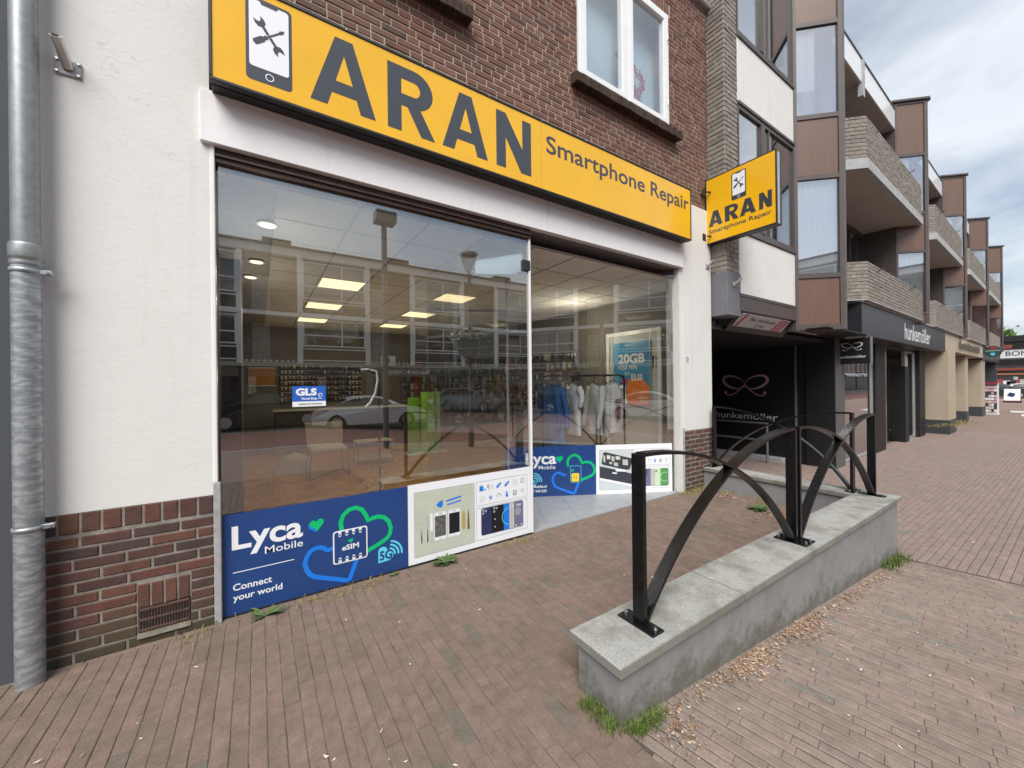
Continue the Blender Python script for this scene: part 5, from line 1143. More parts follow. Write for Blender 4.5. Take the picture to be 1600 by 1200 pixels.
# black advertisement with bow on the passage wall
ad = thing('bow_advertisement', 'large black hunkemoller advertisement with a dusky pink bow on the passage wall', 'advertisement', (10.69, 5.0, -.36))
obj('panel', MB().box((10.675, 3.93, -.36), (10.69, 6.6, 2.50)), M['blackmatt'], ad)
obj('panel_frame', MB().box((10.65, 3.895, -.40), (10.69, 3.93, 2.53)).box((10.65, 3.93, 2.50), (10.69, 6.6, 2.53)), M['greytube'], ad)
pr = Print(ad, (10.675, 6.6, 0), -Y, Z, -X)
def bow(pr, cx, cy, w, m, k=0):
    def loop(sg):
        o = []; i_ = []
        for q in range(25):
            t = q/24; a = math.pi*(t*2-1)*.93; x = .5*(1-math.cos(math.pi*t*2))/2; y = .26*math.sin(math.pi*t*2)*-1
            th = .004 + .035*math.sin(math.pi*t)**2
            o.append((x, y, th))
        return o
    for sg in (-1, 1):
        b = MB(); pts = loop(sg); vs = []
        for i, (x, y, th) in enumerate(pts):
            p0, p1 = pts[max(i-1, 0)], pts[min(i+1, len(pts)-1)]; t_ = Vector((p1[0]-p0[0], p1[1]-p0[1])).normalized(); n_ = Vector((-t_.y, t_.x))*th*.85
            yy = y + .10 - .16*(.5-x)*0
            rx, ry = x*.98, yy*.55 + x*.22
            vs += [pr.P(cx + sg*(rx-n_.x)*w, cy + (ry-n_.y)*w, k), pr.P(cx + sg*(rx+n_.x)*w, cy + (ry+n_.y)*w, k)]
        b.add(vs, [(2*i, 2*i+2, 2*i+3, 2*i+1) for i in range(len(pts)-1)]); obj('bow_loop', b, m, pr.p)
        tail = [(0.0, .05), (.10, -.05), (.20, -.14), (.30, -.195), (.39, -.20), (.44, -.17), (.455, -.135)]
        pr.stroke('bow_tail', [[(cx+sg*x*w, cy+(y)*w) for x, y in tail]], .022*w, m, k); pr.disc('bow_end', [(cx+sg*.435*w, cy-.135*w, .035*w)], m, k)
bow(pr, 6.6-5.07, 1.44, 1.12, M['pinkbow'])
pr.text('lettering', 'hunkemöller', 6.6-5.85, .60, M['signwhite'], 0, h=.17, w=1.55, weight=.004)

# bay tower
def diag_panel(mb, u0, a0, a1, z0, z1, d0, d1):
    return mb.extr([(a0, z0), (a1, z0), (a1, z1), (a0, z1)], (u0-.57, .57, 0), (.7071, -.7071, 0), (0, 0, 1), (-.7071, -.7071, 0), d0, d1)
def diag_panel_b(mb, u0, a0, a1, z0, z1, d0, d1):
    return mb.extr([(a0, z0), (a1, z0), (a1, z1), (a0, z1)], (u0+.10, 0, 0), (.7071, .7071, 0), (0, 0, 1), (.7071, -.7071, 0), d0, d1)
ZT = 9.75
M['curtaincloth'] = mat('pale_curtain', (0.72, 0.74, 0.75), 0.9)
def tower(u0, first=False):
    zb = 2.52 if first else 3.22; fr = MB(); Wd = .806
    bands = [(8.17, 9.62, 'p'), (6.47, 8.09, 'g'), (5.36, 6.39, 'p'), (3.55, 5.28, 'g')] + ([(2.62, 3.47, 'p')] if first else [(3.27, 3.49, 'p')])
    for fn in (diag_panel, diag_panel_b):
        fn(fr, u0, 0, .055, zb, ZT-.06, -.06, 0); fn(fr, u0, Wd-.075, Wd, zb, ZT-.06, -.06, 0.001)
        zs = [zb] + sorted([x for q in bands for x in q[:2]]) + [ZT-.06]
        for i in range(0, len(zs), 2):
            if zs[i+1]-zs[i] > .005: fn(fr, u0, .055, Wd-.075, zs[i], zs[i+1], -.06, -.001)
    fr.box((u0, .0, zb), (u0+.10, .09, ZT-.06))
    bay = obj('bay_window', fr, M['brownframe'], apt, local=True)
    for z0, z1, ty in bands:
        for fn in (diag_panel, diag_panel_b):
            if ty == 'p':
                obj('infill_panel', fn(MB(), u0, .057, Wd-.077, z0+.002, z1-.002, -.045, -.022), M['mauve'], bay, local=True)
            elif False: pass
            else:
                if fn is diag_panel and u0 < 20:
                    cv = MB(); nn = 22; a0_, a1_ = ((.06, .74) if (z0 < 4) else (.06, .40)); pts = [(a0_ + (a1_-a0_)*q/nn, -.10 - .02*math.sin(q*1.9 + u0)) for q in range(nn+1)]
                    P3 = lambda a_, d_, z_: tuple(Vector((u0-.57, .57, 0)) + Vector((.7071, -.7071, 0))*a_ + Vector((-.7071, -.7071, 0))*d_ + Vector((0, 0, z_)))
                    zt_ = z1-.03; zb_ = z0+.03 if z0 < 4 else z0+.5
                    vs_ = [P3(a_, d_, z_) for a_, d_ in pts for z_ in (zb_, zt_)]; cv.add(vs_, [(2*q, 2*q+2, 2*q+3, 2*q+1) for q in range(nn)], True); obj('curtain', cv, M['curtaincloth'], bay, local=True)
                obj('pane', fn(MB(), u0, .055, Wd-.075, z0, z1, -.04, -.034), M['mirrorglass'], bay, local=True)
    cop = MB().prism([(u0-.66, .58), (u0-.02, -.06), (u0+.12, -.06), (u0+.76, .58), (u0+.76, 1.2), (u0-.66, 1.2)], ZT-.055, ZT)
    obj('bay_coping', cop, M['brownframe'], bay, local=True)
    core = MB().box((u0-.55, .60, zb), (u0+.65, .64, ZT-.06)); obj('inner_wall', core, M['curtain'], bay, local=True)
    core = MB().prism([(u0-.56, .60), (u0, .03), (u0+.1, .03), (u0+.65, .60)], zb+.003, zb+.03); obj('bay_floor', core, M['brownframe'], bay, local=True)
    sd = MB().box((u0-.57, .58, zb), (u0-.53, 2.0, ZT-.06)).box((u0+.62, .58, zb), (u0+.66, 2.0, ZT-.06)); obj('bay_side', sd, M['brownframe'], bay, local=True)
    return bay
PITCH = 7.35
for k in range(5): tower(k*PITCH, k == 0)
M['slab'] = mat('concrete_slab_edge', (0.36, 0.37, 0.37), 0.8, noise=.2, nscale=5)
M['soffitpaint'] = mat('taupe_soffit', (0.42, 0.37, 0.33), 0.85, noise=.06, nscale=2)
M['darkbrick'] = brick_mat('shaded_buff_brick_wall', [(0, (0.26, 0.225, 0.19)), (1, (0.30, 0.26, 0.22))], bump=0.6, grain=40)
M['parapet_glass'] = mat('white_parapet_panel', (0.70, 0.72, 0.74), 0.25, noise=.03)
for k in range(4):
    u0 = k*PITCH; e = u0 + 7.19
    # recessed wall with windows, pier and drain pipe
    for z0, z1, zl in ((3.25, 6.05, 0), (6.25, 8.95, 1)):
        obj('recessed_wall', lb((u0+.66, 1.95, z0), (u0+3.0, 2.05, z1)), M['darkbrick'], apt, local=True)
        obj('recessed_pier', lb((u0+2.55, 1.0, z0), (u0+3.05, 1.95, z1)), M['darkbrick'], apt, local=True)
        fr = MB()
        for q in (3.05, 3.85, 4.65, 5.45, 6.1, 6.72): fr.box((u0+q, 1.28, z0+.0), (u0+q+.07, 1.36, z1-.08))
        fr.box((u0+3.05, 1.27, z1-.12), (u0+6.80, 1.37, z1-.01)).box((u0+3.05, 1.27, z0+.0), (u0+6.80, 1.37, z0+.1))
        f_ = obj('balcony_window', fr, M['brownframe'], apt, local=True)
        obj('pane', lb((u0+3.1, 1.31, z0+.1), (u0+6.75, 1.317, z1-.12)), M['mirrorglass'], f_, local=True)
        obj('room', lb((u0+3.1, 1.9, z0), (u0+6.75, 1.92, z1)), M['curtain'], f_, local=True)
        obj('drainpipe', MB().tube([(u0+2.3, 1.3, z0), (u0+2.3, 1.3, z1)], .05, 10), M['whitepaint'], apt, local=True)
    # balcony decks and parapets
    for z0, z1, sl0 in ((3.28, 4.10, 3.10), (6.26, 7.17, 6.05)):
        poly = [(u0+.70, 1.28), (u0+1.87, .11), (e, .11), (e, .17), (u0+6.78, .58), (u0+6.78, 2.0), (u0+.70, 2.0)]
        nm = 'balcony'
        bal = obj('balcony', MB().prism(poly, z0-.002, z0+.02) , M['slab'], apt, local=True)
        if sl0 > 4:
            obj('slab_edge', MB().prism([(u0+.67, 1.27), (u0+1.86, .08), (e+.0, .08), (e, .20), (u0+1.9, .20), (u0+.76, 1.34)], sl0, z0-.004), M['slab'], bal, local=True)
            obj('soffit', MB().prism([(u0+.76, 1.34), (u0+1.9, .20), (e, .20), (u0+6.78, .60), (u0+6.78, 1.99), (u0+.76, 1.99)], sl0+.02, sl0+.05), M['soffitpaint'], bal, local=True)
        wall = MB().prism([(u0+.71, 1.285), (u0+1.876, .118), (e, .118), (e, .24), (u0+1.92, .24), (u0+.8, 1.37)], z0+.021, z1-.01)
        pw_ = obj('parapet', wall, M['mortar_buff'], bal, local=True)
        if k < 3:
            # bricks on the front and the splayed side
            L1 = e - (u0+1.87); par = apt
            ph = (z1-z0)/11
            c1 = rows_cells(z0+.022, z1-.004, ph, .010, .21, lambda v: [(0.0, L1)], offs=(0, .5))
            c2_ = rows_cells(z0+.022, z1-.004, ph, .010, .21, lambda v: [(0.0, 1.64)], offs=(.3, .8))
            o1 = W_(u0+1.87, .108, 0); lim = (190, 90) if k == 0 else (0, 0)
            root_tmp = bal
            # parapet is a part of the balcony, its bricks are sub-parts of the part
            lay(bal, 'brick', c1, o1, BU, Z, -BV, M['brick_buff'], d=.012, bev=.005, jz=.003, tilt=.012, seed=40+k, limit=lim[0])
            dU = (BU*.7071 - BV*.7071); nU = (-BU*.7071 - BV*.7071)
            lay(bal, 'brick', c2_, W_(u0+.71, 1.268, 0), dU, Z, nU, M['brick_buff'], d=.012, bev=.005, jz=.003, tilt=.012, seed=50+k, limit=lim[1])
        else: pw_.data.materials[0] = M['brick_buff']
        if k < 3:
            for q in (2.6, 5.6):
                obj('pole_bracket', MB().tube([(u0+q, .12, z1-.12), (u0+q, -.02, z1-.06)], .012, 6), M['brownframe'], bal, local=True)
    # roof edge band of white panels
    obj('roof_edge', lb((u0+.67, .57, 8.93), (u0+6.78, .60, 9.50)), M['parapet_glass'], apt, local=True)
    obj('roof_edge_rail', lb((u0+.67, .55, 9.50), (u0+6.78, .62, 9.53)), M['brownframe'], apt, local=True)
    obj('roof_edge_post', lb((u0+3.6, .545, 8.6), (u0+3.78, .64, 9.495)), M['slab'], apt, local=True)
    obj('roof_soffit', lb((u0+.67, .60, 8.93), (u0+6.78, 2.0, 8.98)), M['soffitpaint'], apt, local=True)
obj('building_core', MB().box((2.2, 2.06, -.42), (30, 10, 9.2)).box((-2.9, 2.06, 2.7), (2.19, 10, 9.2)), M['darkbrick'], apt, local=True)
# shop fronts on the ground floor (local u, v)
G0 = -.42
def fascia(u0, u1, v, z0, z1, mt): return obj('shop_fascia', MB().bbox((u0, v, z0), (u1, v+.5, z1), .01), mt, apt, local=True)
obj('shop_fascia', MB().bbox((1.83, .20, 2.55), (11.46, 1.1, 3.24), .01), M['darksteel'], apt, local=True)
obj('fascia_flashing', MB().box((1.80, .17, 3.245), (30.2, 1.2, 3.272)), M['aluminium'], apt, local=True)
obj('fascia_return', MB().box((.0, .75, 2.55), (1.82, 1.1, 3.24)), M['blackmatt'], apt, local=True)
M['beige'] = mat('beige_cladding', (0.42, 0.36, 0.27), 0.55, noise=.07, nscale=2)
M['beigedk'] = mat('dark_plinth_cladding', (0.045, 0.05, 0.06), 0.5)
obj('shop_fascia', MB().bbox((11.47, .20, 2.62), (21.9, 1.1, 3.235), .01), M['beige'], apt, local=True)
obj('shop_fascia', MB().bbox((21.92, .22, 2.55), (30.1, 1.1, 3.22), .01), M['darksteel'], apt, local=True)
obj('shop_ceiling', lb((1.9, .7, 2.50), (30, 2.05, 2.54)), M['darksteel'], apt, local=True)
def pillar(u0, u1, v0, v1, mt, z1=2.55, foot=None):
    p = obj('pillar', MB().bbox((u0, v0, G0), (u1, v1, z1), .006), mt, apt, local=True)
    if foot: obj('pillar_foot', MB().bbox((u0-.012, v0-.012, G0), (u1+.012, v1+.01, .12), .004), foot, p, local=True)
    return p
M['pillargrey'] = mat('grey_pillar_side', (0.10, 0.098, 0.10), 0.5)
pillar(1.79, 2.42, .655, 1.2, M['blackmatt']); obj('pillar_face', lb((1.80, .648, G0), (2.42, .653, 2.55)), M['pillargrey'], apt, local=True)
pillar(4.95, 5.9, .655, .82, M['blackmatt'])
pillar(8.0, 8.46, .62, .95, M['blackmatt'], 2.0); pillar(9.9, 10.75, .60, .95, M['blackmatt'])
pillar(11.5, 12.9, .13, .80, M['beige'], 2.60, M['beigedk']); pillar(15.3, 15.8, .45, .85, M['beige'], 2.60, M['beigedk']); pillar(17.6, 18.3, .35, 1.0, M['beige'], 2.60, M['beigedk']); pillar(22.3, 23.6, .28, 1.0, M['beige'], 2.6, M['beigedk'])
pillar(29.7, 30.1, .32, 9.0, M['beigedk'])
def shopwin(u0, u1, v, z0, z1, mt):
    w = .05; fr = MB().box((u0, v-.03, z0), (u1, v+.05, z0+w*1.4)).box((u0, v-.03, z1-w), (u1, v+.05, z1)).box((u0, v-.03, z0+w*1.4), (u0+w, v+.05, z1-w)).box((u1-w, v-.03, z0+w*1.4), (u1, v+.05, z1-w))
    f_ = obj('shop_window', fr, mt, apt, local=True); obj('pane', lb((u0+w, v, z0+w*1.4), (u1-w, v+.008, z1-w)), M['shopmirror'], f_, local=True)
M['shopmirror'] = glass_mat('bright_shop_glass', 0.45, (0.8, 0.8, 0.8))
shopwin(2.43, 4.94, .74, -.38, 2.5, M['aluminium']); shopwin(8.47, 9.9, .74, -.38, 2.5, M['aluminium']); shopwin(12.95, 22.3, 1.1, -.38, 2.6, M['beigedk']); shopwin(23.7, 29.5, 1.1, -.38, 2.5, M['beigedk']); shopwin(5.92, 7.98, 1.02, 2.0, 2.5, M['blackmatt'])
obj('copper_panel', lb((5.93, .83, -.36), (6.9, .86, 2.5)), mat('copper_mirror_panel', (0.42, 0.24, 0.17), 0.18, metal=.8), apt, local=True)
dr = obj('shop_door', lb((6.95, 1.0, -.38), (7.97, 1.04, 1.98)), M['blackmatt'], apt, local=True); obj('door_handle', MB().tube([(7.05, .97, .5), (7.05, .97, 1.1)], .015, 8), M['bolt'], dr, local=True)
obj('shop_interior', lb((2.4, 2.0, -.38), (30, 2.05, 2.55)), mat('pale_shop_interior', (0.45, 0.42, 0.38), 0.9, noise=.3, nscale=1.2), apt, local=True)
obj('building_end', lb((30.0, .30, 2.6), (30.2, 10, 9.0)), M['darkbrick'], apt, local=True)
pr = Print(apt, W_(0, .20, 0), BU, Z, -BV)
pr.text('lettering', 'hunkemöller', 5.55, 2.68, M['signwhite'], 0, h=.43, w=3.3, weight=.012)
pr.text('lettering', 'stijlbende', 14.3, 2.76, M['letter'], 0, h=.24, w=5.4, weight=.02) if False else None
b = MB()
rr = random.Random(8); x_ = 14.2
while x_ < 19.9:
    w_ = .16 + rr.random()*.22; h_ = .16 + rr.random()*.14; b.extr([(x_, 2.78), (x_+w_*.4, 2.78), (x_+w_*.4, 2.78+h_), (x_, 2.78+h_)], W_(0, .17, 0), BU, Z, -BV, 0, .03); x_ += w_*.55 + .09
obj('relief_lettering', b, mat('bronze_letters', (0.10, 0.085, 0.07), 0.5), apt)
# hanging box sign with bow
hb = thing('hanging_bow_sign', 'black box sign with white bow and hunkemoller lettering hanging under the dark fascia', 'hanging sign', (11.0, 2.95, 2.2))
obj('sign_box', MB().bbox((11.0, 2.66, 1.95), (11.12, 3.26, 2.51), .006), M['blackmatt'], hb); obj('box_edge', MB().box((11.0, 2.64, 1.94), (11.12, 2.657, 2.53)), M['greytube'], hb)
pr = Print(hb, (10.998, 3.26, 1.95), -Y, Z, -X); bow(pr, .30, .37, .36, M['signwhite']); pr.text('lettering', 'hunkemöller', .07, .13, M['signwhite'], 0, h=.062, w=.47, weight=.006)
obj('hanger', MB().box((11.04, 2.7, 2.515), (11.08, 2.74, 2.60)).box((11.04, 3.1, 2.515), (11.08, 3.14, 2.60)), M['greytube'], hb)
# oval sign
ov = thing('oval_sign', 'dark oval projecting sign with a red, white and blue emblem at the far shop', 'hanging sign', tuple(W_(27, -.1, 2.9)))
def at_s(x, y, s):
    d = FW + R2*((x-800)/600) - U2*((y-599)/600); return Vector((0, 0, EYE)) + d*(s/d.x)
c_ = at_s(1551.5, 549.5, 31.3); b = MB()
vs = [c_ + (-BV)*(.29*math.cos(a)) + Z*(.30*math.sin(a)) for a in [2*math.pi*q/24 for q in range(24)]]
b.add([v - BU*.05 for v in vs] + [v + BU*.05 for v in vs], [tuple(range(24))[::-1], tuple(range(24, 48))] + [(i, (i+1) % 24, 24+(i+1) % 24, 24+i) for i in range(24)])
obj('sign_board', b, mat('bottle_green_board', (0.03, 0.06, 0.05), 0.5), ov)
pr = Print(ov, c_ - BU*.052, -BV, Z, -BU); pr.stroke('script_lettering', [[(x_*.58, y_*.6+.02) for x_, y_ in [(-.42, -.02), (-.38, .10), (-.30, .0), (-.22, .10), (-.15, .0), (-.08, .09), (0, 0), (.08, .10), (.15, .0), (.24, .12), (.32, .02), (.42, .08)]]], .022, M['mint'], 0)
pr.rrect('emblem', -.09, .14, .09, .25, .04, M['signred'], 0); pr.poly('crest', [(-.08, -.06), (.08, -.06), (.06, -.17), (0, -.21), (-.06, -.17)], M['cyan'], 0)
obj('arm', MB().tube([tuple(c_ + BV*.6), tuple(c_ + BV*.28)], .03, 6), M['signblack'], ov)

# ================================================================== SHOP INTERIOR
M['innerwall'] = mat('cream_inner_wall', (0.20, 0.185, 0.165), 0.85, noise=.05, nscale=2)
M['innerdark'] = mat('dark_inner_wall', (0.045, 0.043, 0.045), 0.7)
M['ceiltile'] = mat('ceiling_tile', (0.70, 0.69, 0.67), 0.9, noise=.05, nscale=5)
M['lamp'] = mat('lit_panel', (1, 1, 1), 0.5, emit=(1.0, 0.80, 0.42), estr=1.0)
M['spot'] = mat('lit_spot', (1, 1, 1), 0.5, emit=(1.0, 0.88, 0.6), estr=1.0)
room = thing('shop_interior', 'shop room behind the window with pale walls, a tiled ceiling and a wooden floor', 'room', (2.5, 7, 0))
room['kind'] = 'structure'; del room['category']; del room['label']
obj('back_wall', MB().box((-.5, 11.6, -.02), (6.0, 11.7, 3.3)), M['innerwall'], room)
obj('right_wall', MB().box((5.76, 3.62, -.02), (5.80, 11.6, 3.3)), M['innerwall'], room)
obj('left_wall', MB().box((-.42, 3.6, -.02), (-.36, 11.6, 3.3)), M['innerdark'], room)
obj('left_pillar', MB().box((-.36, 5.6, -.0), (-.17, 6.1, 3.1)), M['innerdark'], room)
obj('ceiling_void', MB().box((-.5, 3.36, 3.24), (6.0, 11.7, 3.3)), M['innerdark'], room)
fl_ = MB().quad((-.5, 3.345, -.008), (6, 3.345, -.008), (6, 11.7, -.008), (-.5, 11.7, -.008)); obj('floor_base', fl_, mat('floor_base', (0.10, 0.055, 0.02), 0.6), room)
# herringbone boards
cells = []
wv = MB(); bw, bl = .09, .45
hb_ = []
floor = thing('wooden_floor', 'oak herringbone floor', 'floor', (2.5, 5, 0), kind='structure'); del floor['category']; del floor['label']
b = MB(); objs = 0
for i in range(-60, 90):
    for j in range(-6, 16):
        for o_ in (0, 1):
            x0 = i*bw + j*2*bl*0 ; 
            # classic herringbone lattice in a rotated frame
            if o_ == 0: ax0, ay0, ax1, ay1 = i*bw + j*bl*2, i*bw, i*bw + bl + j*bl*2, i*bw + bw
            else: ax0, ay0, ax1, ay1 = i*bw + j*bl*2 - bw*0 + bl, i*bw + bw - bl, i*bw + j*bl*2 + bl + bw, i*bw + bw
            c45 = .7071; P = [(x_, y_) for x_, y_ in ((ax0+.0008, ay0+.0008), (ax1-.0008, ay0+.0008), (ax1-.0008, ay1-.0008), (ax0+.0008, ay1-.0008))]
            Q = [(2.5 + (x_-y_)*c45, 6.0 + (x_+y_)*c45) for x_, y_ in P]; cx_, cy_ = sum(q[0] for q in Q)/4, sum(q[1] for q in Q)/4
            if not (-.3 < cx_ < 5.7 and 3.65 < cy_ < 11.5): continue
            rel = Vector((cx_, cy_, 0)) - A3
            if rel.dot(N3) > -.25 and cx_ > 1.9: continue
            b.add([(q[0], q[1], 0) for q in Q], [(0, 1, 2, 3)])
obj('parquet_blocks', b, M['wood'], floor, kind='stuff')
# ceiling tiles with lamps in the grid
lamps = {(0.73, 5.83), (0.61, 7.75), (0.45, 9.67), (2.66, 5.83), (2.54, 7.75), (2.38, 9.67)}
gx0, gy0 = 0.73, 5.83
obj('ceiling_grid', MB().quad((-.36, 3.36, 3.106), (5.76, 3.36, 3.106), (5.76, 11.6, 3.106), (-.36, 11.6, 3.106)), M['greystrip'], room)
tile_me = MB().box((-.293, -.293, 0), (.293, .293, .004)).mesh('ceiling_tile', M['ceiltile']); k_ = 0
cl = thing('tiled_ceiling', 'suspended ceiling of square tiles', 'ceiling', (2.5, 7, 3.1), kind='structure'); del cl['category']; del cl['label']
for i in range(-1, 8):
    for j in range(-4, 10):
        cx, cy = gx0 + .305 + i*.61, gy0 + .305 + j*.61
        if not (-.3 < cx < 5.5 and 3.4 < cy < 11.4): continue
        if (i in (0, 3)) and j in (0, 3, 6): continue
        o = bpy.data.objects.new('ceiling_tile', tile_me); o.parent = cl; o.location = (cx-2.5, cy-7, 3.098-3.1); COL.objects.link(o)
lab = {(0, 0): 'nearest lit ceiling panel on the left side of the shop', (0, 3): 'middle lit ceiling panel in the left row', (0, 6): 'farthest lit ceiling panel in the left row', (3, 0): 'nearest lit ceiling panel in the right row', (3, 3): 'middle lit ceiling panel in the right row', (3, 6): 'farthest lit ceiling panel in the right row'}
for (i, j), tx in lab.items():
    cx, cy = gx0 + .305 + i*.61, gy0 + .305 + j*.61; lt = thing('ceiling_panel_light', 'square '+tx, 'ceiling light', (cx, cy, 3.09), 0, 'lit ceiling panels in the shop')
    obj('frame', MB().box((cx-.298, cy-.298, 3.085), (cx+.298, cy-.283, 3.10)).box((cx-.298, cy+.283, 3.085), (cx+.298, cy+.298, 3.10)).box((cx-.298, cy-.283, 3.085), (cx-.283, cy+.283, 3.10)).box((cx+.283, cy-.283, 3.085), (cx+.298, cy+.283, 3.10)), M['whitepaint'], lt)
    obj('diffuser', MB().box((cx-.283, cy-.283, 3.092), (cx+.283, cy+.283, 3.098)), M['lamp'], lt)
    ld = bpy.data.lights.new('panel_glow', 'POINT'); ld.energy = 5.0; ld.color = (1.0, .84, .58); ld.shadow_soft_size = 0.0
    lo = bpy.data.objects.new('panel_glow', ld); COL.objects.link(lo); lo.parent = lt; lo.location = (0, 0, -1.3)
for (cx, cy), tx in {(0.081, 4.20): 'round spotlight in the ceiling just behind the top left of the glass', (-.008, 5.52): 'second round ceiling spotlight from the window on the left', (-.08, 6.34): 'third round ceiling spotlight from the window on the left', (4.9, 5.3): 'round ceiling spotlight above the clothes rack'}.items():
    lt = thing('spotlight', tx, 'spotlight', (cx, cy, 3.09), 0, 'round ceiling spotlights'); obj('ring', MB().tube([(cx, cy, 3.086), (cx, cy, 3.097)], .085, 20), M['whitepaint'], lt); obj('lens', MB().tube([(cx, cy, 3.082), (cx, cy, 3.0855)], .066, 20), M['spot'], lt)
    ld = bpy.data.lights.new('spot_glow', 'POINT'); ld.energy = 14 if cx > 4 else 2.0; ld.color = (1.0, .9, .7); ld.shadow_soft_size = 0.0
    lo = bpy.data.objects.new('spot_glow', ld); COL.objects.link(lo); lo.parent = lt; lo.location = (0, 0, -.5)
# product walls
PR = [M['silver'], M['phoneblack'], M['silver'], mat('dull_rose_pack', (.22,.06,.08), .5), M['phoneblue'], M['brown'], M['violet'], M['letter'], mat('pale_pack', (.40,.40,.36), .5), M['gold'], M['signred'], M['phoneblack']]
def product_wall(lab, O, U, N, L_, H_, z0, nx_, nz_, seed, dens=.85, back=None, size=.8):
    r_ = thing('product_wall', lab, 'display wall', tuple(O), 0); O, U, N = Vector(O), Vector(U), Vector(N)
    obj('slat_panel', MB().extr([(0, z0), (L_, z0), (L_, z0+H_), (0, z0+H_)], O, U, Z, N, 0, .03), back or M['innerwall'], r_)
    rails = MB()
    for k in range(nz_): rails.extr([(0, z0+H_*(k+.93)/nz_), (L_, z0+H_*(k+.93)/nz_), (L_, z0+H_*(k+.96)/nz_), (0, z0+H_*(k+.96)/nz_)], O, U, Z, N, .03, .045)
    obj('rails', rails, M['aluminium'], r_)
    rr = random.Random(seed); bs = [MB() for _ in PR]
    for i in range(nx_):
        run = rr.randrange(len(PR))
        for k in range(nz_):
            if rr.random() > dens: continue
            if rr.random() < .5: run = rr.randrange(len(PR))
            cx = L_*(i+.5)/nx_ + (rr.random()-.5)*.01; w = L_/nx_*size*(.7+.4*rr.random()); h = H_/nz_*size*(.75+.3*rr.random()); zt = z0+H_*(k+.92)/nz_; d = .05+.12*rr.random()
            bs[run].extr([(cx-w/2, zt-h), (cx+w/2, zt-h), (cx+w/2, zt), (cx-w/2, zt)], O, U, Z, N, d, d+.02)
            if rr.random() < .6: bs[rr.randrange(3)].extr([(cx-w*.3, zt-h*.75), (cx+w*.3, zt-h*.75), (cx+w*.3, zt-h*.25), (cx-w*.3, zt-h*.25)], O, U, Z, N, d+.02, d+.03)
    for q, bb in enumerate(bs):
        if bb.f: o = obj('hanging_products', bb, PR[q], r_); o['kind'] = 'stuff'
product_wall('wall of hanging phone cases and cables at the back right of the shop', (3.6, 11.58, 0), X, -Y, 2.1, 1.7, .65, 17, 7, 1)
product_wall('slatted wall of phone accessories along the right side of the shop', (5.75, 11.4, 0), -Y, -X, 5.4, 1.8, .5, 44, 8, 2)
product_wall('dark accessory wall at the back left of the shop', (0.45, 11.58, 0), X, -Y, 2.0, 1.0, 1.15, 22, 7, 3, .9, M['innerdark'], .6)
po = thing('wall_poster', 'orange poster framed on the far left back wall inside the shop', 'poster', (-.1, 11.58, 1.6)); obj('panel', MB().box((-.22, 11.55, 1.62), (.35, 11.58, 2.05)), mat('poster_orange', (0.45, 0.20, 0.03), 0.5), po); obj('frame', MB().box((-.24, 11.545, 1.60), (.37, 11.575, 1.62)).box((-.24, 11.545, 2.05), (.37, 11.575, 2.07)), M['white'], po)
cnt = thing('shop_counter', 'dark grey counter across the back of the shop', 'counter', (2.4, 10.4, 0)); obj('body', MB().bbox((.3, 10.3, 0), (3.4, 10.8, 1.0), .01), M['innerdark'], cnt); obj('top', MB().bbox((.26, 10.26, 1.0), (3.44, 10.84, 1.04), .006), M['silver'], cnt)
# poster and door on the right wall
dw = thing('inner_door', 'pale grey door with a white frame on the right wall inside the shop', 'door', (5.75, 4.7, 0)); obj('leaf', MB().box((5.735, 4.13, 0), (5.755, 5.22, 2.47)), mat('pale_grey_door', (0.50, 0.53, 0.52), 0.6), dw)
obj('door_frame', MB().box((5.72, 4.06, 0), (5.758, 4.13, 2.54)).box((5.72, 5.22, 0), (5.758, 5.29, 2.54)).box((5.72, 4.13, 2.47), (5.758, 5.22, 2.54)), M['whitepaint'], dw)
obj('handle', MB().tube([(5.70, 4.20, 1.85), (5.70, 4.20, 2.05)], .015, 8), M['signblack'], dw)
po = thing('data_offer_poster', 'blue and orange poster reading 20GB + 250 MIN on the inner door', 'poster', (5.73, 4.7, 1.2)); obj('panel', MB().box((5.715, 4.28, 1.17), (5.732, 5.10, 2.34)), M['posterblue'], po)
pr = Print(po, (5.715, 5.10, 1.17), -Y, Z, -X); pr.frame('frame', -.012, -.012, .832, 1.182, .014, M['silver'], 0)
pr.poly('orange_field', [(.30, .01), (.81, .01), (.81, .34), (.70, .46), (.52, .52), (.36, .46), (.28, .25)], M['orange'], 1)
pr.text('lettering', '20GB', .12, .78, M['white'], 2, h=.165, w=.60, weight=.04); pr.text('lettering', '+250 MIN', .10, .66, M['white'], 2, h=.085, w=.45, weight=.01); pr.text('lettering', '€11', .27, .555, M['white'], 2, h=.055, w=.11, weight=.02)
pr.text('lettering', '€5,50', .40, .46, M['white'], 2, h=.11, w=.27, weight=.03); pr.disc('red_spot', [(.26, .44, .07)], M['magenta'], 1); pr.text('lettering', 'Lebara', .28, 1.10, M['white'], 2, h=.03, w=.19); pr.text('lettering', 'LEBARA', .56, .13, M['white'], 2, h=.04, w=.2, weight=.02); pr.text('lettering', 'Mobile', .62, .07, M['white'], 2, h=.03, w=.14, weight=.01)
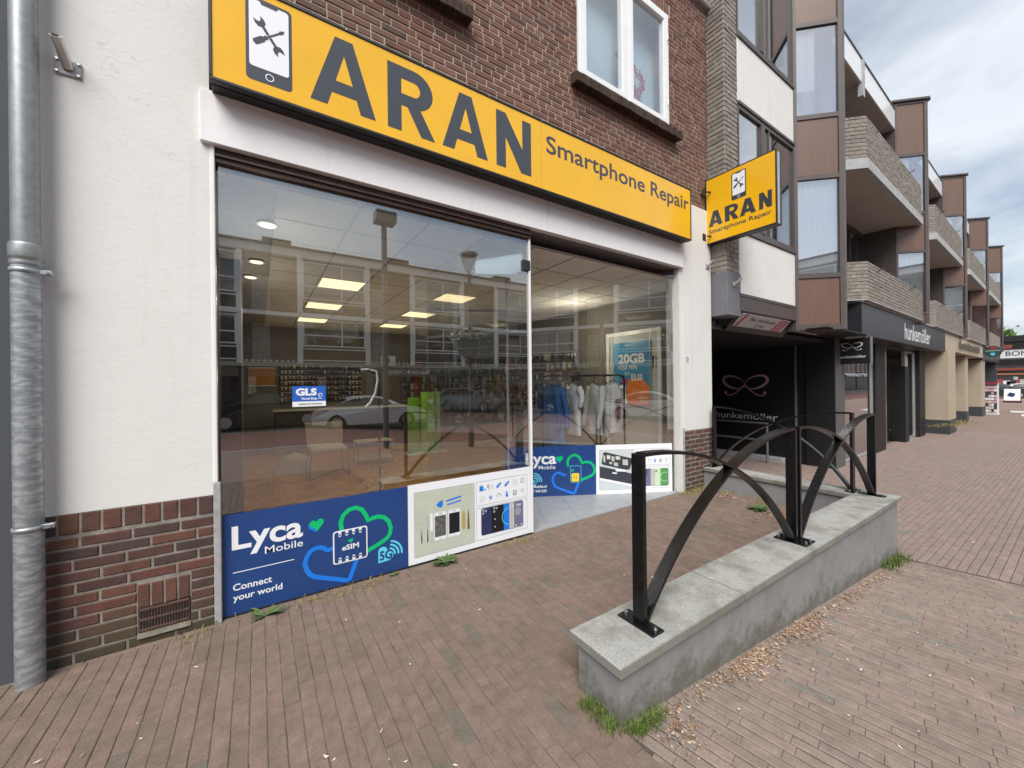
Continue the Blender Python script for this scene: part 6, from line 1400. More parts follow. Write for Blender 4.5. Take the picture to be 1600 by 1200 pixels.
# added mirror-like sheet near the post, imitating sky reflected in the transom glass
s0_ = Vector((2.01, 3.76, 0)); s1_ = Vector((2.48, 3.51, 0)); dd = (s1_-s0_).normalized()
sh = thing('sky_reflection_sheet', 'pale mirror-like sheet standing in for sky reflected in glass, top right of the display window', 'sheet', (2.2, 3.6, 2.95)); obj('sheet', MB().extr([(0, 2.815), (.53, 2.815), (.53, 3.085), (0, 3.085)], s0_, dd, Z, Vector((dd.y, -dd.x, 0)), 0, .004), mat('sky_mirror_sheet', (0.88, 0.93, 0.90), 0.12, metal=.85), sh)
# clothes rack
RK0, RK1 = Vector((3.658, 4.70, 0)), Vector((4.819, 4.091, 0)); RD = (RK1-RK0).normalized(); RN = Vector((-RD.y, RD.x, 0))
rk = thing('clothes_rack', 'black tube clothes rack standing behind the angled entrance window', 'clothes rack', tuple((RK0+RK1)/2))
obj('frame', MB().tube([RK0, RK0+Z*1.64, RK0+Z*1.69+RD*.02, RK0+Z*1.71+RD*.07, RK1+Z*1.71-RD*.07, RK1+Z*1.69-RD*.02, RK1+Z*1.64, RK1], .016, 8), M['black'], rk)
obj('foot', MB().tube([RK0-RN*.25+Z*.02, RK0+RN*.25+Z*.02], .014, 8), M['black'], rk); obj('foot', MB().tube([RK1-RN*.25+Z*.02, RK1+RN*.25+Z*.02], .014, 8), M['black'], rk)
def garment(t, lab, colr, L_, sleeve, seed, yaw=0.0, print_=None, cat='shirt', wide=.19):
    p = RK0 + RD*t; rr = random.Random(seed); dirn = (-RN*math.cos(yaw) + RD*math.sin(yaw)).normalized(); sd = dirn.cross(Z).normalized()
    g_ = thing('hanging_'+cat.replace(' ', '_'), lab, cat, (p.x, p.y, 1.0), 0, 'clothes on the rack')
    m_ = mat('cloth_'+cat+str(seed), colr, 0.9, noise=.12, nscale=25, bump=.5, bscale=18)
    obj('hanger', MB().tube([p+Z*1.715, p+Z*1.66, p+Z*1.63], .004, 6).tube([p-dirn*wide+Z*1.575, p+Z*1.635, p+dirn*wide+Z*1.575], .007, 6), M['black'], g_)
    b = MB(); rings = 12; seg = 20; vs = []
    for i in range(rings+1):
        f = i/rings; z = 1.60 - f*L_; wd = wide*(.55 + .55*min(1, f*5)) if f < .2 else wide*(1.10+.08*math.sin(f*5+seed)); th = .035 + .03*f
        zz = z
        for k in range(seg):
            a = 2*math.pi*k/seg; fold = 1 + .22*math.sin(a*5 + seed + f*2)*f
            q = p + dirn*wd*math.cos(a) + sd*th*fold*math.sin(a) + sd*.012*math.sin(f*6+a*2+seed)
            vs.append((q.x, q.y, z - (.06*(abs(math.cos(a)))*(1-f) if f < .25 else 0)))
    fs = [(i*seg+k, i*seg+(k+1) % seg, (i+1)*seg+(k+1) % seg, (i+1)*seg+k) for i in range(rings) for k in range(seg)]
    b.add(vs, fs, True); obj('body', b, m_, g_)
    for sg in (1, -1):
        st = p + dirn*wide*sg*.98 + Z*1.53; pts = []; rs = []
        for i in range(9):
            f = i/8; pts.append(st + dirn*sg*(.05*math.sin(f*2.2)) + sd*(.02*math.sin(f*4+seed) + .05*f*math.sin(seed*2)) - Z*sleeve*f); rs.append(.052 - .016*f + .005*math.sin(f*20+seed))
        obj('sleeve', MB().tube(pts, rs, 10), m_, g_)
    if print_:
        c_ = p + dirn*0 - sd*.05
    return g_
garment(.12, 'navy and cobalt hoodie at the left end of the clothes rack', (0.03, 0.10, 0.30), .95, .62, 1, .5, cat='hoodie')
garment(.22, 'deep blue sweater next to the blue hoodie on the rack', (0.04, 0.14, 0.40), .92, .60, 2, .3, cat='sweater')
garment(.50, 'plain white short sleeved shirt alone in the middle of the rack', (0.72, 0.74, 0.76), .80, .30, 3, .15, cat='shirt')
garment(.83, 'light grey sweater right of the middle of the rack', (0.56, 0.57, 0.57), .80, .62, 4, .2, cat='sweater')
garment(.98, 'mottled grey sweater between the light grey one and the printed shirt', (0.44, 0.44, 0.44), .82, .63, 5, -.1, cat='sweater')
g_ = garment(1.14, 'white shirt with a dark red print at the right end of the rack', (0.72, 0.72, 0.74), .78, .30, 6, -.95, cat='shirt', wide=.24)
pp = RK0 + RD*1.14; yaw = -.95; dirn = (-RN*math.cos(yaw) + RD*math.sin(yaw)).normalized(); sd = dirn.cross(Z).normalized()
sd2 = sd if sd.dot(Vector((0, 0, EYE)) - Vector((pp.x, pp.y, EYE))) > 0 else -sd
pr = Print(g_, pp + sd2*.085, (Z.cross(sd2)), Z, sd2); pr.polys('chest_print', [[(-.09, 1.28), (.09, 1.28), (.09, 1.34), (-.09, 1.34)], [(-.05, 1.02), (.05, 1.02), (.06, 1.25), (-.06, 1.25)]], mat('dark_red_print', (0.16, 0.03, 0.03), 0.8), 0)
# chair, table, display stand, machine
ch = thing('lounge_chair', 'pale upholstered chair on a thin black wire frame inside the shop', 'chair', (1.0, 7.6, 0))
M['cushion'] = mat('pale_cushion', (0.42, 0.38, 0.34), 0.9, noise=.1, nscale=30)
obj('seat', MB().bbox((.72, 7.35, .42), (1.32, 7.92, .52), .03), M['cushion'], ch); obj('backrest', MB().extr([(0, 0), (.6, 0), (.62, .42), (-.02, .42)], (.72, 7.9, .50), X, Vector((0, .25, .97)), Y, -.03, .05), M['cushion'], ch)
for x_ in (.74, 1.30): obj('leg_frame', MB().tube([(x_, 7.38, .42), (x_+(.04 if x_ > 1 else -.04), 7.25, .012), (x_+(.04 if x_ > 1 else -.04), 7.98, .012), (x_, 7.86, .42)], .009, 6), M['black'], ch)
obj('leg_brace', MB().tube([(.70, 7.25, .012), (1.34, 7.98, .012)], .008, 6), M['black'], ch)
tb = thing('side_table', 'two tier metal side table beside the wire chair', 'table', (2.0, 8.2, 0))
for z_ in (.45, .12): obj('shelf', MB().bbox((1.60, 7.95, z_), (2.30, 8.4, z_+.02), .005), M['silver'], tb)
for x_, y_ in ((1.62, 7.97), (2.28, 7.97), (1.62, 8.38), (2.28, 8.38)): obj('leg', MB().tube([(x_, y_, 0), (x_, y_, .46)], .012, 6), M['greytube'], tb)
bgc = thing('cloth_bag', 'pale crumpled sheet beside the wire chair', 'bag', (.5, 8.2, 0)); b = MB(); rr = random.Random(4)
vs = []; 
for i in range(9):
    for k in range(14):
        a = 2*math.pi*k/14; f = i/8; r0 = .32*(1-f)**.6 + .03; vs.append((.55+math.cos(a)*r0*(1+.2*rr.random()), 8.3+math.sin(a)*r0*.8*(1+.2*rr.random()), f*.34))
b.add(vs, [(i*14+k, i*14+(k+1) % 14, (i+1)*14+(k+1) % 14, (i+1)*14+k) for i in range(8) for k in range(14)], True); obj('folds', b, M['cushion'], bgc)
ds = thing('display_stand', 'two leaved lime green display stand in the middle of the shop floor', 'display stand', (3.25, 8.8, 0))
M['lime'] = mat('lime_green_board', (0.22, 0.50, 0.06), 0.5, noise=.05)
obj('board', MB().extr([(0, .03), (.44, .03), (.44, 1.42), (0, 1.42)], (3.18, 8.72, 0), Vector((.93, -.36, 0)), Z, Vector((-.36, -.93, 0)), 0, .03), M['lime'], ds)
obj('board', MB().extr([(-.46, .03), (-.03, .03), (-.03, 1.30), (-.46, 1.30)], (3.16, 8.8, 0), Vector((.80, .6, 0)), Z, Vector((.6, -.8, 0)), 0, .03), M['lime'], ds)
obj('foot', MB().bbox((2.78, 8.45, 0), (3.72, 8.9, .025), .005), M['white'], ds)
pr = Print(ds, Vector((3.18, 8.72, 0)) + Vector((-.36, -.93, 0))*.03, Vector((.93, -.36, 0)), Z, Vector((-.36, -.93, 0)))
pr.poly('white_mark', heart(.22, 1.2, .07), M['white'], 0); pr.stroke('white_marks', [arc(.22, .92, .05, 40, 320, 10), [(.17, .70), (.22, .62), (.27, .70)], [(.22, .48), (.22, .38)], arc(.22, .20, .05, 0, 360, 10)], .022, M['white'], 0)
hbk = thing('bent_handlebar', 'white curved bar with a black grip standing just inside the display window', 'handlebar', (1.05, 3.9, 1.6))
def PT(x, y, n): return PN(x, y, n)
obj('curved_tube', MB().tube([PT(x, y, 3.95) for x, y in ((560, 578), (575, 577), (588, 580), (590, 595), (586, 615), (578, 630), (571, 636))], .011, 8), M['whitepaint'], hbk)
obj('grip', MB().tube([PT(x, y, 3.95) for x, y in ((543, 574), (552, 576), (563, 578))], .016, 8), M['signblack'], hbk); obj('bracket', MB().tube([PT(575, 577, 3.95), PT(592, 585, 4.1)], .02, 8), M['signblack'], hbk)
obj('stem', MB().tube([PT(592, 585, 4.1), Vector((PT(592, 585, 4.1).x, PT(592, 585, 4.1).y, 0))], .012, 8), M['signblack'], hbk)

# ================================================================== ACROSS THE STREET (seen mirrored in the glass)
def zr(s): return -.38*min(max((s-1.4)/4.5, 0), 1)
ob = thing('terrace_flats', 'white framed postwar flats with recessed balconies across the street, mirrored in the shop glass', 'building', (5, -16.7, 0))
M['framewhite'] = mat('aged_white_frame', (0.86, 0.87, 0.87), 0.5, noise=.08, nscale=1.5); M['darkwall'] = mat('dark_brown_back_wall', (0.15, 0.115, 0.095), 0.8, noise=.2, nscale=2); M['darkpanel'] = mat('black_spandrel', (0.02, 0.02, 0.022), 0.4)
M['obglass'] = glass_mat('flat_window_glass', 0.10, (0.8, 0.8, 0.8)); M['net'] = mat('net_curtain', (0.55, 0.54, 0.50), 0.9, noise=.3, nscale=6)
YO = -16.7; PER = 6.1
obj('back_wall', MB().box((-34, YO-3, -.5), (24, YO-1.3, 8.6)), M['darkwall'], ob)
obj('roof_cornice', MB().bbox((-34, YO-3, 8.42), (24, YO+.15, 8.85), .02), M['framewhite'], ob); obj('roof_edge', MB().box((-34, YO-3, 8.86), (24, YO+.3, 8.93)), M['signblack'], ob)
for q in (-20, -6, 0.2, 6.5, 14): obj('roof_vent', MB().bbox((q, YO-.6, 8.93), (q+1.3, YO+.1, 9.25), .02), M['signblack'], ob)
obj('first_floor_edge', MB().box((-34, YO-1.3, 2.62), (24, YO+.10, 2.86)), mat('cream_band', (0.45, 0.42, 0.35), 0.7), ob)
wm = None
for k in range(-6, 4):
    s0 = 1.88 + k*PER; s1 = s0 + 3.45; sb = s0 - 2.65
    for x_ in (s0, s1): obj('pier', MB().bbox((x_-.13, YO-.05, 2.75), (x_+.13, YO+.12, 8.42), .01), M['framewhite'], ob)
    for z0, z1, zm, p0, p1 in ((6.28, 8.3, 6.96, 5.52, 6.12), (3.72, 5.2, 4.3, 3.0, 3.56)):
        fr = MB(); a, b_ = s0+.13, s1-.13; t = .07; mid = a + (b_-a)*.6
        for zz in (z0, zm, z1-t): fr.box((a, YO-.03, zz), (b_, YO+.04, zz+t))
        for xx in (a, mid, b_-t): fr.box((xx, YO-.028, z0), (xx+t, YO+.038, z1))
        f_ = obj('window', fr, M['framewhite'], ob); obj('pane', MB().box((a, YO-.01, z0), (b_, YO-.004, z1)), M['obglass'], f_)
        obj('curtain', MB().box((a, YO-.5, z0 if (k % 3) else z0+.5), (a+(b_-a)*(.35 if k % 2 else .9), YO-.48, z1)), M['net'], f_)
        fr = MB(); fr.box((a, YO-.03, p0-.06), (b_, YO+.05, p0)).box((a, YO-.03, p1), (b_, YO+.05, p1+.06)); obj('spandrel_rail', fr, M['framewhite'], ob); obj('spandrel', MB().box((a, YO-.02, p0), (b_, YO, p1)), M['darkpanel'], ob)
        # balcony
        bb = MB(); 
        for q in range(24): xx = sb+.16 + q*(2.33/23); bb.box((xx, YO-.02, p0-.1), (xx+.018, YO, p0+.95))
        bb.box((sb+.13, YO-.03, p0+.95), (s0-.13, YO+.01, p0+.99)); obj('balcony_railing', bb, M['greytube'], ob); obj('balcony_floor', MB().box((sb+.13, YO-1.3, p0-.22), (s0-.13, YO+.02, p0-.1)), M['framewhite'] if False else M['darkwall'], ob)
        st = MB()
        for q in range(9): st.box((sb+.2+q*.26, YO+.0, p0-.12), (sb+.2+q*.26+.12, YO+.03, p0-.04))
        obj('balcony_edge_marks', st, M['framewhite'], ob)
        obj('balcony_door', MB().box((sb+.5, YO-1.29, p0-.1), (sb+1.3, YO-1.25, p0+2.0)), M['net'], ob)
    obj('floor_slab', MB().box((sb, YO-.1, 5.26), (s1, YO+.16, 5.44)), M['framewhite'], ob)
# ground floor shops opposite
SC = [(0.05, 0.055, 0.065), (0.10, 0.09, 0.08), (0.05, 0.06, 0.075), (0.16, 0.12, 0.09)]
for k in range(-6, 4):
    s0 = -.77 + k*PER; m_ = mat('shopfront_%d' % (k % 4), SC[k % 4], 0.5)
    obj('ground_floor_fascia', MB().bbox((s0, YO-.2, 2.1), (s0+PER-.05, YO+.02, 2.6), .01), m_, ob)
    obj('ground_floor_window', MB().box((s0+.3, YO-.15, .1), (s0+PER-.4, YO-.14, 2.1)), M['obglass'], ob); obj('ground_floor_pier', MB().bbox((s0-.05, YO-.3, -.4), (s0+.3, YO, 2.1), .01), m_, ob)
    rr = random.Random(k+50); bb = [MB() for _ in range(4)]
    for q in range(26): x_ = s0+.5+rr.random()*4.6; z_ = .1+rr.random()*1.3; bb[q % 4].box((x_, YO-.9, z_), (x_+.12+rr.random()*.35, YO-.8, z_+.2+rr.random()*.5))
    for q in range(4): o = obj('window_goods', bb[q], PR[(k*3+q*2) % len(PR)], ob); o['kind'] = 'stuff'
pr = Print(ob, (9.1, YO+.02, 2.22), -X, Z, Y); pr.text('lettering', 'NAAIMACHINES.', 0, 0, M['white'], 2, h=.26, w=2.9, weight=.02)
pr = Print(ob, (4.0, YO, 5.68), -X, Z, Y); pr.text('lettering', 'Oranjehof', 0, 0, M['framewhite'], 2, h=.26, w=1.5, weight=.0, shear=.3)
ac = thing('air_conditioner', 'white air conditioning unit above the dark shopfront across the street', 'air conditioner', (6.4, YO+.2, 2.7)); obj('casing', MB().bbox((6.0, YO+.13, 2.70), (6.8, YO+.45, 3.3), .02), M['framewhite'], ac); obj('fan_grille', MB().tube([(6.25, YO+.44, 3.0), (6.25, YO+.456, 3.0)], .22, 18), M['signblack'], ac)
# brick houses further along, and behind on the other side
def house(lab, s0, s1, y0, h, colr, roofc, seed, facing=1, n=4, fl=3):
    r_ = thing('brick_house', lab, 'house', ((s0+s1)/2, y0, -.4)); m_ = mat('house_'+str(seed), colr, .85, noise=.15, nscale=2); d = -8*facing
    obj('wall', MB().box((s0, y0, -.5), (s1, y0+d, h)), m_, r_); obj('roof', MB().add([(s0-.1, y0+.2*facing, h), (s1+.1, y0+.2*facing, h), (s1+.1, y0+d, h), (s0-.1, y0+d, h), (s0-.1, y0+d/2, h+2.2), (s1+.1, y0+d/2, h+2.2)], [(0,1,5,4), (2,3,4,5), (0,4,3), (1,2,5)]), mat('roof_'+str(seed), roofc, .8), r_)
    for f in range(1, fl):
        for q in range(n):
            x_ = s0 + (s1-s0)*(q+.28)/n; w_ = (s1-s0)/n*.5; z_ = f*2.9+.3
            f_ = obj('window', MB().box((x_, y0-.02*facing, z_), (x_+w_, y0+.05*facing, z_+1.6)), M['framewhite'], r_); obj('pane', MB().box((x_+.08, y0+.052*facing, z_+.08), (x_+w_-.08, y0+.06*facing, z_+1.52)), M['darkpanel'], f_)
    obj('shopfront', MB().box((s0+.4, y0-.02*facing, -.3), (s1-.4, y0+.05*facing, 2.4)), M['darkpanel'], r_); obj('awning', MB().add([(s0+.5, y0+.05*facing, 2.9), (s1-.5, y0+.05*facing, 2.9), (s1-.5, y0+1.1*facing, 2.45), (s0+.5, y0+1.1*facing, 2.45), (s0+.5, y0+1.1*facing, 2.2), (s1-.5, y0+1.1*facing, 2.2)], [(0,1,2,3), (3,2,5,4)]), M['framewhite'], r_)
    return r_
hl = ['red brick house with a white awning first past the flats', 'tall orange brick house second past the flats', 'dark brick house third past the flats', 'broad red brick house fourth past the flats', 'pale brick house fifth past the flats', 'low red brick house far down the street', 'brown brick house near the end of the street', 'last brick house at the end of the street']
x_ = 25
for i, l_ in enumerate(hl):
    w_ = 9 + (i*37 % 5); house(l_, x_, x_+w_, -16.5, 8 + (i*13 % 4), [(0.26, .11, .075), (.30, .13, .08), (.15, .08, .06), (.28, .12, .08), (.36, .28, .20)][i % 5], (.08, .05, .045), i); x_ += w_ + .3
# cars
def car(name, lab, loc, rotz, colr, grp=None, L_=4.5, H_=1.42, hatch=False):
    r_ = thing(name, lab, 'car', loc, rotz, grp); m_ = mat('car_paint_'+lab.split()[0]+str(int(loc[0])), colr, .3, metal=.2, coat=.6); gl_ = M['cargl']; k = L_/4.5; kz = H_/1.42
    prof = [(-2.2, .30), (-2.25, .55), (-2.18, .78), (-2.0, .92), (-1.55, 1.0)] + ([(-2.05, 1.02), (-1.85, 1.28), (-1.3, 1.40)] if hatch else [(-1.25, 1.12), (-.9, 1.30), (-.5, 1.40)]) + [(0.0, 1.42), (.35, 1.37), (.75, 1.20), (1.15, .98), (1.75, .88), (2.1, .76), (2.22, .60), (2.22, .32)]
    wheel = lambda cx: [(cx-.36+.36*(1-math.cos(a)), .25+.36*math.sin(a)) for a in [math.pi*q/8 for q in range(9)]]
    bot = [(1.72, .22)] + [(cx_, cz) for cx_, cz in wheel(1.36)[::-1]] + [(.95, .2), (-.95, .2)] + [(cx_, cz) for cx_, cz in wheel(-1.36)[::-1]] + [(-1.75, .24)]
    poly = [(x*k, z*kz) for x, z in prof + bot]
    def yw(z, s): return s*((.90 if z < .95*kz else .90 - (z-.95*kz)/kz*.48))
    vs = []; n = len(poly)
    for s in (-1, 1): vs += [(x, yw(z, s)*(1-.06*abs(x/(2.25*k))**3), z) for x, z in poly]
    b = MB(); b.add(vs, [tuple(range(n))[::-1], tuple(range(n, 2*n))] + [(i, (i+1) % n, n+(i+1) % n, n+i) for i in range(n)]); obj('body', b, m_, r_, local=True)
    if hatch: w1_ = [(-1.75, 1.02), (-1.65, 1.25), (-1.2, 1.33), (.0, 1.35), (.35, 1.28), (.85, 1.02)]
    else: w1_ = [(-1.45, 1.03), (-1.0, 1.22), (-.55, 1.33), (.0, 1.35), (.35, 1.28), (.85, 1.02)]
    for s in (-1, 1):
        sw = obj('side_window', MB().add([(x*k, yw(z*kz, s)+.012*s, z*kz) for x, z in w1_], [tuple(range(len(w1_)))]), gl_, r_, local=True)
        obj('window_pillar', MB().add([(-.28*k, yw(1.02*kz, s)+.02*s, 1.02*kz), (-.20*k, yw(1.02*kz, s)+.02*s, 1.02*kz), (-.22*k, yw(1.35*kz, s)+.02*s, 1.35*kz), (-.28*k, yw(1.35*kz, s)+.02*s, 1.35*kz)], [(0,1,2,3)]), M['signblack'], sw, local=True)
        obj('mirror', MB().bbox((.72*k, s*.88, .96*kz), (.90*k, s*1.04, 1.08*kz), .02), m_, r_, local=True)
    f = lambda z, d: d*(yw(z*kz, 1)-.07)
    obj('windscreen', MB().add([(.39*k, f(1.36, -1), 1.375*kz), (.39*k, f(1.36, 1), 1.375*kz), (1.12*k, f(1.0, 1), 1.01*kz), (1.12*k, f(1.0, -1), 1.01*kz)], [(0,1,2,3)]), gl_, r_, local=True)
    rear = ((-1.86, 1.30, -2.07, 1.04) if hatch else (-.93, 1.31, -1.55, 1.02)); obj('rear_window', MB().add([(rear[0]*k, f(rear[1], -1), rear[1]*kz), (rear[0]*k, f(rear[1], 1), rear[1]*kz), (rear[2]*k-.01, f(rear[3], 1), rear[3]*kz), (rear[2]*k-.01, f(rear[3], -1), rear[3]*kz)], [(0,1,2,3)]), gl_, r_, local=True)
    for cx in (-1.36, 1.36):
        for s in (-1, 1):
            w_ = obj('wheel', MB().tube([(cx*k, s*.70, .33*kz), (cx*k, s*.89, .33*kz)], .325*kz, 22), M['tyre'], r_, local=True); obj('rim', MB().tube([(cx*k, s*.885, .33*kz), (cx*k, s*.90, .33*kz)], .21*kz, 12), M['aluminium'], w_, local=True)
    for s in (-1, 1):
        obj('headlight', MB().bbox((2.08*k, s*.5-.17, .62*kz), (2.20*k, s*.5+.17, .74*kz), .02), M['white'], r_, local=True); obj('tail_light', MB().bbox((-2.24*k, s*.55-.18, .68*kz), (-2.14*k, s*.55+.18, .82*kz), .02), M['signred'], r_, local=True)
    obj('number_plate', MB().box((-2.262*k, -.24, .50*kz), (-2.25*k, .24, .60*kz)), M['goldbright'], r_, local=True)
    return r_
M['cargl'] = mat('dark_car_glass', (0.02, 0.022, 0.025), .08, spec=.8); M['tyre'] = mat('tyre_rubber', (0.015, 0.015, 0.015), .8)
car('parked_car', 'white saloon car parked across the street, mirrored in the display window', (4.2, -11.7, -.30), 0.0, (0.88, 0.89, 0.90), 'cars across the street', 4.9)
car('parked_car', 'black saloon car across the street, mirrored in the angled window', (.3, -12.0, -.10), math.pi, (0.01, 0.01, 0.012), 'cars across the street')
car('parked_car', 'silver hatchback parked further left across the street', (-6.3, -11.8, -.10), 0, (0.45, 0.46, 0.48), 'cars across the street', 4.1, 1.48, True)
car('parked_car', 'dark grey hatchback parked ahead of the white saloon across the street', (9.6, -11.8, -.48), 0, (0.05, 0.055, 0.06), 'cars across the street', 4.1, 1.48, True)
car('parked_car', 'red hatchback parked far along the street', (30, -11.8, -.48), 0, (0.45, 0.02, 0.02), 'cars across the street', 4.0, 1.48, True)
car('parked_car', 'white hatchback behind the red one', (50, -11.8, -.48), 0, (0.7, 0.7, 0.7), 'cars across the street', 4.0, 1.48, True)
# lamp posts
def lamp(s, y, z0, h, lab, basket):
    r_ = thing('street_lamp', lab, 'street lamp', (s, y, z0)); m_ = mat('lamp_post_brown', (0.06, 0.05, 0.045), .5)
    obj('pole', MB().tube([(s, y, z0), (s, y, z0+1.1), (s, y, z0+1.15), (s, y, z0+h-.7)], [.09, .09, .06, .045], 12), m_, r_)
    obj('lamp_glass', MB().tube([(s, y, z0+h-.68), (s, y, z0+h-.25), (s, y, z0+h-.05)], [.06, .24, .27], 16), M['obglass'], r_); obj('lamp_cap', MB().tube([(s, y, z0+h-.05), (s, y, z0+h+.02), (s, y, z0+h+.08)], [.28, .22, .05], 16), m_, r_); obj('lamp_collar', MB().tube([(s, y, z0+h-.8), (s, y, z0+h-.66)], [.05, .09], 12), m_, r_)
    if basket:
        k = thing('flower_basket', 'round basket of white flowers hung around the street lamp', 'flower basket', (s, y, z0+2.9)); obj('basket', MB().tube([(s, y, z0+2.75), (s, y, z0+2.95), (s, y, z0+3.3)], [.2, .38, .5], 18), m_, k)
        rr = random.Random(3); b = MB(); b2_ = MB()
        for q in range(900):
            a = rr.random()*6.28; r0 = .6*math.sqrt(rr.random()); x_, y_, z_ = s+r0*math.cos(a), y+r0*math.sin(a), z0+3.3+rr.random()*.28*(1.1-r0); q_ = .045
            (b if rr.random() < .75 else b2_).add([(x_+rr.gauss(0, q_), y_+rr.gauss(0, q_), z_+rr.gauss(0, q_)) for _ in range(3)], [(0, 1, 2)])
        obj('foliage', b, M['leaf'], k, kind='stuff'); obj('blossom', b2_, M['petalwhite'], k, kind='stuff')
lamp(5.48, -4.0, -.36, 6.0, 'brown street lamp with a tapered lantern at the kerb, mirrored in the display window', True)
r_ = thing('signal_mast', 'slate blue square topped mast at the kerb, mirrored in the display window', 'mast', (2.89, -4.0, -.1)); m_ = mat('slate_blue_steel', (0.10, 0.14, 0.17), .5)
obj('mast', MB().tube([(2.89, -4.0, -.2), (2.89, -4.0, 5.95)], .075, 12), m_, r_); obj('mast_head', MB().bbox((2.62, -4.1, 5.95), (3.16, -3.7, 6.25), .02), m_, r_)
lamp(-9, -4.3, 0, 6.0, 'brown street lamp with a tapered lantern further left along the kerb', False)

# ================================================================== FAR END OF THE STREET
rk_ = thing('card_rack', 'white and red rack of cards outside the dark shop at the street end', 'display rack', (33.7, 3.0, -.38))
obj('frame', MB().box((33.5, 2.86, -.36), (33.56, 2.92, 1.36)).box((33.5, 3.44, -.36), (33.56, 3.50, 1.36)).box((33.45, 2.86, -.38), (33.95, 3.5, -.34)), M['white'], rk_); obj('header', MB().box((33.47, 2.88, 1.26), (33.55, 3.48, 1.38)), mat('dull_red_header', (.25, .03, .06), .6), rk_)
rr = random.Random(9); cb = [MB() for _ in range(4)]
for i in range(5):
    for j in range(9): cb[rr.randrange(4)].box((33.50, 2.93+i*.1, -.25+j*.16), (33.53, 3.02+i*.1, -.25+j*.16+.13))
for i, m_ in enumerate((M['petalwhite'], M['pinkbow'], M['letter'], M['white'])): o = obj('cards', cb[i], m_, rk_); o['kind'] = 'stuff'
ab = thing('pavement_board', 'white and dark red folding advertising board standing on the far pavement', 'advertising board', (50, 3.6, -.38))
obj('front_board', MB().add([(50.0, 3.20, .72), (50.0, 4.0, .72), (49.75, 4.0, -.2), (49.75, 3.20, -.2), (50.03, 3.20, .72), (50.03, 4.0, .72), (49.78, 4.0, -.2), (49.78, 3.2, -.2)], [(0,1,2,3), (7,6,5,4), (0,3,7,4), (1,5,6,2), (0,4,5,1), (3,2,6,7)]), M['white'], ab)
obj('side_board', MB().add([(50.03, 3.18, .75), (50.5, 3.18, -.38), (49.7, 3.18, -.38)], [(0, 1, 2)]).box((49.74, 3.16, -.38), (49.8, 4.04, -.2)), mat('maroon_board', (0.12, 0.02, 0.03), .6), ab)
obj('picture', MB().add([(49.89, 3.42, .35), (49.91, 3.72, .45), (49.84, 3.86, .18), (49.82, 3.55, .05)], [(0,1,2,3)]), M['phoneblue'], ab)
for x_, y_ in ((32.6, 2.05), (35.9, 2.65)):
    o = obj('road_marking', MB().quad((x_, -1, -.372), (x_+1.7, -1, -.372), (x_+1.7, y_+.15, -.372), (x_, y_, -.372)), M['roadpaint']); o['kind'] = 'structure'
car('parked_car', 'dark green hatchback parked at the far end of the street', (62, 5.4, -.42), R(-80), (0.02, 0.035, 0.03), None, 4.2, 1.5, True)
car('parked_car', 'pale grey car beyond the dark green hatchback at the street end', (66, 3.2, -.42), R(-80), (0.35, 0.38, 0.40), None, 4.2, 1.5, True)
pv = thing('market_hall', 'low black roofed shop pavilion with red stalls beyond the street end', 'building', (75, 6, -.4))
obj('roof', MB().bbox((70, -6, 5.6), (90, 9.5, 6.3), .03), M['signblack'], pv); obj('wall', MB().box((72, -6, -.4), (90, 9, 5.6)), mat('pavilion_grey', (0.30, 0.30, 0.29), .8, noise=.3, nscale=.6), pv)
for i, (z0, z1, cc) in enumerate(((4.2, 4.9, M['silver']), (3.2, 3.7, M['signblack']), (2.45, 2.7, mat('faded_red', (.30,.06,.05), .7)), (1.95, 2.12, mat('faded_orange', (.38,.16,.07), .7)))): obj('stall_band', MB().box((71.6-.1*i, -5.5, z0), (71.9, 8.8, z1)), cc, pv)
rr = random.Random(12)
for k in range(46): y_ = -5+rr.random()*13; z_ = rr.random()*1.5; obj('stall_goods', MB().bbox((71.2, y_, z_), (71.5, y_+.3+rr.random()*.6, z_+.25+rr.random()*.4), .02), [M['white'], mat('faded_red', (.3,.06,.05)), M['silver'], M['petalwhite'], M['signblack']][k % 5], pv)
bn = thing('banner_sign', 'long white sign reading BON|T hanging across the far end of the street', 'sign', (40, 2.3, 3.0))
qa, qb = at_s(1563, 560, 42.0), at_s(1563, 546.5, 42.0)
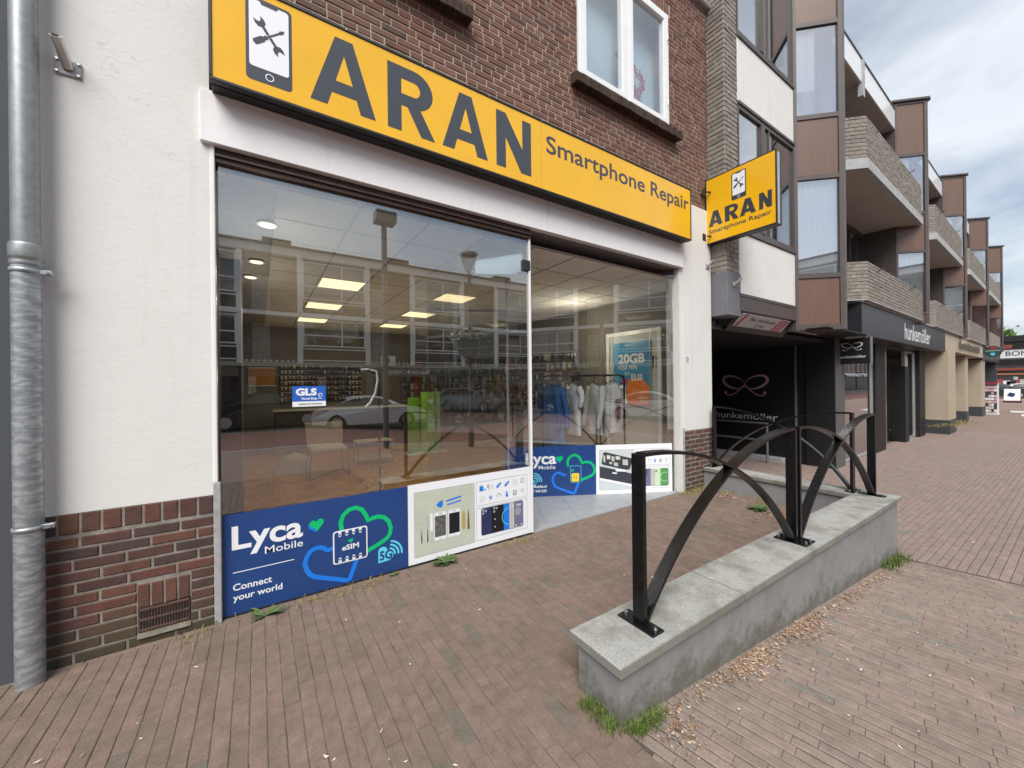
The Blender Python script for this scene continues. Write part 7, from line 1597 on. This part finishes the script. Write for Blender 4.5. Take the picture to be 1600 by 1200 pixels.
obj('board', MB().box((42.0, qa.y-3.2, qa.z), (42.15, qa.y, qb.z)), M['white'], bn); obj('black_top', MB().box((41.95, qa.y-3.2, qb.z), (42.2, qa.y+.1, qb.z+.38)), M['signblack'], bn); obj('red_tab', MB().box((41.94, qa.y-.5, qb.z+.06), (41.949, qa.y-.12, qb.z+.30)), mat('faded_red', (.3,.06,.05)), bn)
obj('support', MB().tube([(42.1, qa.y-3.0, -.38), (42.1, qa.y-3.0, qb.z)], .06, 8), M['signblack'], bn)
pr = Print(bn, (42.0, qa.y, qa.z), -Y, Z, -X); hh_ = qb.z-qa.z; pr.text('lettering', 'BON|T', .22, hh_*.25, M['letter'], 0, h=hh_*.5, w=1.35, weight=.015)
# trees at the end
M['foliage'] = brick_mat('tree_leaf', [(0, (0.07, 0.13, 0.02)), (0.5, (0.12, 0.19, 0.035)), (1, (0.17, 0.23, 0.06))], dirt_amt=0, bump=0)
def tree(lab, x, y, h, r, seed, n=2600):
    rr = random.Random(seed); t_ = thing('street_tree', lab, 'tree', (x, y, -.4), 0, 'trees at the street end'); tr_ = MB().tube([(x, y, -.5), (x+.05, y, h*.3), (x, y+.1, h*.7)], [.22, .16, .06], 10)
    cl_ = []
    for k in range(14): a = rr.random()*6.28; rr_ = r*(.3+.6*rr.random()); c_ = (x+math.cos(a)*rr_, y+math.sin(a)*rr_, h*(.45+.5*rr.random())); cl_.append(c_); tr_.tube([(x, y, h*.35), tuple((Vector((x, y, h*.4))+Vector(c_))/2 + Vector((0, 0, .2))), c_], [.08, .05, .02], 6)
    obj('trunk', tr_, M['darkwall'], t_); b = MB()
    for k in range(n):
        c_ = cl_[rr.randrange(14)]; p = Vector(c_) + Vector((rr.gauss(0, 1), rr.gauss(0, 1), rr.gauss(0, .8)))*r*.20; s_ = .26
        b.add([p + Vector((rr.gauss(0, s_), rr.gauss(0, s_), rr.gauss(0, s_))) for _ in range(3)], [(0, 1, 2)])
    obj('crown', b, M['foliage'], t_, kind='stuff')
tree('bright green tree behind the white banner at the street end', 95, 9.5, 8.8, 3.4, 1, 5200)
tree('green tree right of the first one at the street end', 98, 2.5, 8.0, 3.4, 2, 5200)
tree('tree standing behind the pavilion roof', 110, 14, 9.5, 4, 3, 4000)
